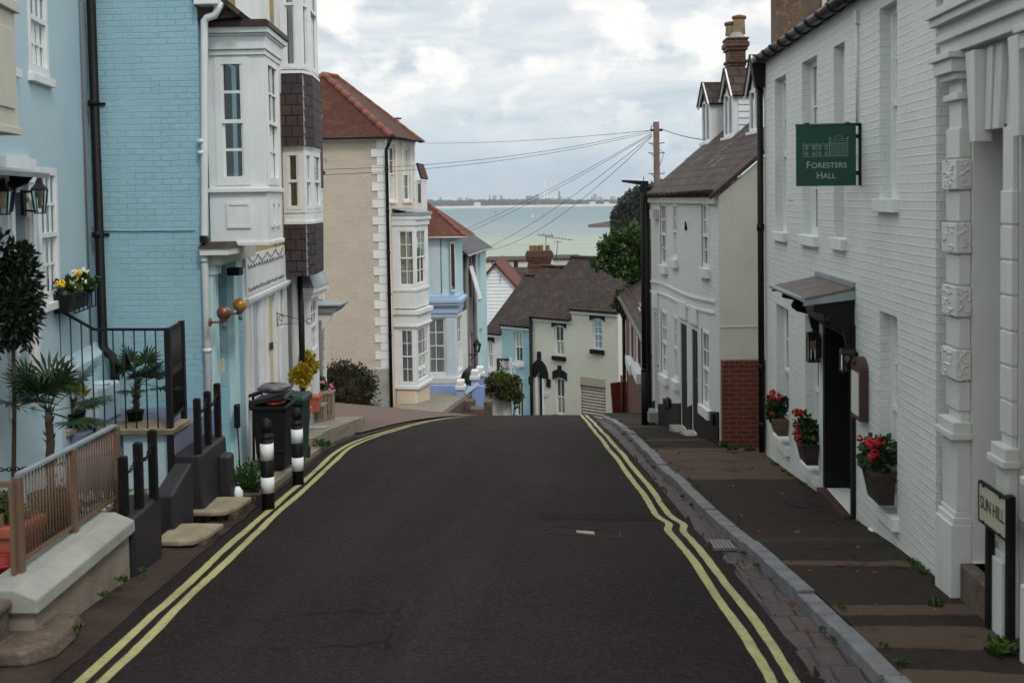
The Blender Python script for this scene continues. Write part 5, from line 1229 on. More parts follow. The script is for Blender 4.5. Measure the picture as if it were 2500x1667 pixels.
    r = MB(); r.hexa([(x0 - .02, Y1 - .12, zz(702)), (x1 + .12, Y1 - .12, zz(702)), (x1 + .12, Y1 + 1.4, zz(702)), (x0 - .02, Y1 + 1.4, zz(702))], [(x0 - .02, Y1 + .15, zz(640)), (x1 - .12, Y1 + .15, zz(640)), (x1 - .12, Y1 + 1.2, zz(640)), (x0 - .02, Y1 + 1.2, zz(640))]); r.build('bay_roof', 'lead', gb)
    p = MB(); q = atY(733, 690, Y0 + .4); p.tube([(q.x, q.y, atY(733, 660, Y0 + .4).z), (q.x, q.y, zr(20) + .2)], .05, 10); p.build('downpipe', 'black_paint', t)
    # chimney on the roof behind
    Yc = 23.6; a, b = atY(752, 318, Yc), atY(776, 228, Yc); c = MB(); c.bx(a.x - .3, b.x - .03, Yc, Yc + .5, a.z - 1.2, b.z - .15); c.bx(a.x - .3, b.x, Yc - .03, Yc + .53, b.z - .15, b.z - .07); c.bx(a.x - .3, b.x - .06, Yc + .03, Yc + .47, b.z - .07, b.z); cc = c.build('chimney', 'chimney_brick', t)
    f = MB(); f.hexa([atY(764, 326, Yc - .06), atY(778, 314, Yc - .06), atY(778, 314, Yc + .1), atY(764, 326, Yc + .1)], [atY(769, 282, Yc - .06), atY(789, 282, Yc - .06), atY(789, 282, Yc + .1), atY(769, 282, Yc + .1)]); f.build('flashing', 'lead', cc)
white_house()
def flint_house():
    """The set-back house between the white front and the drive: flint side, red roof, grey porch."""
    t = thing('flint_house', 'narrow flint and brick house with a red tiled roof edge and grey porch hood', 'house', (-6, 26, zr(26)))
    Y = 25.5; a, b = atY(762, 860, Y), atY(781, 440, Y); zt = atY(781, 428, Y).z
    m = MB(); m.hexa([(-9.5, Y, -6.6), (b.x, Y, -6.6), (b.x - .9, Y + 3.5, -6.6), (-9.5, Y + 3.5, -6.6)], [(-9.5, Y, zt), (b.x, Y, zt), (b.x - .9, Y + 3.5, zt), (-9.5, Y + 3.5, zt)]); m.build('wall', 'flint_side', t)
    q = MB(); k = 0; z = -6.2
    while z < zt - .15: q.bx(b.x - (.16 if k % 2 else .26), b.x + .012, Y - .012, Y + .2, z + .01, z + .21); z += .22; k += 1
    q.build('quoin', 'white_wall', t)
    e = atY(796, 402, Y); r = MB(); r.slab([(-9.5, Y - .25, zt + .10), (e.x, Y - .25, zt + .10), (e.x - .9, Y + 2.4, zt + .75), (-9.5, Y + 2.4, zt + .75)], .07); rf = r.build('roof', 'red_tiles', t)
    g = MB(); half_gutter(g, (-9.5, Y - .28, zt + .08), (e.x + .03, Y - .28, zt + .08), .07, 8); g.tube([(e.x - .03, Y - .2, zt + .3), (e.x + .02, Y - .2, zt + .36), (e.x + .06, Y - .2, zt + .3), (e.x + .02, Y - .2, zt + .25)], .008, 5); g.build('gutter', 'gutter_black', t)
    s = MB(); Y2 = 24.2; c0, c1 = atY(772, 775, Y2), atY(828, 748, Y2); s.hexa([(c0.x - .5, Y2, c1.z - .14), (c1.x - .12, Y2, c1.z - .14), (c1.x - .12, Y2 + .9, c1.z - .14), (c0.x - .5, Y2 + .9, c1.z - .14)], [(c0.x - .5, Y2 - .02, c1.z), (c1.x, Y2 - .02, c1.z), (c1.x, Y2 + .92, c1.z), (c0.x - .5, Y2 + .92, c1.z)]); s.slab([(c0.x - .5, Y2 - .06, c1.z + .04), (c1.x + .02, Y2 - .06, c1.z + .04), (c1.x + .02, Y2 + .95, c1.z + .02), (c0.x - .5, Y2 + .95, c1.z + .05)], .03)
    s.build('porch_hood', 'lead', t); br = MB(); br.prism([(c0.x, Y2 + .05, c1.z - .15), (c0.x + .35, Y2 + .05, c1.z - .15), (c0.x + .22, Y2 + .05, c1.z - .4), (c0.x, Y2 + .05, c1.z - .62)], (0, .08, 0)); br.build('porch_bracket', 'white_wood', t)
    p = MB(); q = atY(779, 900, Y2); p.hexa([(c0.x - .5, Y2 + .1, -6.6), (q.x, Y2 + .1, -6.6), (q.x - .25, Y2 + .9, -6.6), (c0.x - .5, Y2 + .9, -6.6)], [(c0.x - .5, Y2 + .1, c1.z - .14), (q.x, Y2 + .1, c1.z - .14), (q.x - .25, Y2 + .9, c1.z - .14), (c0.x - .5, Y2 + .9, c1.z - .14)]); p.build('porch_wall', 'white_wood', t); p = MB(); p.tube([(q.x + .03, Y2 + .05, c1.z - .3), (q.x + .03, Y2 + .05, -6)], .04, 8); p.build('downpipe', 'grey_render', t)
flint_house()
# ---------------------------------------------------------------- terrace, walls, railings in the left foreground
def terrace():
    t = thing('retaining_wall', 'violet grey rendered retaining wall with pale stone ledge below the teal gable', 'wall', (-5, 12.6, -3.4))
    m = MB(); m.hexa([(-9, 12.5, -4), (-4.36, 12.5, -4), (-4.36, 14, -4), (-9, 14, -4)], [(-9, 12.5, -2.56), (-4.36, 12.5, -2.56), (-4.36, 14, -2.56), (-9, 14, -2.56)]); m.build('wall', 'violet_render', t)
    s = MB(); s.hexa([(-5.2, 12.36, -2.56), (-4.34, 12.36, -2.56), (-4.34, 12.95, -2.56), (-5.2, 12.95, -2.56)], [(-5.2, 12.34, -2.49), (-4.32, 12.34, -2.49), (-4.34, 12.95, -2.49), (-5.2, 12.95, -2.49)]); s.build('ledge', 'stone', t, bev=.012)
    w_ = MB(); w_.bx(-4.93, -4.37, 12.44, 12.498, -3.6, -2.562); w_.build('ledge_face', 'pale_blue_render', t)
    p = MB(); p.bx(-5.62, -5.40, 12.9, 13.6, -2.56, FG.Z(205, 915)); p.sm = True; p.lathe((-5.51, 13.25, FG.Z(205, 915) - .002), [(.13, 0), (.10, .03), (.03, .05)], 12); p.build('pier', 'pale_blue_render', t, bev=.03)
    s = MB()
    for k in range(5): s.bx(-8.5, -5.25 - .32 * k, 12.15 + .001 * k, 12.6 + .002 * k, -3.6, -2.50 + .17 * k)
    s.build('steps', 'violet_render', t, bev=.01)
    s = MB(); s.bx(-6.10, -5.35, 12.0, 12.5, -2.50, -2.43); s.build('step_slab', 'stone', t, bev=.012)
terrace()
MB().hexa([(-9, 5.8, -3.6), (-3.86, 5.8, -3.6), (-3.86, 9.5, -3.7), (-9, 9.5, -3.7)], [(-9, 5.8, -2.90), (-3.86, 5.8, -2.90), (-3.86, 9.5, -3.055), (-9, 9.5, -3.055)]).build('terrace', 'terrace_paving', kind='structure')
MB().hexa([(-9, 9.5, -3.8), (-4.2, 9.5, -3.8), (-4.2, 12.6, -3.9), (-9, 12.6, -3.9)], [(-9, 9.5, -3.055), (-4.2, 9.5, -3.055), (-4.2, 12.6, -3.18), (-9, 12.6, -3.18)]).build('terrace', 'terrace_paving', kind='structure')
def gz(y): return -2.90 - .28 * (y - 5.8) / 6.8
def pebbles():
    m = MB(); q = random.Random(11); m.sm = True
    for k in range(520):
        y = q.uniform(9.9, 12.2); x = q.uniform(-5.6, -4.24); r = q.uniform(.02, .045)
        m.ball((x, y, gz(y) + r * .4), r, 6, 4, .18, r * .7)
    m.build('pebbles', 'coping', kind='stuff', label='pale pebbles spread behind the brown fence', cat='pebbles')
pebbles()
def garden_wall():
    t = thing('garden_wall', 'low white capped garden wall under the brown fence', 'wall', (-3.75, 9, -3.2))
    m = MB(); m.hexa([(-4.0, 7.75, -3.6), (-3.745, 7.75, -3.6), (-3.745, 9.50, -3.7), (-4.0, 9.50, -3.7)], [(-4.0, 7.75, -2.83), (-3.745, 7.75, -2.83), (-3.745, 9.50, -2.80), (-4.0, 9.50, -2.80)]); m.build('wall', 'stained_render', t)
    c = MB(); pr = [(-4.12, -2.80), (-3.695, -2.80), (-3.70, -2.70), (-3.87, -2.63), (-4.12, -2.63)]
    c.hexa([(x, 7.70, z - .045) for x, z in pr], [(x, 9.53, z) for x, z in pr]); c.build('coping', 'coping', t, bev=.012)
garden_wall()
def brown_fence():
    t = thing('brown_fence', 'brown metal railing of thin uprights standing on the white garden wall', 'fence', (-3.95, 9.2, -2.7)); X = -3.985; z0, z1 = -2.63, -1.965
    for y in (8.06, 8.98, 9.88):
        m = MB(); m.bx(X - .03, X + .03, y - .03, y + .03, -2.75, z1 + .0); m.build('post', 'brown_metal', t, bev=.004)
    r = MB(); r.bx(X - .026, X + .026, 8.07, 9.87, z1 + .0005, z1 + .022); r.build('handrail', 'lead', t); r = MB(); r.bx(X - .015, X + .015, 8.07, 9.87, z0 + .03, z0 + .06); r.build('bottom_rail', 'brown_metal', t)
    m = MB(); y = 8.14
    while y < 9.84:
        if abs(y - 8.98) > .045: m.tube([(X, y, z0 + .02), (X, y, z1)], .0075, 6)
        y += .052
    m.build('bars', 'brown_metal', t)
    g = MB(); g.bx(X - .03, X - .0, 7.98, 8.01, -2.8, z1 - .02); g.bx(X - .75, X - .03, 7.98, 8.01, z1 - .06, z1 - .02); g.bx(X - .12, X - .07, 7.96, 7.99, -2.3, -2.22); g.build('gate_frame', 'brown_metal', t)
brown_fence()
def front_steps():
    t = thing('stone_step', 'broad worn stone step with a dark hollow beneath, at the bottom left corner', 'step', (-3.8, 8, -3.2))
    q = random.Random(3); m = MB(); top = [(-4.7, 7.30, -2.97), (-3.66, 7.36, -2.98), (-3.52, 7.55, -2.98), (-3.53, 7.85, -2.99), (-3.60, 8.14, -2.99), (-3.80, 8.10, -2.98), (-4.7, 8.0, -2.97)]
    m.hexa([(x * 1.0 + .03, y, z - .10 + q.uniform(-.02, .02)) for x, y, z in top], top); m.build('tread', 'old_stone', t, bev=.02)
    m = MB(); m.hexa([(-3.78, 7.42, -3.4), (-3.58, 7.55, -3.4), (-3.62, 8.08, -3.4), (-3.85, 8.05, -3.4)], [(-3.78, 7.42, -3.06), (-3.56, 7.55, -3.06), (-3.61, 8.06, -3.06), (-3.85, 8.05, -3.06)]); m.build('rubble', 'rubble', t, bev=.03)
    w_ = thing('stone_wall', 'short brown stone wall end at the left edge, above the worn step', 'wall', (-4.3, 8, -3.0)); m = MB(); m.hexa([(-5.0, 6.6, -3.3), (-3.86, 6.6, -3.3), (-3.86, 7.68, -3.3), (-5.0, 7.68, -3.3)], [(-5.0, 6.6, -2.77), (-3.89, 6.6, -2.79), (-3.89, 7.68, -2.79), (-5.0, 7.68, -2.77)]); m.build('masonry', 'old_stone', w_, bev=.02)
    m = MB(); m.hexa([(-5.0, 6.58, -2.787), (-3.85, 6.58, -2.787), (-3.86, 7.69, -2.787), (-5.0, 7.69, -2.787)], [(-5.0, 6.58, -2.725), (-3.86, 6.58, -2.725), (-3.87, 7.69, -2.725), (-5.0, 7.69, -2.725)]); m.build('capping', 'old_stone', w_, bev=.02)
front_steps()
def slab_step(x0, x1, y0, y1, z, label, seed):
    t = thing('stone_step', label, 'step', ((x0 + x1) / 2, (y0 + y1) / 2, z - .3), 'pale slab steps'); q = random.Random(seed)
    m = MB(); top = [(x0, y0, z), ((x0 + x1) / 2, y0 - .02, z + .004), (x1 - .10, y0 + .02, z), (x1 - .02, y0 + .22, z), (x1 + .02, y1, z), ((x0 + x1) / 2, y1 + .02, z), (x0, y1, z)]
    m.hexa([(x, y, zz - .05) for x, y, zz in top], top); m.build('tread', 'stone', t, bev=.012)
    for k, (a, b) in enumerate(((.0, .18), (.24, .42), (.5, .70), (.76, .97))):
        m = MB(); xa, xb = x0 + (x1 - x0) * a, x0 + (x1 - x0) * b; m.hexa([(xa, y0 + .12, z - .5), (xb, y0 + .12, z - .5), (xb, y1 - .05, z - .5), (xa, y1 - .05, z - .5)], [(xa, y0 + .10, z - .051), (xb, y0 + .08, z - .051), (xb, y1 - .05, z - .051), (xa, y1 - .05, z - .051)]); m.build('support', 'rubble', t, bev=.02)
slab_step(-3.98, -3.50, 10.72, 11.32, -3.245, 'pale stone slab step beside the nearest black wall', 1); slab_step(-4.12, -3.63, 12.2, 12.82, -3.37, 'pale stone slab step raised on rubble, further along beside the leafy weed', 2)
def black_walls():
    def blk(name, label, b, tp):
        t = MB().hexa(b, tp).build('black_wall', 'black_wall', None, label, 'wall', 'black painted low walls along the steps', bev=.025)
    blk('w', 'black rendered low wall joined to the end of the white garden wall', [(-4.05, 9.54, -3.7), (-3.70, 9.54, -3.7), (-3.745, 10.32, -3.7), (-4.05, 10.32, -3.7)], [(-4.05, 9.54, -2.70), (-3.72, 9.54, -2.70), (-3.755, 10.32, -2.68), (-4.05, 10.32, -2.68)])
    blk('w', 'black low wall with a sloping top between the two pale slab steps', [(-4.12, 11.1, -3.8), (-3.90, 11.1, -3.8), (-3.92, 11.75, -3.8), (-4.12, 11.75, -3.8)], [(-4.12, 11.1, -2.90), (-3.92, 11.1, -2.90), (-3.93, 11.75, -2.72), (-4.12, 11.75, -2.72)])
    blk('w', 'largest black low wall, carrying three posts below the teal corner', [(-4.33, 12.3, -3.9), (-3.97, 12.3, -3.9), (-4.0, 13.35, -3.9), (-4.33, 13.35, -3.9)], [(-4.33, 12.3, -2.77), (-4.02, 12.3, -2.77), (-4.05, 13.35, -2.77), (-4.33, 13.35, -2.75)])
    blk('w', 'small rounded black block beside the leafy weed', [(-4.03, 12.95, -4), (-3.88, 12.95, -4), (-3.90, 13.2, -4), (-4.03, 13.2, -4)], [(-4.03, 12.95, -2.92), (-3.90, 12.95, -2.94), (-3.91, 13.2, -2.94), (-4.03, 13.2, -2.92)])
    m = MB(); m.bx(-4.3, -3.93, 11.36, 11.42, -3.55, -2.98); m.build('boarded_panel', 'black_paint', None, 'black boarded panel behind the nearest slab step', 'panel', bev=.03)
black_walls()
def posts():
    PS = [(-3.84, 9.66, -2.70, .51, 'leftmost black post, partly behind the brown fence end'), (-3.785, 9.87, -2.70, .585, 'black post at the front of the nearest black wall'), (-3.775, 10.2, -2.69, .62, 'black post at the back of the nearest black wall'),
          (-4.07, 12.38, -2.775, .61, 'black post at the near end of the largest black wall'), (-4.10, 12.84, -2.775, .61, 'middle black post on the largest black wall'), (-4.12, 13.28, -2.775, .63, 'black post at the far end of the largest black wall')]
    for x, y, z, h, lab in PS:
        m = MB(); m.bx(x - .034, x + .034, y - .034, y + .034, z - .02, z + h); m.hexa([(x - .034, y - .034, z + h), (x + .034, y - .034, z + h), (x + .034, y + .034, z + h), (x - .034, y + .034, z + h)], [(x - .02, y - .02, z + h + .012), (x + .02, y - .02, z + h + .012), (x + .02, y + .02, z + h + .012), (x - .02, y + .02, z + h + .012)])
        m.build('chain_post', 'black_paint', None, lab, 'post', 'square black posts with chains')
    def chain(a, b, sag, label):
        m = MB(); a, b = Vector(a), Vector(b); L = (b - a).length; n = max(6, int((L + sag) / .036)); P = lambda f: a + (b - a) * f - Vector((0, 0, sag * 4 * f * (1 - f)))
        for k in range(n):
            p0, p1 = P(k / n), P((k + 1) / n); d = (p1 - p0); e = d.normalized(); s = e.cross(Vector((0, 0, 1))).normalized() if k % 2 else e.cross(e.cross(Vector((0, 0, 1)))).normalized()
            c = (p0 + p1) / 2; l = d.length * .72; r = .016; m.tube([c + e * l * math.cos(q * math.pi / 4) + s * r * math.sin(q * math.pi / 4) for q in range(9)], .0055, 5, cap=False)
        m.build('chain', 'iron', None, label, 'chain', 'chains between the black posts')
    A = lambda i, dz=.06: (PS[i][0], PS[i][1], PS[i][2] + PS[i][3] - dz)
    chain(A(0, .1), A(1, .05), .10, 'sagging chain between the leftmost post and the next one'); chain(A(1, .05), A(2, .05), .15, 'sagging chain between the two posts on the nearest black wall'); chain(A(3, .06), A(4, .05), .12, 'sagging chain between the first two posts below the teal corner'); chain(A(4, .06), A(5, .05), .14, 'sagging chain between the last two posts below the teal corner')
    chain((-5.2, 9.9, -2.35), (-4.0, 10.0, -2.2), .05, 'slack chain behind the brown fence')
posts()
def black_railing():
    t = thing('black_railing', 'black iron railing of thin bars rising to the left in front of the teal gable', 'railing', (-4.6, 12.4, -2.5)); Y = 12.4
    P = lambda c, x, y: atY(*cr(c, x, y), Y)
    top = [P('B', 110, 520), P('B', 600, 795), P('B', 1065, 795)]; bot = [P('B', 50, 1120), P('B', 330, 1290), P('B', 600, 1436), P('B', 1065, 1436)]
    m = MB()
    for a, b in zip(top, top[1:]): m.bar(a, b, .022, .03)
    m.build('top_rail', 'iron', t); m = MB()
    for a, b in zip(bot, bot[1:]): m.bar(a, b, .018, .022)
    m.build('bottom_rail', 'iron', t)
    def zat(L, x):
        for a, b in zip(L, L[1:]):
            if a.x <= x <= b.x: return a.z + (b.z - a.z) * (x - a.x) / (b.x - a.x)
        return L[0].z if x < L[0].x else L[-1].z
    m = MB()
    for bxx in (112, 180, 250, 320, 388, 457, 525, 590, 657, 725, 792, 860, 930, 997): x = P('B', bxx, 1000).x; m.tube([(x, Y, zat(bot, x)), (x, Y, zat(top, x))], .008, 6)
    m.build('bars', 'iron', t)
    x = P('B', 1068, 790).x; zt = P('B', 1068, 785).z; p = MB(); p.bx(x - .032, x + .032, Y - .03, Y + .03, zr(12) + .1, zt); p.build('post', 'iron', t)
    x2 = atY(446, 900, 13.2).x; z2 = atY(446, 783, 13.2).z; p = MB(); p.bx(x2 - .03, x2 + .03, 13.17, 13.23, -2.8, z2); p.build('post', 'iron', t)
    m = MB(); m.bar((x, Y, zt - .02), (x2, 13.2, z2 - .02), .02, .03); m.bar((x, Y, zt - 1.02), (x2, 13.2, z2 - 1.02), .02, .03); m.bar((x, Y, zt - .52), (x2, 13.2, z2 - .5), .016, .08)
    for k in range(1, 12): f = k / 12; m.tube([(x + (x2 - x) * f, Y + .8 * f, zt - 1.02), (x + (x2 - x) * f, Y + .8 * f, zt + (z2 - zt) * f)], .008, 6)
    m.build('side_panel', 'iron', t)
black_railing()
def palm(name, label, base, crown, n, L, seed, lm='leaf_palm', pot=None, droop=.35, group='potted fan palms', tr=.035):
    t = thing(name, label, 'palm', base, group); q = random.Random(seed); b, c = Vector(base), Vector(crown)
    if pot: pr, ph, pm, flare = pot; m = MB(); m.lathe(b, [(pr * flare, 0), (pr, ph * .92), (pr * 1.06, ph * .93), (pr * 1.06, ph), (pr * .9, ph), (pr * .86, ph * .9)], 20); m.build('pot', pm, t); st = b + Vector((0, 0, ph * .9))
    else: st = b
    m = MB(); k = 8; m.tube([st + (c - st) * (i / k) + Vector((q.uniform(-.01, .01), q.uniform(-.01, .01), 0)) for i in range(k + 1)], tr * 1.2, 9, r1=tr)
    for i in range(60): p = st + (c - st) * q.random(); m.leaf(p, .10, Vector((q.uniform(-1, 1), q.uniform(-1, 1), 1.2)), .2)
    m.build('trunk', 'bark', t)
    for i in range(n):
        az = 2 * math.pi * (i + q.uniform(-.3, .3)) / n * 2.4; el = q.uniform(-.25, 1.25); d = Vector((math.cos(az) * math.cos(el), math.sin(az) * math.cos(el), math.sin(el))).normalized()
        pl = L * q.uniform(.45, .7); P0 = c; P1 = c + d * pl + Vector((0, 0, -.08 * pl)); m = MB(); m.bar(P0, P1, .010, .006)
        side = d.cross(Vector((0, 0, 1))); side = side.normalized() if side.length > .1 else Vector((1, 0, 0)); up = side.cross(d).normalized(); nb = 17; bl = L * q.uniform(.5, .68)
        for j in range(nb):
            a = (j / (nb - 1) - .5) * math.radians(220); e = (d * math.cos(a) + side * math.sin(a) + up * .12).normalized(); l = bl * (1 - .28 * abs(a) / 1.9) * q.uniform(.88, 1.08); sd_ = e.cross(up).normalized() * .016
            mid = P1 + e * l * .6 - Vector((0, 0, droop * l * .16)); tip = P1 + e * l - Vector((0, 0, droop * l * .5))
            v = [m.V(P1 - sd_ * .3), m.V(P1 + sd_ * .3), m.V(mid + sd_), m.V(mid - sd_), m.V(tip)]; m.F((v[0], v[1], v[2], v[3])); m.F((v[3], v[2], v[4]))
        m.build('frond', lm, t)
    return t
Yp = 10.3
b1 = atY(130, 1272, Yp); palm('fan_palm', 'largest fan palm in a dark round pot behind the brown fence', (b1.x, Yp, gz(Yp)), tuple(atY(118, 1005, Yp)), 15, .62, 3, pot=(.21, .42, 'bin_black', .8), tr=.034)
palm('fan_palm', 'slender fan palm behind the black bars against the teal gable', (atY(331, 1048, 12.85).x, 12.85, -2.49), tuple(atY(337, 935, 12.85)), 12, .48, 5, pot=(.10, .12, 'bin_black', .8), tr=.03)
palm('fan_palm', 'small yellowing fan palm in a black trough on the stone step', (atY(172, 1020, 12.25).x, 12.25, -2.43), tuple(atY(178, 985, 12.25)), 8, .32, 8, 'leaf_palm_dry', pot=(.16, .16, 'bin_black', .85), tr=.02)
def boxball(name, label, base, r, pot, seed, lm='leaf_olive', squash=.8, cat='shrub', n=1400):
    t = thing(name, label, cat, base); b = Vector(base); pm, pw, ph, sq = pot
    if sq:
        m = MB(); k = .78; m.hexa([b + Vector((x * pw * k, y * pw * k, 0)) for x, y in ((-1, -1), (1, -1), (1, 1), (-1, 1))], [b + Vector((x * pw, y * pw, ph)) for x, y in ((-1, -1), (1, -1), (1, 1), (-1, 1))]); m.hexa([b + Vector((x * pw * 1.08, y * pw * 1.08, ph * .84)) for x, y in ((-1, -1), (1, -1), (1, 1), (-1, 1))], [b + Vector((x * pw * 1.08, y * pw * 1.08, ph * 1.002)) for x, y in ((-1, -1), (1, -1), (1, 1), (-1, 1))]); m.build('pot', pm, t, bev=.008)
    else: m = MB(); m.lathe(b, [(pw * .8, 0), (pw, ph * .9), (pw * 1.08, ph * .9), (pw * 1.08, ph), (pw * .9, ph)], 18); m.build('pot', pm, t)
    c = b + Vector((0, 0, ph + r * squash * .8)); m = MB(); m.foliage(c, r, r, r * squash, n, r * .16, 16, .55, seed, .8); m.build('foliage', lm, t)
    m = MB(); m.tube([b + Vector((0, 0, ph * .9)), c], .012, 6); m.build('stem', 'bark', t); return t
p = atY(24, 1285, 8.9); boxball('box_ball', 'clipped box bush in a square terracotta pot at the left edge', (p.x - .02, 8.9, gz(8.9)), .21, ('terracotta', .21, .50, True), 4, 'leaf_olive', .62)
p = atY(150, 1270, 9.9); boxball('box_ball', 'round olive bush in a low dark pot behind the brown fence', (p.x, 9.75, gz(9.75)), .20, ('bin_black', .16, .24, False), 6, 'leaf_olive', 1.0)
def bucket():
    p = atY(4, 1275, 8.55); t = thing('bucket', 'red plastic bucket at the left edge in front of the terracotta pot', 'bucket', (p.x, 8.55, gz(8.55))); b = Vector((p.x, 8.55, gz(8.55))); m = MB(); m.lathe(b, [(.10, 0), (.125, .24), (.14, .25), (.14, .27), (.12, .27), (.11, .1)], 18); m.build('body', 'red_plastic', t); m = MB(); m.tube([b + Vector((.14 * math.cos(a), 0, .27 + .07 * math.sin(a))) for a in [math.pi * k / 10 for k in range(11)]], .006, 6); m.build('handle', 'red_plastic', t)
bucket()
def climber():
    c = atY(24, 742, 10.2); t = thing('climbing_shrub', 'dark leafy evergreen shrub in front of the pale blue house at the left edge', 'shrub', (c.x, 10.2, -2.95))
    m = MB(); m.foliage(c, .25, .26, .66, 2400, .078, 24, .40, 5, .5); m.build('foliage', 'leaf_dark', t); m = MB(); m.tube([(c.x - .05, 10.2, -3.1), (c.x, 10.22, -1.8), (c.x + .03, 10.2, -.6)], .025, 7, r1=.012); m.build('stem', 'bark', t)
climber()
# ---------------------------------------------------------------- bollards, bins, weeds
def bollard(x, y, h, label):
    z = zr(y) + .03; t = thing('bollard', label, 'bollard', (x, y, z), 'black and white bollards at the kerb'); r = .075
    m = MB(); m.lathe((x, y, z - .1), [(r, 0), (r, h * .78 + .1)], 18); m.lathe((x, y, z + h * .78), [(r, 0), (r * 1.12, .01), (r * 1.12, .03), (r * .72, .05), (r * .68, .085), (r * .9, .10), (r * .92, .14), (r * .75, .18), (r * .35, h * .22)], 18); m.build('post', 'black_paint', t)
    for a, b in ((.175, .35), (.54, .725)):
        m = MB(); m.lathe((x, y, z + h * a), [(r + .003, 0), (r + .003, h * (b - a))], 18); m.build('white_band', 'white_band', t)
q = atY(655, 1240, 13.0); bollard(q.x, 13.0, 1.04, 'nearest black and white banded bollard, in front of the black bin'); q = atY(728, 1181, 14.85); bollard(q.x, 14.85, 1.0, 'further black and white banded bollard, in front of the green bin')
def wheelie(x, y, wd, h, mt, label, openlid=0.0, dep=.52):
    z = zr(y) + .10; t = thing('wheelie_bin', label, 'bin', (x, y, z)); m = MB(); a, b = wd / 2, dep / 2; k = .82
    m.hexa([(x - a * k, y - b * k, z + .03), (x + a * k, y - b * k, z + .03), (x + a * k, y + b * k, z + .03), (x - a * k, y + b * k, z + .03)], [(x - a, y - b, z + h), (x + a, y - b, z + h), (x + a, y + b, z + h), (x - a, y + b, z + h)]); m.build('body', mt, t, bev=.02)
    m = MB(); m.bx(x - a - .025, x + a + .025, y - b - .03, y + b + .02, z + h - .05, z + h + .0); m.bx(x - a * .85, x + a * .85, y - b * .86 - .03, y - b * .86, z + h * .30, z + h * .34); m.build('rim', mt, t, bev=.008)
    th = .05; lid = MB(); zz = z + h + .004; dz = openlid
    lid.hexa([(x - a - .03, y - b - .04, zz + dz * .2), (x + a + .03, y - b - .04, zz + dz), (x + a + .03, y + b + .04, zz + dz), (x - a - .03, y + b + .04, zz + dz * .2)], [(x - a, y - b, zz + th + dz * .2), (x + a, y - b, zz + th + dz), (x + a, y + b, zz + th + dz), (x - a, y + b, zz + th + dz * .2)]); lid.build('lid', mt, t, bev=.015)
    for sx in (-1, 1): m = MB(); m.tube([(x + sx * a * .85, y + b * .95, z + .09), (x + sx * a * .72, y + b * .95, z + .09)], .09, 14); m.build('wheel', 'black_paint', t)
    m = MB(); m.tube([(x - a * .9, y + b + .03, z + h - .02), (x - a * .9, y + b + .09, z + h + .03), (x + a * .9, y + b + .09, z + h + .03), (x + a * .9, y + b + .03, z + h - .02)], .014, 6); m.build('handle', mt, t)
    return t, z + h
q = atY(671, 1145, 15.8); t_, zt_ = wheelie(q.x, 15.8, .46, .92, 'bin_black', 'overfull black wheelie bin with its lid propped open', .10)
def bag(x, y, z, r, mt, label, seed, flat=.6, name='rubbish_bag'):
    m = MB(); m.sm = True; R.seed(seed); m.ball((x, y, z + r * flat), r, 12, 8, .14, r * flat); m.build(name, mt, None, label, 'bag')
bag(q.x + .05, 15.68, zt_ - .01, .14, 'bag_orange', 'orange bag bulging from the black bin', 3, .32); bag(q.x + .02, 15.75, zt_ + .155, .24, 'bag_grey', 'grey refuse sack on top of the black bin lid', 5, .28)
q2 = atY(716, 1135, 16.5); wheelie(q2.x, 16.5, .44, .94, 'bin_green', 'dark green wheelie bin behind the black one', .0)
q = atY(630, 1010, 16.6); z = zr(16.6) - .05
t = thing('garden_trolley', 'dark folded trolley frame leaning on the white front behind the black bin', 'trolley', (q.x, 16.6, z)); m = MB(); m.tube([(q.x - .08, 16.6, z + .1), (q.x - .08, 16.65, z + 1.1), (q.x + .06, 16.6, z + 1.16), (q.x + .1, 16.5, z + 1.0)], .02, 8); m.tube([(q.x - .14, 16.45, z + 1.12), (q.x + .1, 16.65, z + 1.2)], .025, 8); m.build('frame', 'iron', t); m = MB(); m.ball((q.x - .06, 16.55, z + 1.0), .11, 10, 7, .1, .06); m.build('tray', 'bin_black', t)
def weed():
    c = atY(604, 1160, 13.6); t = thing('leafy_weed', 'tall fresh green weed clump growing by the nearest bollard', 'plant', (c.x, 13.6, zr(13.6) + .05)); m = MB(); q = random.Random(2)
    for k in range(70):
        b = Vector((c.x + q.uniform(-.13, .13), 13.6 + q.uniform(-.12, .12), zr(13.6) + .05)); tip = b + Vector((q.uniform(-.15, .15), q.uniform(-.12, .12), q.uniform(.22, .46)))
        for j in range(20): f = q.random(); m.leaf(b + (tip - b) * f, .055, Vector((q.uniform(-1, 1), q.uniform(-1, 1), .6)), .35)
    m.build('foliage', 'leaf_fresh', t); s = MB()
    for k in range(16): b = Vector((c.x + q.uniform(-.12, .12), 13.6 + q.uniform(-.1, .1), zr(13.6) + .02)); s.tube([b, b + Vector((q.uniform(-.1, .1), q.uniform(-.1, .1), .34))], .004, 4)
    s.build('stem', 'leaf_fresh', t)
weed()
q = atY(579, 1203, 13.2); bag(q.x, 13.2, zr(13.2) + .06, .07, 'bag_white', 'small white bag beside the leafy weed', 4, 1.3, 'white_bag')
m = MB(); m.hexa([(-4.1, 13.3, -4), (-3.62, 13.3, -4), (-3.7, 14.2, -4), (-4.2, 14.2, -4)], [(-4.1, 13.3, zr(13.3) + .13), (-3.62, 13.3, zr(13.3) + .13), (-3.7, 14.2, zr(14.2) + .13), (-4.2, 14.2, zr(14.2) + .13)]); m.build('kerb', 'old_stone', kind='structure')
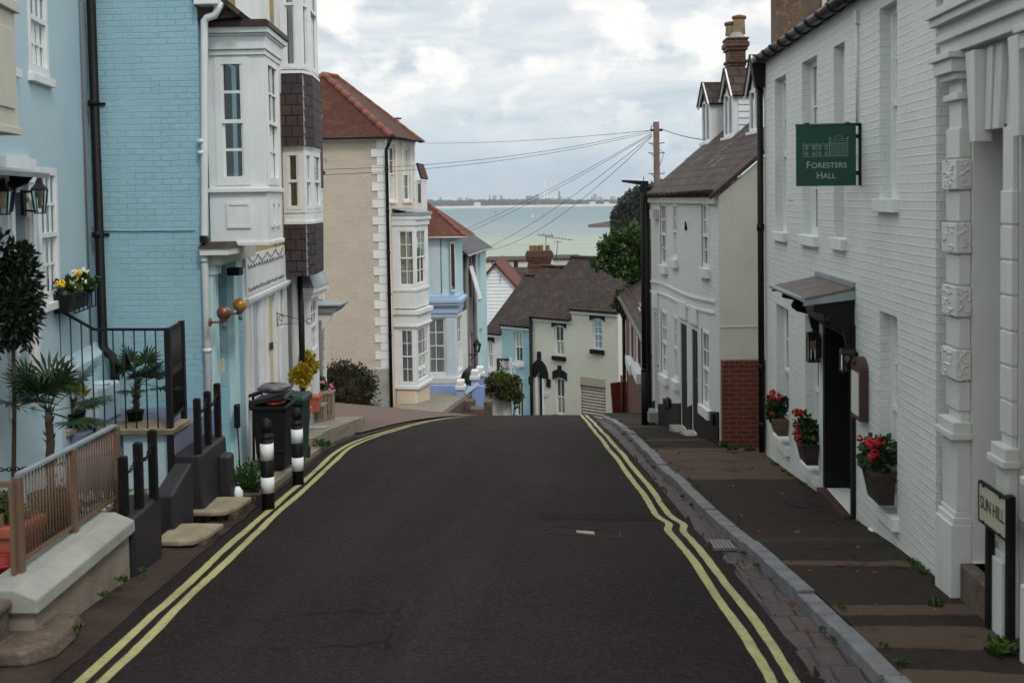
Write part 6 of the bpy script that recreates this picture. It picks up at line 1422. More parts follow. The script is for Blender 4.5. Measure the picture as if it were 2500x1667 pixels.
# raised flagged footway, low white wall and planters
def raised():
    m = MB(); prev = None
    for y in fr(18.6, 23.8, .65):
        x1 = XL(y) - .34 - .02 * (y - 18.6) + .02 * math.sin(y * 5); z = zr(y) + .22 + .02 * (y - 18.6); row = [(-5.4, y, z), (x1, y, z), (x1 + .02, y, z - .6)]
        if prev: m.poly([prev[0], prev[1], row[1], row[0]]); m.poly([prev[1], prev[2], row[2], row[1]])
        else: m.poly([row[0], row[1], row[2], (-5.4, y, z - .6)])
        prev = row
    m.poly([prev[0], prev[1], prev[2], (-5.4, 23.8, prev[2][2])]); m.build('pavement', 'flagstones', kind='structure')
    m = MB(); prev = None
    for y in fr(14.3, 18.6, .6):
        x1 = XL(y) - .22; z = zr(y) + .085; row = [(-4.9, y, z), (x1, y, z), (x1, y, z - .3)]
        if prev: m.poly([prev[0], prev[1], row[1], row[0]]); m.poly([prev[1], prev[2], row[2], row[1]])
        prev = row
    m.build('pavement', 'flagstones', kind='structure')
    y = 21.0; z = zr(y) + .24; q = atY(794, 1008, y); MB().hexa([(q.x - .3, 20.2, zr(20.2) + .258), (q.x + .15, 20.2, zr(20.2) + .258), (q.x + .15, 20.75, zr(20.75) + .272), (q.x - .3, 20.75, zr(20.75) + .272)], [(q.x - .3, 20.2, zr(20.2) + .268), (q.x + .15, 20.2, zr(20.2) + .268), (q.x + .15, 20.75, zr(20.75) + .282), (q.x - .3, 20.75, zr(20.75) + .282)]).build('manhole_cover', 'lead', None, 'grey patterned cover set in the raised flagstones', 'manhole cover')
raised()
a_, b_ = atY(737, 1062, 18.9), atY(772, 995, 22.5)
MB().hexa([(a_.x - .28, 18.9, -5), (a_.x, 18.9, -5), (b_.x, 22.5, -5.4), (b_.x - .3, 22.5, -5.4)], [(a_.x - .28, 18.9, zr(18.9) + .42), (a_.x, 18.9, zr(18.9) + .42), (b_.x, 22.5, zr(22.5) + .72), (b_.x - .3, 22.5, zr(22.5) + .72)]).build('low_wall', 'coping', None, 'low whitish wall edging the raised flagstones, under the terracotta pots', 'wall', bev=.015)
def ball_tree(u, v, vb, Y, r, label, pw, ph, seed):
    c = atY(u, v, Y); b = atY(u + 6, vb, Y); t = thing('ball_tree', label, 'potted tree', (c.x + .04, Y, b.z), 'yellow ball trees in terracotta pots'); o = Vector((c.x + .04, Y, b.z))
    m = MB(); k = .8; sq = ((-1, -1), (1, -1), (1, 1), (-1, 1)); m.hexa([o + Vector((x * pw * k, y * pw * k, 0)) for x, y in sq], [o + Vector((x * pw, y * pw, ph * .9)) for x, y in sq]); m.hexa([o + Vector((x * pw * 1.08, y * pw * 1.08, ph * .84)) for x, y in sq], [o + Vector((x * pw * 1.08, y * pw * 1.08, ph)) for x, y in sq]); m.build('pot', 'terracotta', t, bev=.01)
    m = MB(); m.tube([o + Vector((0, 0, ph * .8)), o + Vector((-.02, 0, ph + .3)), c], .014, 7); m.build('trunk', 'bark', t)
    m = MB(); m.foliage(c, r, r, r * 1.05, 1500, .055, 16, .52, seed, .75); m.build('foliage', 'leaf_yellow', t)
ball_tree(731, 917, 1034, 19.4, .19, 'yellow clipped ball tree in the nearer terracotta pot', .13, .27, 3); ball_tree(755, 886, 1004, 21.6, .21, 'yellow clipped ball tree in the larger terracotta pot behind', .155, .31, 4)
def pink_trough():
    Y = 23.0; c = atY(776, 955, Y); t = thing('flower_trough', 'weathered trough of pink geraniums at the drive edge', 'planter', (c.x, Y, c.z - .5)); m = MB(); m.bx(c.x - .30, c.x + .12, Y - .2, Y + .2, c.z - .55, c.z - .08); m.build('trough', 'weathered_wood', t)
    m = MB(); m.foliage(c + Vector((0, 0, .02)), .30, .28, .24, 900, .085, 10, .5, 7, .8); m.build('foliage', 'leaf_geranium', t); q = random.Random(5)
    for i in range(9):
        b = MB(); p = c + Vector((q.uniform(-.2, .32), q.uniform(-.3, -.1), q.uniform(-.1, .27)))
        for j in range(14): g = Vector((q.gauss(0, 1), q.gauss(0, 1), q.gauss(0, 1))).normalized() * .04; b.ball(p + g, .018, 5, 4)
        b.build('flower', 'flower_pink', t)
    for (u0, u1, v0, v1, Y, lab) in ((782, 808, 958, 1012, 22.6, 'taller weathered wooden planter box beside the pink geraniums'), (768, 788, 990, 1022, 21.9, 'lower weathered wooden planter box by the terracotta pots')):
        a, b2 = atY(u0, v1, Y), atY(u1, v0, Y); t = thing('wooden_planter', lab, 'planter', ((a.x + b2.x) / 2, Y, a.z), 'weathered wooden planters'); m = MB(); m.bx(a.x, b2.x, Y, Y + .35, a.z - .2, b2.z - .04)
        m.build('boards', 'weathered_wood', t); m = MB(); m.bx(a.x - .02, b2.x + .02, Y - .02, Y + .37, b2.z - .04, b2.z); m.build('capping', 'weathered_wood', t)
        k = MB(); n = 3
        for i in range(n + 1): x = a.x + (b2.x - a.x) * i / n; k.bx(x - .006, x + .006, Y - .004, Y - .001, a.z, b2.z - .05)
        k.build('joints', 'earth', t)
pink_trough()
# ================================================================== DOWN THE HILL
def ridge_tube(a, b, r, mat_, par, name='ridge'):
    a, b = Vector(a), Vector(b); n = max(2, int((b - a).length / .42)); m = MB()
    for k in range(n): p, q = a + (b - a) * (k / n), a + (b - a) * ((k + 1) / n); m.tube([p, q + (q - p) * .04], r * (1.0 + .05 * (k % 2)), 8)
    return m.build(name, mat_, par)
FB = Fr((0, 41.2), (1, 0), 1); XB = -6.34
FBf = Fr((XB, 41.2), (.165, .986), 1)
def beige_house():
    t = thing('beige_house', 'tall beige brick house with white quoins, hipped red roof and stacked bay windows', 'house', (XB - 2, 42, zr(41) + .5))
    ze = FB.Z(800, 338); L = 3.35; zb = -8.6
    W1 = opening(FBf, *[cr('G', 632, 0)[0], cr('G', 692, 0)[0]], cr('G', 0, 655)[1], cr('G', 0, 1068)[1]); W2 = opening(FBf, cr('G', 748, 0)[0], cr('G', 806, 0)[0], cr('G', 0, 668)[1], cr('G', 0, 1066)[1])
    m = MB(); m.poly([FB.p(-12, 0, zb), FB.p(XB, 0, zb), FB.p(XB, 0, ze), FB.p(-12, 0, ze)]); m.poly([(-12, 41.2, zb), (-12, 45, zb), (-12, 45, ze), (-12, 41.2, ze)]); m.build('gable_wall', 'beige_brick', t)
    m = MB(); wall(m, FBf, 0, L, zb, ze, [(*W1, .08), (*W2, .08)]); e = FBf.p(L, 0, 0); m.poly([(e.x, e.y, zb), (-12, 45.5, zb), (-12, 45.5, ze), (e.x, e.y, ze)]); m.build('front_wall', 'peach_render', t)
    for w_ in (W1, W2):
        wn = window(FBf, *w_, -.05, t, 'white_wood', 2, 2, sill='white_wall', curtain=('curtain_white', .25)); a, b, e0, g = w_; k = MB()
        for x0, x1 in ((a - .14, a - .003), (b + .003, b + .14)): k.box(FBf, x0, x1, .0, .035, e0, g + .1)
        k.box(FBf, a - .2, b + .2, 0, .05, g + .1, g + .26); k.build('surround', 'white_wall', wn)
    q, q3 = MB(), MB(); z = ze - .10; k = 0
    while z > FB.Z(900, 900): wd = .57 if k % 2 == 1 else .37; q.box(FB, XB - wd, XB + .02, -.0, .035, z - .295, z - .008); q.box(FBf, -.03, .12, 0.001, .03, z - .295, z - .008); q3.box(FBf, L - (.16 if k % 2 else .26), L + .02, .001, .03, z - .295, z - .008); z -= .305; k += 1
    q.build('quoins', 'white_wall', t); q3.build('quoins', 'white_wall', t)
    p = MB(); zz = FB.Z(900, 900); p.box(FB, XB - 1.05, XB + .01, 0, .05, zb, zz); p.build('plinth', 'coping', t)
    f = MB(); f.box(FB, -12, XB, 0, .06, ze - .11, ze); f.box(FBf, 0, L, 0, .06, ze - .11, ze); f.build('fascia', 'white_wood', t)
    # hipped roof
    E0 = Vector((-12, 40.95, ze)); E1 = Vector((XB + .22, 40.95, ze)); e = FBf.p(L + .15, .28, ze); E2 = Vector(e); A = atY(790, 182, 43.3); A2 = atY(823, 188, 45.2); E3 = Vector((-12, 47, ze))
    r = MB(); r.poly([E0, E1, A]); r.poly([E1, E2, A2, A]); r.poly([E2, E3, A2]); r.poly([E0, A, A2, E3]); r.poly([E0, E1, E2, E3]); rf = r.build('roof', 'red_tiles', t)
    for a, b, rr in ((A, E1, .125), (A, A2, .1), (A2, E2, .08), (A, E0, .11)): ridge_tube(a, b, rr, 'ridge_tile', rf, 'hip_ridge')
    v = MB(); c = atY(969, 296, 46.5); v.tube([c - Vector((0, 0, .5)), c + Vector((0, 0, .05))], .09, 8); v.tube([c + Vector((0, 0, .08)), c + Vector((0, 0, .13))], .2, 10); v.build('flue_pipe', 'ridge_tile', rf)
    g = MB(); half_gutter(g, (-12, 40.92, ze + .02), (XB + .26, 40.92, ze + .02), .08, 8); half_gutter(g, (XB + .26, 40.95, ze + .02), (E2.x + .05, E2.y, ze + .02), .08, 8, .6); g.build('gutter', 'gutter_black', t)
    d = MB(); pt = [Vector((XB + .2, 41.0, ze - .02)), Vector((XB + .1, 41.0, ze - .25)), Vector((XB - .0, 41.05, ze - .45)), Vector((XB - .0, 41.05, -8.5))]; d.tube(pt, .06, 10)
    for k in range(5): zz = ze - 1.2 - k * 1.5; d.tube([(XB, 41.05, zz), (XB, 41.05, zz + .1)], .075, 8)
    d.build('downpipe', 'black_paint', t)
    # bays: the near side faces up the street
    O = FBf.p(.42, 0, 0); N1 = Fr((O.x, O.y), (FBf.n.x, FBf.n.y), 1); D = .84; Pf = FBf.p(.42, D, 0); F1 = Fr((Pf.x, Pf.y), (FBf.t.x, FBf.t.y), 1); LB_ = 1.75
    z = lambda v: N1.Z(990, v)
    def face(par, Fx, a, b, zl, zh, op, **kw):
        m = MB(); wall(m, Fx, a, b, zl, zh, [(*op, .05)]); m.build('bay_wall', 'white_wood', par); window(Fx, *op, -.01, par, 'white_wood', 2, 2, **kw)
    up = MB(); up.box(FBf, .40, .44 + LB_, .0, D + .03, z(712), z(705)); up.box(FBf, .43, .42 + LB_, 0, D - .01, z(754), z(712)); u_ = up.build('upper_bay', 'white_wall', t, bev=.01); up = MB(); up.box(FBf, .38, .46 + LB_, 0, D + .06, z(551), z(537)); up.box(FBf, .36, .48 + LB_, 0, D + .12, z(537), z(526)); up.build('bay_cornice', 'white_wall', u_, bev=.01)
    face(u_, N1, 0, D, z(706), z(550), (N1.S(972, 630), N1.S(1012, 630), z(698), z(562)), curtain=('curtain_cream', .38)); face(u_, F1, 0, LB_, z(706), z(550), (.25, LB_ - .3, z(698), z(562)), curtain=('curtain_cream', .38))
    c = MB(); c.box(FBf, .33, .5 + LB_, 0, D + .16, z(526), z(520)); c.slab([FBf.p(.33, D + .16, z(519)), FBf.p(.5 + LB_, D + .16, z(519)), FBf.p(.45 + LB_, .0, z(508)), FBf.p(.4, .0, z(508))], .03); c.build('bay_roof', 'lead', u_)
    lo = MB(); z2 = z
    lo.box(FBf, .32, .5 + LB_, .0, D + .14, z(768), z(757)); lo.box(FBf, .38, .46 + LB_, 0, D + .05, z(793), z(768)); lo.box(FBf, .34, .5 + LB_, 0, D + .10, z(798), z(793)); l_ = lo.build('lower_bay', 'white_wall', t, bev=.01); lo = MB(); lo.box(FBf, .38, .46 + LB_, 0, D + .07, z(950), z(942)); lo.build('bay_sill', 'white_wall', l_, bev=.01)
    face(l_, N1, 0, D, z(943), z(797), (N1.S(977, 870), N1.S(1011, 870), z(936), z(804)), curtain=('curtain_white', .5), glass='glass_clear'); face(l_, F1, 0, LB_, z(943), z(797), (.2, LB_ - .25, z(936), z(804)), curtain=('curtain_white', .5), glass='glass_clear')
    b = MB(); b.box(FBf, .44, .42 + LB_, 0, D - .02, zb, z(950)); b.build('bay_base', 'peach_render', l_, bev=.06)
beige_house()
def round_bush():
    c = atY(852, 945, 37.5); t = thing('round_bush', 'large rounded dark bush in front of the beige gable', 'bush', (c.x, 37.5, zr(37.5))); m = MB(); m.foliage(c + Vector((0, 0, -.05)), 1.16, .95, 1.0, 16000, .09, 50, .5, 9, .6); m.build('foliage', 'leaf_bush', t)
    m = MB(); q = random.Random(4)
    for k in range(9): m.tube([(c.x + q.uniform(-.2, .2), 37.5, c.z - 1.2), (c.x + q.uniform(-.6, .6), 37.5 + q.uniform(-.5, .5), c.z + .2)], .02, 5)
    m.ball(c + Vector((0, 0, -.15)), .78, 12, 8, .1, .66); m.build('branches_and_core', 'bark', t)  # branches, plus a dark solid ball added to deepen the shade between leaves
round_bush()
def platform():
    m = MB(); pts = [atY(962, 994, 40.2), atY(1076, 1011, 38.8), atY(1141, 964, 44.6), atY(1044, 959, 46.6)]; m.hexa([p - Vector((0, 0, .9)) for p in pts], pts); m.build('pavement', 'flagstones', kind='structure')
    a, b = pts[1], pts[2]; m = MB(); m.hexa([a + Vector((.0, -.02, -1.6)), b + Vector((0, 0, -1.6)), b + Vector((.22, 0, -1.6)), a + Vector((.22, -.02, -1.6))], [a + Vector((0, -.02, .05)), b + Vector((0, 0, .05)), b + Vector((.2, 0, .03)), a + Vector((.2, -.02, .03))]); m.build('edging_wall', 'old_stone', None, 'brown stone edging wall along the raised paving by the bay windows', 'wall', bev=.02)
    for (u0, u1, v0, v1, Y, lab) in ((1127, 1158, 979, 1003, 42.5, 'upper brown stone step beside the blue gate wall'), (1147, 1180, 998, 1012, 41.0, 'lower brown stone step at the brow of the road'), (1181, 1200, 981, 999, 44.0, 'small brown stone block beyond the blue wall')):
        a, b = atY(u0, v1, Y), atY(u1, v0, Y); MB().bx(a.x, b.x, Y, Y + .6, a.z - .6, b.z).build('stone_step', 'old_stone', None, lab, 'step', 'brown stone steps at the brow', bev=.02)
platform()
def light_blue_house():
    Y = 47.4; F = Fr((0, Y), (1, 0), 1); t = thing('light_blue_house', 'light blue bay fronted house with white upper floor and red slate roof', 'house', (-5, 48, zr(48)))
    xa = F.S(1030); xb = F.S(1111); k = Fr((xb, Y), (.10, 1), 1); Lf = 2.6; z = lambda v: F.Z(1085, v)
    wa, wb = F.S(1038), F.S(1085); op = (wa, wb, z(912), z(777))
    m = MB(); wall(m, F, xa, xb, z(940), z(770), [(*op, .10)]); of = (.3, 1.5, z(912), z(777)); wall(m, k, 0, Lf, z(940), z(770), [(*of, .10)]); m.build('bay_wall', 'white_wall', t)
    window(F, *op, -.06, t, 'white_wood', 2, 2, curtain=('curtain_white', .5), glass='glass_clear', mun=.04); window(k, *of, -.06, t, 'white_wood', 2, 2)
    p = MB(); p.box(F, xb - .36, xb - .02, .0, .03, z(922), z(772)); p.box(F, wb + .04, wb + .16, 0, .02, z(912), z(772)); p.build('pilaster', 'light_blue_paint', t)
    c = MB()
    for a, b, g in ((774, 764, .05), (764, 754, .10), (754, 745, .06), (745, 738, .22), (738, 731, .28), (731, 722, .12)): c.bx(xa, xb + g, Y - g, Y + Lf, z(a), z(b))
    c.build('cornice', 'cornice_blue', t); s = MB(); s.bx(xa, xb + .18, Y - .18, Y + Lf, z(935), z(921)); s.build('sill', 'white_wall', t); b = MB(); b.bx(xa, xb + .06, Y - .06, Y + Lf, -12, z(935)); b.build('base_wall', 'mid_blue_paint', t)
    # upper floor with a rounded corner
    pl = [Vector((xa, Y + .06, 0)), Vector((xb - .55, Y + .06, 0))] + [Vector((xb - .55 + .6 * math.sin(a), Y + .66 - .6 * math.cos(a), 0)) for a in [math.pi / 2 * i / 6 for i in range(1, 7)]] + [Vector((xb + .10, Y + 2.6, 0))]
    m = MB()
    for a, b in zip(pl, pl[1:]): m.poly([a + Vector((0, 0, z(724))), b + Vector((0, 0, z(724))), b + Vector((0, 0, z(580))), a + Vector((0, 0, z(580)))])
    m.build('upper_wall', 'cyan_paint', t); e = MB(); x0, x1 = F.S(1055), F.S(1076); e.box(F, x0, x1, -.059, -.045, z(716), z(586)); e.build('painted_panel', 'light_blue_paint', t)
    x0 = F.S(1077.5); MB().tube([(x0, Y + .04, z(716)), (x0, Y + .04, z(584))], .02, 6).build('cable', 'grey_render', t)
    x0, x1 = F.S(1100), F.S(1112); w_ = MB(); w_.box(F, x0, x1, -.30, -.02, z(712), z(590)); ww = w_.build('window', 'white_wood', t); MB().box(F, x0 + .04, x1 - .02, -.02, -.01, z(706), z(596)).build('pane', 'glass_dark', ww)
    # roof: hip towards the viewer
    ze = z(579); a, b = Vector((xa - .2, Y - .15, ze)), Vector((F.S(1140), Y - .15, ze)); c1 = atY(1028, 482, Y + 2.4); d = Vector((b.x + .15, Y + 3.2, ze)); r = MB(); r.poly([a, b, c1]); r.poly([b, d, c1]); r.poly([a, b, d]); c2 = Vector((-10, Y + 2.4, c1.z)); r.poly([a, c1, c2, Vector((-10, Y - .15, ze))]); rf = r.build('roof', 'red_tiles_small', t)
    g = MB(); half_gutter(g, a + Vector((0, -.05, .02)), b + Vector((.05, -.05, .02)), .07, 8); g.build('gutter', 'white_pipe', t); ridge_tube(b, c1, .07, 'ridge_tile', rf, 'hip_ridge')
    q0, q1 = atY(1019, 500, 46.6), atY(1029, 440, 46.6); dm = MB(); dm.bx(q0.x - .6, q1.x, 46.6, 48.4, q0.z - .3, q1.z); o = dm.build('dormer', 'white_wood', rf); r = MB(); p0, p1 = atY(1020, 398, 46.5), atY(1032, 436, 46.5); r.slab([(p0.x, 46.4, p0.z), (p1.x, 46.4, p1.z), (p1.x, 48.5, p1.z), (p0.x, 48.5, p0.z)], .08); r.build('dormer_roof', 'red_tiles', o)
    MB().bx(q1.x - .14, q1.x - .03, 46.57, 46.6, q0.z + .1, q1.z - .15).build('dormer_glazing', 'glass_dark', o)
light_blue_house()
def grey_cyan():
    a, b = (-4.50, 50.6), (-3.98, 58.0); d = Vector((b[0] - a[0], b[1] - a[1])); F = Fr(a, (d.x, d.y), 1); s1 = F.S(1157); L = d.length; c = lambda x0, x1, y0, y1: opening(F, cr('H', x0, 0)[0], cr('H', x1, 0)[0], cr('H', 0, y0)[1], cr('H', 0, y1)[1])
    ze = F.Z(1150, 614)
    t = thing('grey_house', 'narrow grey rendered house with a slate roof between two pale blue fronts', 'house', F.p(1, 0, -11)); ops = [c(920, 944, 240, 560), c(926, 946, 830, 1085)]; ops = [o for o in ops if o[1] < s1]
    m = MB(); wall(m, F, 0, s1, -13, ze, [(*o, .12) for o in ops]); m.poly([F.p(0, 0, -13), F.p(0, -4, -13), F.p(0, -4, ze), F.p(0, 0, ze)]); m.build('wall', 'grey_render', t)
    for o in ops: window(F, *o, -.10, t, 'white_wood', 1, 2, glass='glass_dark')
    k = MB(); w0 = ops[0]; k.prism([F.p(w0[0], .03, w0[2] + .3), F.p(w0[1], .03, w0[2] + .3), F.p(w0[1], .35, w0[2] + .05), F.p(w0[0], .35, w0[2] + .05)], (0, 0, .8)) if False else k.hexa([F.p(w0[0], .45, w0[2]), F.p(w0[1], .45, w0[2]), F.p(w0[1], .49, w0[2]), F.p(w0[0], .49, w0[2])], [F.p(w0[0], .03, w0[2] + 1.5), F.p(w0[1], .03, w0[2] + 1.5), F.p(w0[1], .07, w0[2] + 1.5), F.p(w0[0], .07, w0[2] + 1.5)]); k.build('open_sash', 'white_wood', t)
    for u in (1134, 1155): s = F.S(u); MB().tube([F.p(max(s, .05), .08, -13), F.p(max(s, .05), .08, ze)], .09, 8).build('downpipe', 'grey_render', t)
    r = MB(); e = MB(); r.slab([F.p(-.3, .3, ze - .02), F.p(L + .1, .3, ze - .02), F.p(L + .1, -3.2, ze + 2.4), F.p(-.3, -3.2, ze + 2.4)], .08); r.build('roof', 'grey_slates', t); half_gutter(e, F.p(-.3, .34, ze), F.p(L + .1, .34, ze), .08, 8); e.build('gutter', 'white_pipe', t)
    t2 = thing('cyan_house', 'pale cyan front with tall narrow windows at the end of the left-hand row', 'house', F.p(5, 0, -12)); o2 = [c(992, 1014, 225, 550), c(1000, 1020, 795, 1110)]
    m = MB(); wall(m, F, s1, L, -14, ze - .002, [(*o, .14) for o in o2]); m.poly([F.p(L, 0, -14), F.p(L, -4, -14), F.p(L, -4, ze), F.p(L, 0, ze)]); m.build('wall', 'cyan_paint', t2)
    for o in o2: window(F, *o, -.12, t2, 'white_wood', 1, 2, glass='glass_dark', sill='white_wall')
    # bracket lantern
    Y = 52.0; b0 = atY(1146, 866, Y); b1 = atY(1163, 866, Y); c0 = atY(1165, 845, Y); l = thing('bracket_lantern', 'old fashioned black street lantern on a wall bracket by the grey house', 'street lamp', b0); h = atY(1165, 820, Y).z - atY(1165, 872, Y).z
    f = MB(); zb_, zt_ = atY(1165, 860, Y).z, atY(1165, 842, Y).z; w0_, w1_ = .09, .17
    for i in range(6):
        a0 = i * math.pi / 3; P = lambda w_, zz: (c0.x + w_ * math.cos(a0), Y + w_ * math.sin(a0), zz); f.bar(P(w0_, zb_), P(w1_, zt_), .025)
    f.build('frame', 'iron', l); f = MB(); f.lathe((c0.x, Y, zt_), [(w1_ + .03, 0), (w1_ + .02, .04), (.06, .18), (.07, .21), (.02, .26), (.012, .36)], 8); f.build('cap', 'iron', l); f = MB(); f.lathe((c0.x, Y, zb_), [(w0_ - .01, 0), (w1_ - .01, zt_ - zb_)], 6); f.build('pane', 'glass_clear', l); f = MB(); f.tube([(b0.x, Y, b0.z), (b1.x, Y, b1.z), (c0.x, Y, zb_)], .03, 6); f.tube([(b0.x, Y, b0.z - .3), (b0.x + .2, Y, b0.z - .1), (b1.x, Y, b1.z)], .022, 6); f.build('bracket', 'iron', l)
grey_cyan()
def blue_wall():
    Y = 45.2; t = thing('blue_gate_wall', 'blue garden wall with white capped pillars stepping down the hill', 'wall', (-4.3, Y, -10))
    for (x0, x1, y0, y1, yy) in ((822, 892, 1262, 1300, Y - .5), (938, 1003, 1185, 1425, Y), (978, 1040, 1158, 1425, Y + .9)):
        a, b = atY(*cr('H', x0, y1), yy), atY(*cr('H', x1, y0), yy); p = MB(); p.bx(a.x + .04, b.x - .04, yy, yy + .5, -11.5, b.z); o = p.build('pillar', 'mid_blue_paint', t)
        c = MB(); zt_ = b.z; c.bx(a.x - .02, b.x + .02, yy - .06, yy + .56, zt_, zt_ + .18); c.bx(a.x + .03, b.x - .03, yy - .01, yy + .51, zt_ + .18, zt_ + .38); c.build('cap', 'white_wall', o, bev=.04)
    a, b = atY(*cr('H', 893, 1285), Y - .1), atY(*cr('H', 940, 1240), Y - .1); m = MB(); m.bx(a.x, atY(*cr('H', 1040, 1200), Y).x, Y + .1, Y + .4, -11.5, b.z); m.build('wall', 'mid_blue_paint', t)
    m = MB(); m.bar(atY(*cr('H', 893, 1283), Y - .05), atY(*cr('H', 998, 1208), Y + .05), .2, .14); m.build('coping', 'light_blue_paint', t)
    a, b = atY(*cr('H', 605, 1275), 46.0), atY(*cr('H', 892, 1225), 46.0); m = MB(); m.bx(a.x, b.x, 46.0, 46.3, -11, b.z); m.build('wall', 'mid_blue_paint', t)
    x0, x1 = atY(*cr('H', 880, 1160), 48).x, atY(*cr('H', 985, 1100), 48).x; zc = atY(*cr('H', 930, 1165), 46.6).z - .55; m = MB(); m.hexa([(x0 - .1, 46.6, zc - .3), (x1, 46.6, zc - .3), (x1, 50.5, zc - .6), (x0 - .1, 50.5, zc - .6)], [(x0 + .05, 46.9, zc + .75), (x1 - .25, 46.9, zc + .85), (x1 - .25, 49.5, zc + .6), (x0 + .05, 49.5, zc + .6)])
    m.build('parked_car', 'black_paint', None, 'dark car roof just showing behind the blue garden wall', 'car', bev=.18)
blue_wall()
def cream_garden():
    Y = 47.5; a, b = atY(*cr('H', 1040, 1450), Y), atY(*cr('H', 1245, 1275), Y); t = thing('cream_garden_wall', 'cream garden wall with pale pier below the trailing shrub', 'wall', ((a.x + b.x) / 2, Y, a.z)); m = MB(); m.bx(a.x, b.x, Y, Y + .3, a.z - 1.5, b.z); m.build('wall', 'cream_render', t); c = MB(); c.bx(a.x - .05, atY(*cr('H', 1112, 1268), Y).x, Y - .1, Y + .4, b.z - .0, b.z + .12); c.build('coping', 'stone', t); p = MB(); p.bx(b.x - .35, b.x + .02, Y - .08, Y + .4, a.z - 1.5, atY(*cr('H', 1230, 1170), Y).z); p.build('pier', 'cream_render', t)
    for (x, y, rx, rz, n, lab, lm, sd) in ((1135, 1200, 1.55, .95, 3200, 'trailing green and orange shrub spilling over the cream garden wall', 'leaf_olive', 3), (1262, 1300, .60, .50, 700, 'small green shrub hanging at the end of the cream garden wall', 'leaf_mid', 5)):
        c = atY(*cr('H', x, y), Y - .1); s = thing('trailing_shrub', lab, 'shrub', (c.x, Y, c.z - .8)); m = MB(); m.foliage(c + Vector((0, 0, -.04)), rx * .62, .5, rz * .50, n * 2 // 3, .15, 22, .36, sd, .45); m.foliage(c + Vector((rx * .3, -.1, -rz * .45)), rx * .3, .3, rz * .5, n // 5, .16, 8, .4, sd + 40, .4); m.build('foliage', lm, s); m = MB(); m.tube([(c.x, Y + .15, c.z - 1.0), (c.x + .1, Y, c.z), (c.x - .2, Y, c.z + .4)], .03, 6); m.build('stem', 'bark', s)
cream_garden()
def sale_sign():
    Y = 49.0; a, b = atY(*cr('I', 197, 1145), Y), atY(*cr('I', 290, 1018), Y); zm = atY(*cr('I', 240, 1105), Y).z; t = thing('for_sale_sign', 'estate agent FOR SALE board in black and green before the aqua cottage', 'sign', ((a.x + b.x) / 2, Y, -12)); xm = (a.x + b.x) / 2
    MB().bx(a.x, b.x, Y, Y + .03, zm, b.z).build('board', 'agent_dark', t); MB().bx(a.x, b.x, Y, Y + .03, a.z, zm - .005).build('strip', 'agent_green', t); MB().bx(xm + .3, xm + .38, Y + .035, Y + .10, -12.5, b.z + .02).build('post', 'white_wood', t)
    h = b.z - zm
    for k, s in enumerate(('Hose', 'Rhodes', 'Dickson')): text(s, .26, 'letters_white', t, (a.x + .12, Y - .002, zm + h * (.66 - .2 * k)), (1, 0, 0), (0, 0, 1), align='LEFT')
    text('FOR SALE', .28, 'letters_white', t, (xm, Y - .002, (a.z + zm) / 2), (1, 0, 0), (0, 0, 1), sx=.95)
sale_sign()
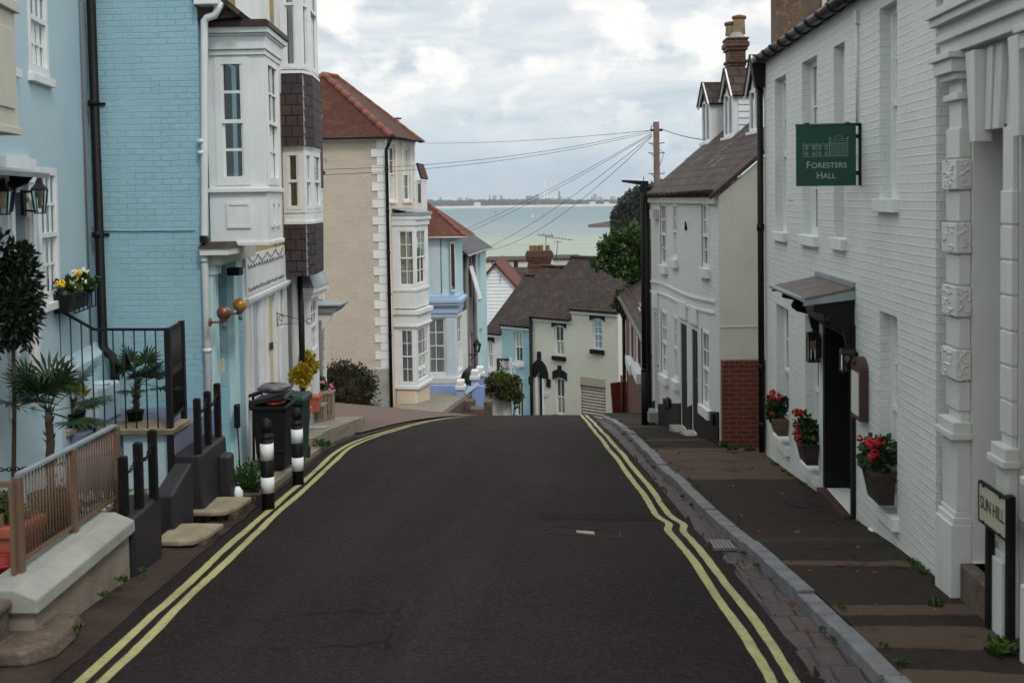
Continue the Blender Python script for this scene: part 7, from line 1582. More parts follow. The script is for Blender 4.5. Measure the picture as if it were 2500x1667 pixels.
# ---------------------------------------------------------------- the row facing up the hill
FR = Fr((2.67, 58.3), (-.75, .66), -1)
def row():
    I = lambda x, y: cr('I', x, y)
    def op(x0, x1, y0, y1): return opening(FR, I(x0, 0)[0], I(x1, 0)[0], I(0, y0)[1], I(0, y1)[1])
    S = lambda x: FR.S(I(x, 0)[0], 800)
    Z = lambda x, y: FR.Z(*I(x, y))
    bnd = [0.0, S(770), S(462), S(235), S(105)]; eav = [Z(940, 645), Z(620, 702), Z(335, 758), Z(170, 818)]; ZB = -15; RP = 3.4; sl = .88
    spec = [('cream_cottage', 'cream brick cottage with a beige roller garage door', 'cottage', 'cream_brick'), ('cream_cottage', 'cream brick cottage with an arched black hooded doorway', 'cottage', 'cream_brick'), ('aqua_cottage', 'aqua painted brick cottage with white arched sash windows', 'cottage', 'aqua_brick'), ('white_cottage', 'white end cottage mostly hidden behind the grey and cyan fronts', 'cottage', 'white_brick_far')]
    wins = [[op(925, 1003, 715, 952)], [op(632, 707, 768, 1002), op(634, 708, 1168, 1452)], [op(324, 388, 812, 1050), op(328, 388, 1188, 1465)], [op(113, 158, 878, 1095)]]
    for i, (nm, lab, cat, mt) in enumerate(spec):
        a, b, ze = bnd[i], bnd[i + 1], eav[i]; t = thing(nm, lab, cat, FR.p((a + b) / 2, 0, -12), 'cottages in the row below the brow' if i < 2 else None); ops = [(*o, .10) for o in wins[i]]; ex = []
        if i == 0: gd = op(828, 1020, 1168, 1540); ex.append((*gd, .18))
        if i == 1: dd = op(492, 540, 1130, 1530); ex.append((*dd, .30))
        m = MB(); wall(m, FR, a, b, ZB, ze, ops + ex); m.poly([FR.p(a, 0, ZB), FR.p(a, -2 * RP, ZB), FR.p(a, -2 * RP, ze), FR.p(a, -RP, ze + sl * RP - .05), FR.p(a, 0, ze)]) if i else None
        m.poly([FR.p(b, 0, ZB), FR.p(b, -2 * RP, ZB), FR.p(b, -2 * RP, ze), FR.p(b, -RP, ze + sl * RP - .05), FR.p(b, 0, ze)]); m.build('wall', mt, t)
        if i == 0: g = MB(); g.poly([FR.p(0, 0, ZB), FR.p(0, -2 * RP, ZB), FR.p(0, -2 * RP, ze), FR.p(0, -RP, ze + sl * RP - .05), FR.p(0, 0, ze)]); g.build('gable_wall', 'cream_render', t)
        for o in wins[i]:
            wn = window(FR, *o, -.06, t, 'white_wood', 2, 2 if i == 0 else 1, curtain=('curtain_white', .3), fr=.08, mun=.04); x0, x1, e, g = o
            if i < 2:
                l = MB(); n = 6; mid = (x0 + x1) / 2; hw = (x1 - x0) / 2 + .16; hh = .42
                arc = lambda f, up: FR.p(mid + hw * f, .0, g + .05 + (hh if up else 0) - .16 * f * f)
                for k in range(n): f0, f1 = -1 + 2 * k / n, -1 + 2 * (k + 1) / n; l.prism([arc(f0, 0), arc(f1, 0), arc(f1, 1), arc(f0, 1)], FR.n * .05)
                if e < -10: l.box(FR, mid - .12, mid + .12, 0, .06, g + .4, g + .68)
                l.build('lintel', 'black_paint', wn); MB().box(FR, x0 - .12, x1 + .12, -.06, .12, e - .22, e).build('sill', 'black_paint', wn)
            else:
                l = MB(); mid = (x0 + x1) / 2; hw = (x1 - x0) / 2 + .15
                for k in range(6): f0, f1 = -1 + 2 * k / 6, -1 + 2 * (k + 1) / 6; q = lambda f, up: FR.p(mid + hw * f, 0, g - .02 + (.3 if up else 0) - .12 * f * f); l.prism([q(f0, 0), q(f1, 0), q(f1, 1), q(f0, 1)], FR.n * .04)
                l.build('lintel', 'aqua_brick' if i == 2 else 'black_paint', wn); MB().box(FR, x0 - .12, x1 + .12, -.06, .12, e - .2, e).build('sill', 'white_wall', wn)
        if i == 0:
            x0, x1, e, g = gd; s = MB(); z = g
            while z > e: s.hexa([FR.p(x0, -.17, z - .14), FR.p(x1, -.17, z - .14), FR.p(x1, -.04, z - .14), FR.p(x0, -.04, z - .14)], [FR.p(x0, -.16, z), FR.p(x1, -.16, z), FR.p(x1, -.15, z), FR.p(x0, -.15, z)]); z -= .16
            gg = s.build('garage_door', 'shutter', t); s = MB(); s.box(FR, x0 + .002, x1 - .002, -.13, .02, g - .42, g - .002); s.build('shutter_box', 'shutter', gg)
            bb = MB(); bb.bar(FR.p(-.02, .0, ze + .05), FR.p(-.02, -RP, ze + sl * RP + .02), .10, .22); bb.build('bargeboard', 'white_wood', t)
        if i == 1:
            x0, x1, e, g = dd; d = MB(); d.box(FR, x0, x1, -.30, -.25, e, g); do = d.build('door', 'black_paint', t); h = MB(); mid = (x0 + x1) / 2; ro, ri = (x1 - x0) / 2 + .42, (x1 - x0) / 2 + .02; n = 10; zc = g - .25
            for k in range(n): a0, a1 = math.pi * k / n, math.pi * (k + 1) / n; h.prism([FR.p(mid + ri * math.cos(a0), 0, zc + ri * 1.2 * math.sin(a0)), FR.p(mid + ri * math.cos(a1), 0, zc + ri * 1.2 * math.sin(a1)), FR.p(mid + ro * math.cos(a1), 0, zc + ro * 1.5 * math.sin(a1)), FR.p(mid + ro * math.cos(a0), 0, zc + ro * 1.5 * math.sin(a0))], FR.n * .06)
            for k in (-1, 1): h.box(FR, mid + k * ro - .14, mid + k * ro + .14, .001, .061, zc - .45, zc)
            h.box(FR, mid - .12, mid + .12, .001, .07, zc + ro * 1.45, zc + ro * 1.5 + .45); h.build('door_hood', 'black_paint', t); j = MB()
            for k in (-1, 1): j.box(FR, mid + k * ri - .06, mid + k * ri + .06, -.2, .04, e, zc)
            j.build('door_frame', 'white_wood', do); pz = op(552, 574, 1272, 1315); c = FR.p((pz[0] + pz[1]) / 2, .01, (pz[2] + pz[3]) / 2); pm = MB(); n = 14; pm.prism([c + FR.t * (pz[1] - pz[0]) / 2 * math.cos(2 * math.pi * k / n) + Vector((0, 0, (pz[3] - pz[2]) / 2 * math.sin(2 * math.pi * k / n))) for k in range(n)], FR.n * .05); pm.build('name_plaque', 'paper', t)
        f = MB(); f.box(FR, a + .01, b - .01, 0, .10, ze - .28, ze - .02); f.build('fascia', 'white_wall' if i != 1 else 'cream_brick', t)
        g = MB(); half_gutter(g, FR.p(a, .2, ze + .0), FR.p(b, .2, ze + .0), .09, 8); g.build('gutter', 'gutter_black', t)
        r = MB(); lift = .003 * (3 - i); r.slab([FR.p(a - (.12 if i == 0 else 0), .2, ze - .06), FR.p(b, .2, ze - .06), FR.p(b, -RP, ze + sl * RP), FR.p(a - (.12 if i == 0 else 0), -RP, ze + sl * RP)], .12); r.slab([FR.p(a, -2 * RP - .2, ze - .06), FR.p(b, -2 * RP - .2, ze - .06), FR.p(b, -RP, ze + sl * RP - .002), FR.p(a, -RP, ze + sl * RP - .002)], .12); rf = r.build('roof', 'brown_tiles', t)
        ridge_tube(FR.p(a, -RP, ze + sl * RP + .02), FR.p(b, -RP, ze + sl * RP + .02), .10, 'brown_tiles', rf)
        if i == 0: k = MB(); z = lambda x: ze + sl * x + .035; k.slab([FR.p(2.05, -2.3, z(2.3)), FR.p(2.75, -2.3, z(2.3)), FR.p(2.75, -3.3, z(3.3)), FR.p(2.05, -3.3, z(3.3))], .03); k.build('skylight', 'lead', rf)
        if i in (1,): MB().tube([FR.p(b - .05, .12, ZB), FR.p(b - .05, .12, ze)], .09, 8).build('downpipe', 'black_paint', t)
row()
def far_roofs():
    # brick stack with pots behind the row
    Y = 70.0; a, b = atY(1290, 685, Y), atY(1344, 612, Y); t = thing('chimney_stack', 'orange brick chimney stack with four clay pots rising behind the dark roofs', 'chimney', ((a.x + b.x) / 2, Y, a.z - 3)); z = lambda v: atY(1318, v, Y).z; c = MB()
    for v0, v1, g in ((760, 652, 0), (652, 646, .05), (646, 640, .0), (640, 634, .06), (634, 628, .12), (628, 618, .16), (618, 613, .10)): c.bx(a.x - g, b.x + g, Y - g, Y + .9 + g, z(v0), z(v1))
    c.build('stack', 'chimney_brick', t)
    for u, v, r in ((1298, 598, .16), (1309, 598, .17), (1321, 597, .14), (1337, 597, .13)):
        p = atY(u, v, Y + .4); m = MB(); h = p.z - z(613); m.lathe((p.x, Y + .4, z(613)), [(r, 0), (r * .95, h * .85), (r * 1.1, h * .87), (r * 1.1, h), (r * .8, h), (r * .75, h * .6)], 12); m.build('chimney_pot', 'pot_clay', t)
    for (pts, lab, arms) in (([(1331, 640), (1333, 578)], 'small aerial rising from behind the orange brick chimney stack', [(1313, 574, 1350, 576), (1326, 570, 1334, 580), (1346, 570, 1350, 582)]), ([(1358, 632), (1362, 588)], 'larger comb shaped aerial right of the orange brick chimney stack', [(1334, 578, 1397, 586), (1352, 590, 1372, 590)])):
        m = MB(); m.tube([atY(u, v, Y + .6) for u, v in pts], .03, 6); o = m.build('television_aerial', 'grey_render', None, lab, 'aerial'); k = MB()
        for u0, v0, u1, v1 in arms: k.tube([atY(u0, v0, Y + .6), atY(u1, v1, Y + .6)], .018, 5)
        u0, v0, u1, v1 = arms[0]
        for j in range(9): f = j / 8; k.tube([atY(u0 + (u1 - u0) * f, v0 + (v1 - v0) * f - 3, Y + .3), atY(u0 + (u1 - u0) * f, v0 + (v1 - v0) * f + 3, Y + .9)], .012, 4)
        k.build('aerial_arms', 'grey_render', o)
    # weatherboarded gable
    Y = 78.0; F = Fr((0, Y), (1, 0), 1); ap = atY(1209, 644, Y); l = atY(1150, 712, Y); r_ = atY(1266, 708, Y); t = thing('weatherboard_house', 'white weatherboarded gable with a brown roof behind the end cottage', 'house', (ap.x, Y, -18)); m = MB(); m.poly([(l.x, Y, -20), (r_.x, Y, -20), (r_.x, Y, r_.z), (ap.x, Y, ap.z), (l.x, Y, l.z)]); m.build('gable_wall', 'weatherboard', t); b = MB(); z = -14.0
    while z < ap.z - .1:
        f = (z - r_.z) / (ap.z - r_.z); f = max(0, f); x0, x1 = l.x + (ap.x - l.x) * f, r_.x + (ap.x - r_.x) * f
        if x1 - x0 > .2: b.hexa([(x0, Y - .05, z), (x1, Y - .05, z), (x1, Y, z), (x0, Y, z)], [(x0, Y - .012, z + .23), (x1 - .1, Y - .012, z + .23), (x1 - .1, Y, z + .23), (x0, Y, z + .23)])
        z += .24
    b.build('boarding', 'weatherboard', t); q = MB(); q.slab([(ap.x, Y - .25, ap.z + .12), (r_.x + .4, Y - .25, r_.z - .25), (r_.x + .4, Y + 9, r_.z - .25), (ap.x, Y + 9, ap.z + .12)], .15); q.slab([(ap.x, Y - .25, ap.z + .12), (l.x - .4, Y - .25, l.z - .3), (l.x - .4, Y + 9, l.z - .3), (ap.x, Y + 9, ap.z + .12)], .15); q.build('roof', 'red_tiles_small', t)
    s = MB(); c = atY(1222, 672, Y - .2); s.tube([c, c + Vector((0, 0, -.5))], .02, 5); s.tube([c + Vector((-.15, 0, 0)), c + Vector((.15, 0, 0))], .02, 5); s.build('aerial', 'grey_render', t)
    # low roofs beyond
    for (u0, u1, v0, v1, Y, mt, nm, lab) in ((1232, 1292, 658, 706, 84.0, 'brown_tiles', 'tiled_roof_house', 'low dark tiled roof between the white gable and the orange chimney'), (1185, 1292, 634, 657, 96.0, 'cream_brick', 'parapet_building', 'long low cream parapet building in front of the sea, left of the chimney'), (1350, 1412, 630, 662, 98.0, 'oriel_cream', 'parapet_building', 'low pale parapet building in front of the sea, right of the chimney')):
        a, b = atY(u0, v1, Y), atY(u1, v0, Y); t = thing(nm, lab, 'building', ((a.x + b.x) / 2, Y, a.z - 4)); m = MB(); m.bx(a.x, b.x, Y, Y + 6, a.z - 6, b.z - (.1 if mt != 'brown_tiles' else 1.3)); m.build('wall', mt if mt != 'brown_tiles' else 'red_brick_hall', t); r = MB()
        if mt == 'brown_tiles': r.slab([(a.x - .3, Y - .3, a.z), (b.x + .3, Y - .3, a.z), (b.x + .3, Y + 3, b.z), (a.x - .3, Y + 3, b.z)], .15)
        else: r.bx(a.x - .15, b.x + .15, Y - .15, Y + 6.1, b.z - .1, b.z)
        r.build('roof', 'brown_tiles', t)
        if mt == 'cream_brick': 
            k = MB(); x = a.x + .6
            while x < b.x - .5: k.bx(x, x + .35, Y - .08, Y - .002, b.z - .6, b.z - .12); x += .9
            k.build('corbels', 'brown_tiles', t)
far_roofs()
def brick_hall():
    t = thing('brick_hall', 'dark red brick hall with tall narrow arched windows behind the street lamp', 'hall', (3.2, 42, -9)); X = 2.72; F = Fr((X, 0), (0, 1), -1); s0, s1 = 31.5, F.S(1528, 800); ze = F.Z(1535, 722)
    ws = [opening(F, cr('I', 1222, 0)[0], cr('I', 1250, 0)[0], cr('I', 0, 600)[1], cr('I', 0, 1020)[1]), opening(F, cr('I', 1272, 0)[0], cr('I', 1308, 0)[0], cr('I', 0, 615)[1], cr('I', 0, 1075)[1])]
    m = MB(); wall(m, F, s0, s1, -13, ze, [(*o, .25) for o in ws]); m.poly([F.p(s1, 0, -13), F.p(s1, -5, -13), F.p(s1, -5, ze), F.p(s1, 0, ze)]); m.poly([F.p(s0, 0, -13), F.p(s0, -5, -13), F.p(s0, -5, ze), F.p(s0, 0, ze)]); m.build('wall', 'red_brick_hall', t)
    for a, b, e, g in ws:
        k = MB(); g -= .55; k.box(F, a, b, -.2, -.12, e, g); mid = (a + b) / 2; n = 8
        pts = [F.p(b, .01, g)] + [F.p(mid + (b - a) / 2 * math.cos(math.pi * i / n), .01, g + .5 * math.sin(math.pi * i / n)) for i in range(n + 1)]; k.prism(pts[1:], F.n * .02); o = k.build('window', 'white_wood', t)
        s = MB(); s.box(F, a - .25, b + .25, 0, .25, e - .35, e); s.box(F, a - .15, a, 0, .06, e, g); s.box(F, b, b + .15, 0, .06, e, g); s.build('surround', 'white_wall', o); MB().box(F, a + .2, b - .2, -.12, -.11, e + .2, g - .1).build('pane', 'glass_dark', o)
    r = MB(); r.slab([F.p(s0, .35, ze - .1), F.p(s1 + .3, .35, ze - .1), F.p(s1 + .3, -2.6, ze + 1.9), F.p(s0, -2.6, ze + 1.9)], .12); r.build('roof', 'brown_tiles', t); g = MB(); half_gutter(g, F.p(s0, .4, ze - .08), F.p(s1 + .3, .4, ze - .08), .09, 8); g.build('gutter', 'gutter_black', t)
    p = MB(); p.tube([F.p(s1 - .1, .1, -13), F.p(s1 - .1, .1, ze)], .08, 8); p.build('downpipe', 'black_paint', t)
    # orange mesh barrier
    Y = 51.0; c = [atY(*cr('I', x, y), Y) for x, y in ((1092, 1470), (1192, 1470), (1188, 1196), (1072, 1210))]; t = thing('barrier_netting', 'orange mesh netting hung on a frame beside the cream garage cottage', 'barrier', c[0]); m = MB(); n = 16
    for i in range(n + 1): f = i / n; m.bar(c[0].lerp(c[1], f), c[3].lerp(c[2], f), .085, .02); m.bar(c[0].lerp(c[3], f), c[1].lerp(c[2], f), .06, .02)
    m.build('mesh', 'netting', t); p = MB(); p.tube([c[3], c[2]], .03, 6); p.tube([c[1], c[2]], .03, 6); q = c[0].lerp(c[1], .62); p.tube([q - Vector((0, .1, .5)), Vector((q.x, q.y - .1, c[2].z + .3))], .05, 6); p.build('frame', 'ridge_tile', t)
brick_hall()
def trees():
    Y = 51.5; c = atY(1540, 640, Y); t = thing('lime_tree', 'leafy green tree rising behind the red brick hall and street lamp', 'tree', (c.x + .3, Y, -12)); q = random.Random(5); m = MB()
    m.foliage(c + Vector((.45, 0, .35)), 1.25, 1.2, 1.9, 2600, .25, 26, .28, 21, .75)
    m.foliage(c + Vector((-.85, -.2, .55)), .95, .8, 1.1, 1300, .24, 16, .28, 22, .75); m.foliage(c + Vector((-.1, -.3, -1.7)), .75, .6, .75, 800, .22, 9, .38, 25, .75)
    m.build('foliage', 'leaf_mid', t); b = MB(); b.tube([(c.x + .5, Y + .2, -12.5), (c.x + .45, Y + .2, c.z - 1.5), (c.x + .3, Y, c.z + .6), (c.x + .2, Y, c.z + 2)], .16, 8, r1=.03)
    for k in range(12): z = c.z + q.uniform(-1.6, 1.4); b.tube([(c.x + .4, Y + .1, z - .5), (c.x + q.uniform(-.9, 1.2), Y + q.uniform(-1, 1), z + .5)], .05, 5, r1=.012)
    b.build('trunk', 'bark', t)
    # wooded headland
    Y = 330.0; m = MB(); q = random.Random(8)
    hz = [(1502, 528), (1516, 500), (1534, 480), (1554, 467), (1577, 459), (1610, 452), (1700, 440), (1900, 430)]
    for i in range(14000):
        f = q.random() ** 1.6 * (len(hz) - 1.001); k = int(f); g = f - k; u = hz[k][0] + (hz[k + 1][0] - hz[k][0]) * g; v = hz[k][1] + (hz[k + 1][1] - hz[k][1]) * g + q.expovariate(1 / 26.0) + 4 * math.sin(u * .33) + 3 * math.sin(u * .71)
        P = atY(u, v, Y + q.uniform(-14, 14)); m.leaf(P, 1.5, None, .8)
    m.build('woodland', 'leaf_wood', kind='stuff', label='dark wooded headland sloping down to the sea at the right', cat='woodland')
    m = MB(); pts = [(1512, 590), (1518, 545), (1530, 516), (1546, 498), (1566, 486), (1590, 478), (1630, 470), (1900, 456)]; prev = None
    for u, v in pts:
        row = [atY(u, v + 3, Y), atY(u + 8, 900, Y)]; row = [m.V(p) for p in row] + [m.V(atY(u, v + 3, Y) + Vector((0, 60, 0)))]
        if prev: m.F((prev[0], prev[1], row[1], row[0])); m.F((prev[0], row[0], row[2], prev[2]))
        prev = row
    m.build('hill', 'leaf_wood', kind='structure')
    Y = 1950.0; m = MB(); a = [atY(u, v, Y) for u, v in ((1436, 549), (1462, 545), (1490, 540), (1520, 536), (1600, 532))]; prev = None
    for k, p in enumerate(a):
        w_ = 6 + 12 * k; row = [m.V((p.x, Y - w_, -53.2)), m.V((p.x, Y, max(p.z, -53) + .3)), m.V((p.x, Y + w_, -53.2))]
        if prev:
            for j in range(2): m.F((prev[j], prev[j + 1], row[j + 1], row[j]))
        prev = row
    m.build('headland', 'earth', kind='structure')
trees()
def wires():
    Y = 31.0; a, b = atY(1608, 470, Y), atY(1602, 298, Y); t = thing('telegraph_pole', 'weathered wooden telegraph pole with steps and cables above the slate roof', 'telegraph pole', (a.x - .05, Y, zr(Y))); x = b.x; m = MB(); m.tube([(x + .02, Y, zr(Y) - .3), (x, Y, b.z)], .095, 12, r1=.082); m.build('pole', 'pole_wood', t)
    s = MB()
    for v in (350, 374, 424):
        z = atY(1602, v, Y).z; s.tube([(x - .22, Y, z + .01), (x - .07, Y, z - .01)], .012, 5); s.tube([(x + .07, Y, z - .01), (x + .22, Y, z + .01)], .012, 5); s.tube([(x - .15, Y, z + .005), (x - .08, Y, z - .09)], .008, 5)
    s.tube([(x + .08, Y - .02, atY(1602, 366, Y).z), (x + .2, Y, atY(1602, 374, Y).z), (x + .12, Y, atY(1602, 395, Y).z), (x + .09, Y, atY(1602, 404, Y).z)], .008, 5); s.build('pole_step', 'iron', t)
    k = MB(); z = atY(1602, 318, Y).z; k.tube([(x - .09, Y, z), (x - .14, Y, z + .03), (x - .13, Y, z + .10), (x - .06, Y, z + .14)], .012, 5); k.box(W, x - .16, x + .17, Y - .03, Y + .03, z - .03, z + .03); k.build('cable_bracket', 'iron', t)
    P0 = Vector((x - .12, Y, z)); P1 = Vector((x + .14, Y, z + .03))
    def wire(p, q, sag, lab, r=.0065, g='overhead wires from the telegraph pole'):
        p, q = Vector(p), Vector(q); n = 24; MB().tube([p.lerp(q, i / n) - Vector((0, 0, sag * 4 * (i / n) * (1 - i / n))) for i in range(n + 1)], r, 5).build('overhead_wire', 'iron', None, lab, 'wire', g)
    wire(P0, atY(1037, 350, 44.3), .10, 'highest thin wire, from the pole to the beige house eaves'); wire(P0, atY(790, 414, 25.3), .22, 'upper of two wires crossing the beige house to the red roof edge', .0055); wire(P0 - Vector((0, 0, .05)), atY(784, 427, 25.3), .22, 'lower of two wires crossing the beige house to the red roof edge', .0055)
    wire(P0 - Vector((0, 0, .08)), atY(1128, 563, 47.2), .12, 'wire from the pole to the light blue house gutter, upper one'); wire(P0 - Vector((0, 0, .11)), atY(1134, 570, 47.2), .14, 'wire from the pole to the light blue house gutter, lower one'); wire(P0 - Vector((0, 0, .14)), atY(1192, 604, 57.5), .25, 'wire from the pole to the cyan house eaves, upper one', .008); wire(P0 - Vector((0, 0, .17)), atY(1196, 611, 57.5), .55, 'wire from the pole to the cyan house eaves, lower one', .008)
    wire(P1, atY(1722, 342, 24.8), .04, 'thick wire from the pole to the slate dormer roof', .010)
wires()
# ---------------------------------------------------------------- far shore
def skyline():
    Y = 7600.0; J = lambda x, y: cr('J', x, y)
    B = [(-60, 35, 310, 'block_pale', 'low pale shed at the left end of the far shore'), (104, 135, 292, 'block_grey', 'small grey block rising from the long white sheds'), (36, 103, 306, 'tower_white', 'long white shed nearest the beige house on the far shore'), (136, 274, 305, 'tower_white', 'longest low white shed on the far shore'), (305, 370, 290, 'block_pale', 'pale square block right of the long white sheds'), (403, 466, 290, 'block_pale', 'second pale square block, beyond the long white sheds'), (474, 500, 309, 'block_pale', 'low stub beside the second pale square block'), (655, 676, 310, 'tower_white', 'small white block at the foot of the slim grey tower'), (676, 690, 265, 'block_grey', 'slim grey tower, thinnest on the left half of the shore'), (718, 762, 274, 'block_grey', 'broad grey tower block next to the slim grey tower'), (799, 833, 268, 'block_brown', 'pinkish tower block, tallest before the long blue building'), (897, 912, 300, 'block_grey', 'tiny grey stub alone on the tree line'), (1097, 1208, 278, 'block_blue', 'long blue slab building left of the sail tower'), (1209, 1251, 260, 'block_grey', 'grey tower joined to the long blue slab'), (1350, 1385, 290, 'tower_white', 'white block just right of the sail tower'), (1388, 1425, 294, 'block_pale', 'pale block between the sail tower and the dark blue tower'), (1470, 1497, 222, 'block_blue', 'dark blue tower block, tallest building after the sail tower'), (1498, 1522, 276, 'block_pale', 'pale block leaning on the dark blue tower'), (1548, 1602, 288, 'block_pale', 'broad pale block right of the dark blue tower'), (1690, 1712, 312, 'block_grey', 'tiny grey block on the right half of the shore'), (1848, 1872, 284, 'block_grey', 'grey block left of the pair of brown towers'), (1873, 1917, 256, 'block_brown', 'taller brown tower block on the right of the shore'), (1930, 1976, 284, 'block_brown', 'shorter brown tower block on the right of the shore'), (2069, 2130, 284, 'block_grey', 'broad grey block near the wooded headland'), (2178, 2233, 284, 'block_pale', 'last pale block, partly behind the wooded headland')]
    for x0, x1, yt, mt, lab in B:
        (u0, v0), (u1, v1) = J(x0, yt), J(x1, 345); a, b = atY(u0, v0, Y), atY(u1, v1, Y); t = thing('tower_block', lab, 'building', ((a.x + b.x) / 2, Y, -46), 'buildings along the far shore'); m = MB(); m.bx(a.x, b.x, Y, Y + 30, -50, a.z); m.bx(a.x + (b.x - a.x) * .3, a.x + (b.x - a.x) * .6, Y + 5, Y + 15, a.z, a.z + 3.5); m.build('walls', mt, t)
        k = MB(); z = a.z - 4; n = 0
        while z > -40 and n < 14: k.bx(a.x + 1, b.x - 1, Y - .4, Y - .05, z - 1.4, z); z -= 5; n += 1
        k.build('window_bands', 'block_grey' if mt != 'block_grey' else 'block_pale', t)
    # the sail shaped tower
    P = lambda x, y: atY(*J(x, y), Y); t = thing('sail_tower', 'white sail shaped lookout tower with a tall needle on the far shore', 'tower', (P(1325, 330).x, Y, -50)); m = MB(); 
    m.bar(P(1314, 330), P(1314, 180), 8, 8); m.bar(P(1347, 330), P(1340, 200), 7, 7); m.build('legs', 'tower_white', t); m = MB(); sail = [P(1312, 110), P(1318, 150), P(1332, 185), P(1343, 215), P(1346, 250), P(1336, 250), P(1322, 215), P(1312, 190)]; m.prism(sail, (0, 6, 0)); m.build('sail', 'tower_white', t)
    m = MB(); m.tube([P(1312, 190), P(1312, 96)], 3.2, 6, r1=1.2); m.build('needle', 'tower_white', t)
    m = MB()
    for y in (190, 200, 210): a, b = P(1316, y), P(1346, y + 4); m.bar(a, b, 3, 2.5)
    m.build('decks', 'block_pale', t)
    m = MB(); q = random.Random(4); Y2 = 6300.0
    x = -80
    while x < 2300:
        h = 330 - 9 * max(0, math.sin((x - 300) / 260.0)) - 14 * math.exp(-((x - 1350) / 330.0) ** 2) + 4 * math.sin(x * .05) + q.uniform(-3, 5)
        c0 = atY(*J(x, h), Y2 + q.uniform(-60, 60)); zb = -47.0; r = q.uniform(7, 13)
        for k in range(26):
            z = zb + (c0.z - zb) * q.random() ** .7; m.leaf((c0.x + q.uniform(-r, r), c0.y + q.uniform(-20, 20), z), 8.5, None, .9)
        x += 5
    m.build('tree_line', 'leaf_far', kind='stuff', label='long line of hazy trees behind the far beach', cat='trees')
    for (x0, x1, y0, y1, lab) in ((505, 578, 352, 372, 'low pale pavilion among the trees on the far beach'), (1830, 1900, 345, 362, 'row of low white houses among the trees at the right of the shore'), (2000, 2060, 346, 362, 'pair of low white houses near the wooded headland')):
        (u0, v0), (u1, v1) = J(x0, y0), J(x1, y1); a, b = atY(u0, v0, 6120), atY(u1, v1, 6120); m = MB(); m.bx(a.x, b.x, 6120, 6140, -50, a.z - 2.5); m.hexa([(a.x, 6120, a.z - 2.5), (b.x, 6120, a.z - 2.5), (b.x, 6140, a.z - 2.5), (a.x, 6140, a.z - 2.5)], [(a.x + 4, 6128, a.z), (b.x - 4, 6128, a.z), (b.x - 4, 6132, a.z), (a.x + 4, 6132, a.z)]); m.build('shore_house', 'block_pale', None, lab, 'house')
def boats():
    for (x, y0, y1, Y, mt, lab) in ((757, 412, 448, 3950, 'sail_red', 'dark red sailed boat out on the blue water'), (1178, 430, 486, 2900, 'sail_white', 'pale sailed dinghy, nearest boat on the water'), (1481, 340, 384, 5600, 'sail_white', 'tall white sailed yacht close to the far beach'), (1726, 366, 386, 5700, 'sail_white', 'tiny white sail right of the tall yacht, near the far beach')):
        a, b = atY(*cr('J', x, y1), Y), atY(*cr('J', x, y0), Y); h = b.z - a.z; c = Vector((a.x, Y, -53)); t = thing('sailing_boat', lab, 'boat', c, 'sailing boats on the sea'); w_ = h * .5
        m = MB(); m.hexa([c + Vector((-w_ * .5, -.6, 0)), c + Vector((w_ * .45, -.6, 0)), c + Vector((w_ * .45, .6, 0)), c + Vector((-w_ * .5, .6, 0))], [c + Vector((-w_ * .7, -1, h * .09)), c + Vector((w_ * .55, -1, h * .09)), c + Vector((w_ * .55, 1, h * .09)), c + Vector((-w_ * .7, 1, h * .09))]); m.build('hull', 'hull', t)
        m = MB(); m.prism([c + Vector((w_ * .02, -.05, h * .14)), c + Vector((w_ * .55, -.05, h * .14)), c + Vector((w_ * .02, -.05, h))], (0, .1, 0)); m.build('mainsail', mt, t); m = MB(); m.prism([c + Vector((-w_ * .02, -.05, h * .12)), c + Vector((-w_ * .6, -.05, h * .12)), c + Vector((-w_ * .02, -.05, h * .85))], (0, .1, 0)); m.build('jib', mt, t); m = MB(); m.tube([c + Vector((0, 0, h * .05)), c + Vector((0, 0, h * 1.02))], h * .012, 5); m.build('mast', 'hull', t)
skyline(); boats()
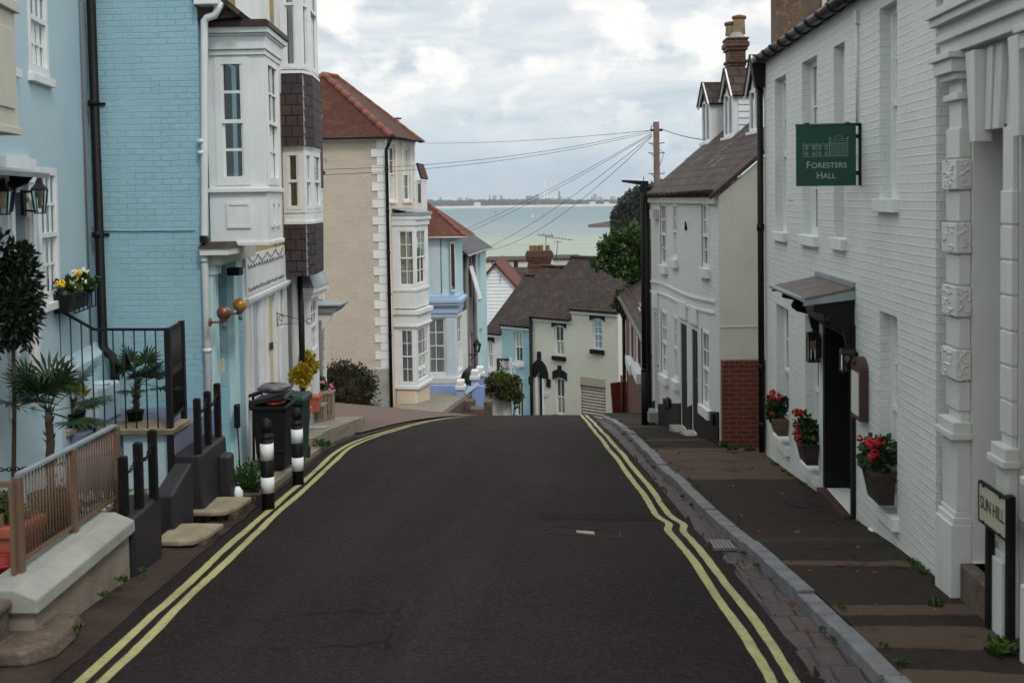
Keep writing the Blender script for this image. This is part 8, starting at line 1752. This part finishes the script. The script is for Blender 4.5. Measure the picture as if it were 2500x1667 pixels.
# ---------------------------------------------------------------- small things on the street
def street_bits():
    def onz(u, v, off): 
        r = ray(u, v); y = 3.0
        while y < 34 and r.z / r.y * y > zr(y) + off: y += .02
        return Vector((r.x / r.y * y, y, 0))
    # slot drain in the gutter
    c = onz(1735, 1335, .01); t = thing('drain_grate', 'iron slotted drain grate in the gutter beside the kink in the yellow lines', 'drain', (c.x, c.y, zr(c.y))); x0, x1, y0, y1 = XR(c.y) + .10, XK(c.y) + .02, c.y - .17, c.y + .2; Zg = lambda y: zr(y) + .032
    m = MB(); m.hexa([(x0, y0, Zg(y0) - .05), (x1, y0, Zg(y0) - .05), (x1, y1, Zg(y1) - .05), (x0, y1, Zg(y1) - .05)], [(x0, y0, Zg(y0) - .012), (x1, y0, Zg(y0) - .012), (x1, y1, Zg(y1) - .012), (x0, y1, Zg(y1) - .012)]); m.build('pit_dark_slab', 'black_paint', t); g = MB()  # solid black slab under the bars, painted for the dark of the hole
    for k in range(6): x = x0 + (x1 - x0) * (k + .5) / 6; g.hexa([(x - .012, y0, Zg(y0) - .02), (x + .012, y0, Zg(y0) - .02), (x + .012, y1, Zg(y1) - .02), (x - .012, y1, Zg(y1) - .02)], [(x - .012, y0, Zg(y0) + .004), (x + .012, y0, Zg(y0) + .004), (x + .012, y1, Zg(y1) + .004), (x - .012, y1, Zg(y1) + .004)])
    for y in (y0, y1): g.bx(x0 - .01, x1 + .01, y - .012, y + .012, Zg(y) - .02, Zg(y) + .006)
    g.build('grate', 'grey_render', t)
    # inspection cover outlined in the tarmac
    c = [onz(1322, 1303, .03), onz(1512, 1316, .03), onz(1514, 1297, .03), onz(1346, 1286, .03)]; P = lambda a, b, f: Vector((a.x + (b.x - a.x) * f, a.y + (b.y - a.y) * f, 0)); S = lambda p, o: Vector((p.x, p.y, zs(p.x, p.y) + o)); t = thing('manhole_cover', 'tarmac filled inspection cover with a pale metal plate, in the road', 'manhole cover', S(c[0], 0)); m = MB()
    for a, b in zip(c, c[1:] + c[:1]):
        for k in range(6): m.bar(S(P(a, b, k / 6), .004), S(P(a, b, (k + .98) / 6), .004), .022, .008)
    m.build('cover_frame', 'side_footway', t); q = [onz(1408, 1304, .03), onz(1452, 1307, .03), onz(1450, 1301, .03), onz(1407, 1299, .03)]; m = MB(); m.hexa([S(p, .001) for p in q], [S(p, .010) for p in q]); m.build('plate', 'concrete', t)
    c = [onz(1122, 1051, .03), onz(1198, 1052, .03), onz(1196, 1047, .03), onz(1125, 1047, .03)]; t = thing('manhole_cover', 'faint worn inspection cover near the brow of the road', 'manhole cover', S(c[0], 0)); m = MB()
    for a, b in zip(c, c[1:] + c[:1]):
        for k in range(6): m.bar(S(P(a, b, k / 6), .004), S(P(a, b, (k + .98) / 6), .004), .05, .008)
    m.build('cover_frame', 'side_footway', t)
    # weeds along kerb and wall feet, fallen leaves
    q = random.Random(12); m = MB()
    def tuft(x, y, z, s, n=26):
        for k in range(n): m.leaf((x + q.uniform(-s, s) * .6, y + q.uniform(-s, s) * .6, z + q.uniform(0, s * .25)), s * .7, Vector((q.uniform(-1, 1), q.uniform(-1, 1), q.uniform(.3, 1.2))), .4)
    for k in range(46):
        y = 6.5 + 20 * q.random() ** 1.5; tuft(XK(y) + .03, y, zr(y) + .02, q.uniform(.02, .055)) if q.random() < .6 else tuft(XK(y) + .24, y, zr(y) + .105, q.uniform(.02, .05))
    for k in range(26): y = q.uniform(9.0, 16.5); tuft(2.9 - q.random() * .04, y, zr(y) + .10, q.uniform(.02, .06))
    for (x, y, s) in ((2.80, 7.45, .12), (2.86, 7.55, .10), (2.70, 8.45, .07), (-3.66, 9.1, .07), (-3.64, 8.7, .05), (-3.60, 9.4, .05), (-3.5, 7.9, .05), (2.55, 17.7, .10), (2.8, 17.6, .09), (2.45, 18.1, .12), (-4.0, 18.5, .16), (-3.62, 13.5, .06)): tuft(x, y, zr(y) + .09, s, 60)
    m.build('weeds', 'leaf_mid', kind='stuff', label='small weeds growing along the kerb and wall feet', cat='weeds')
    m = MB()
    for k in range(60):
        y = 6.8 + 9 * q.random(); x = q.choice([XK(y) - q.uniform(0, .25), XK(y) + .2 + q.random() * 1.1]); z = zr(y) + (.03 if x < XK(y) else .112); m.leaf((x, y, z), q.uniform(.03, .06), Vector((q.uniform(-1, 1), q.uniform(-1, 1), .12)), .6)
    m.build('fallen_leaves', 'leaf_fallen', kind='stuff', label='scattered brown fallen leaves in the gutter and on the footway', cat='leaves')
    c = onz(2040, 1180, .1); 
street_bits()

def haze():
    m = bpy.data.materials.new('haze_air'); m.use_nodes = True; t = m.node_tree; t.nodes.clear(); MATS['haze_air'] = m
    o = N(t, 'ShaderNodeOutputMaterial'); v = N(t, 'ShaderNodeVolumePrincipled'); v.inputs['Color'].default_value = (.80, .88, .95, 1); v.inputs['Density'].default_value = 5.8e-5; v.inputs['Anisotropy'].default_value = .2
    t.links.new(v.outputs[0], o.inputs['Volume'])
    MB().bx(-5100, 5100, -60, 12100, -63, 122).build('haze', 'haze_air', kind='stuff', local=True, label='pale haze over the sea', cat='haze')
haze()

def level():
    """thing > part > sub-part, no further."""
    for o in list(SC.objects):
        ch = [o]
        while ch[-1].parent: ch.append(ch[-1].parent)
        if len(ch) > 3: o.parent = ch[-2]
level()
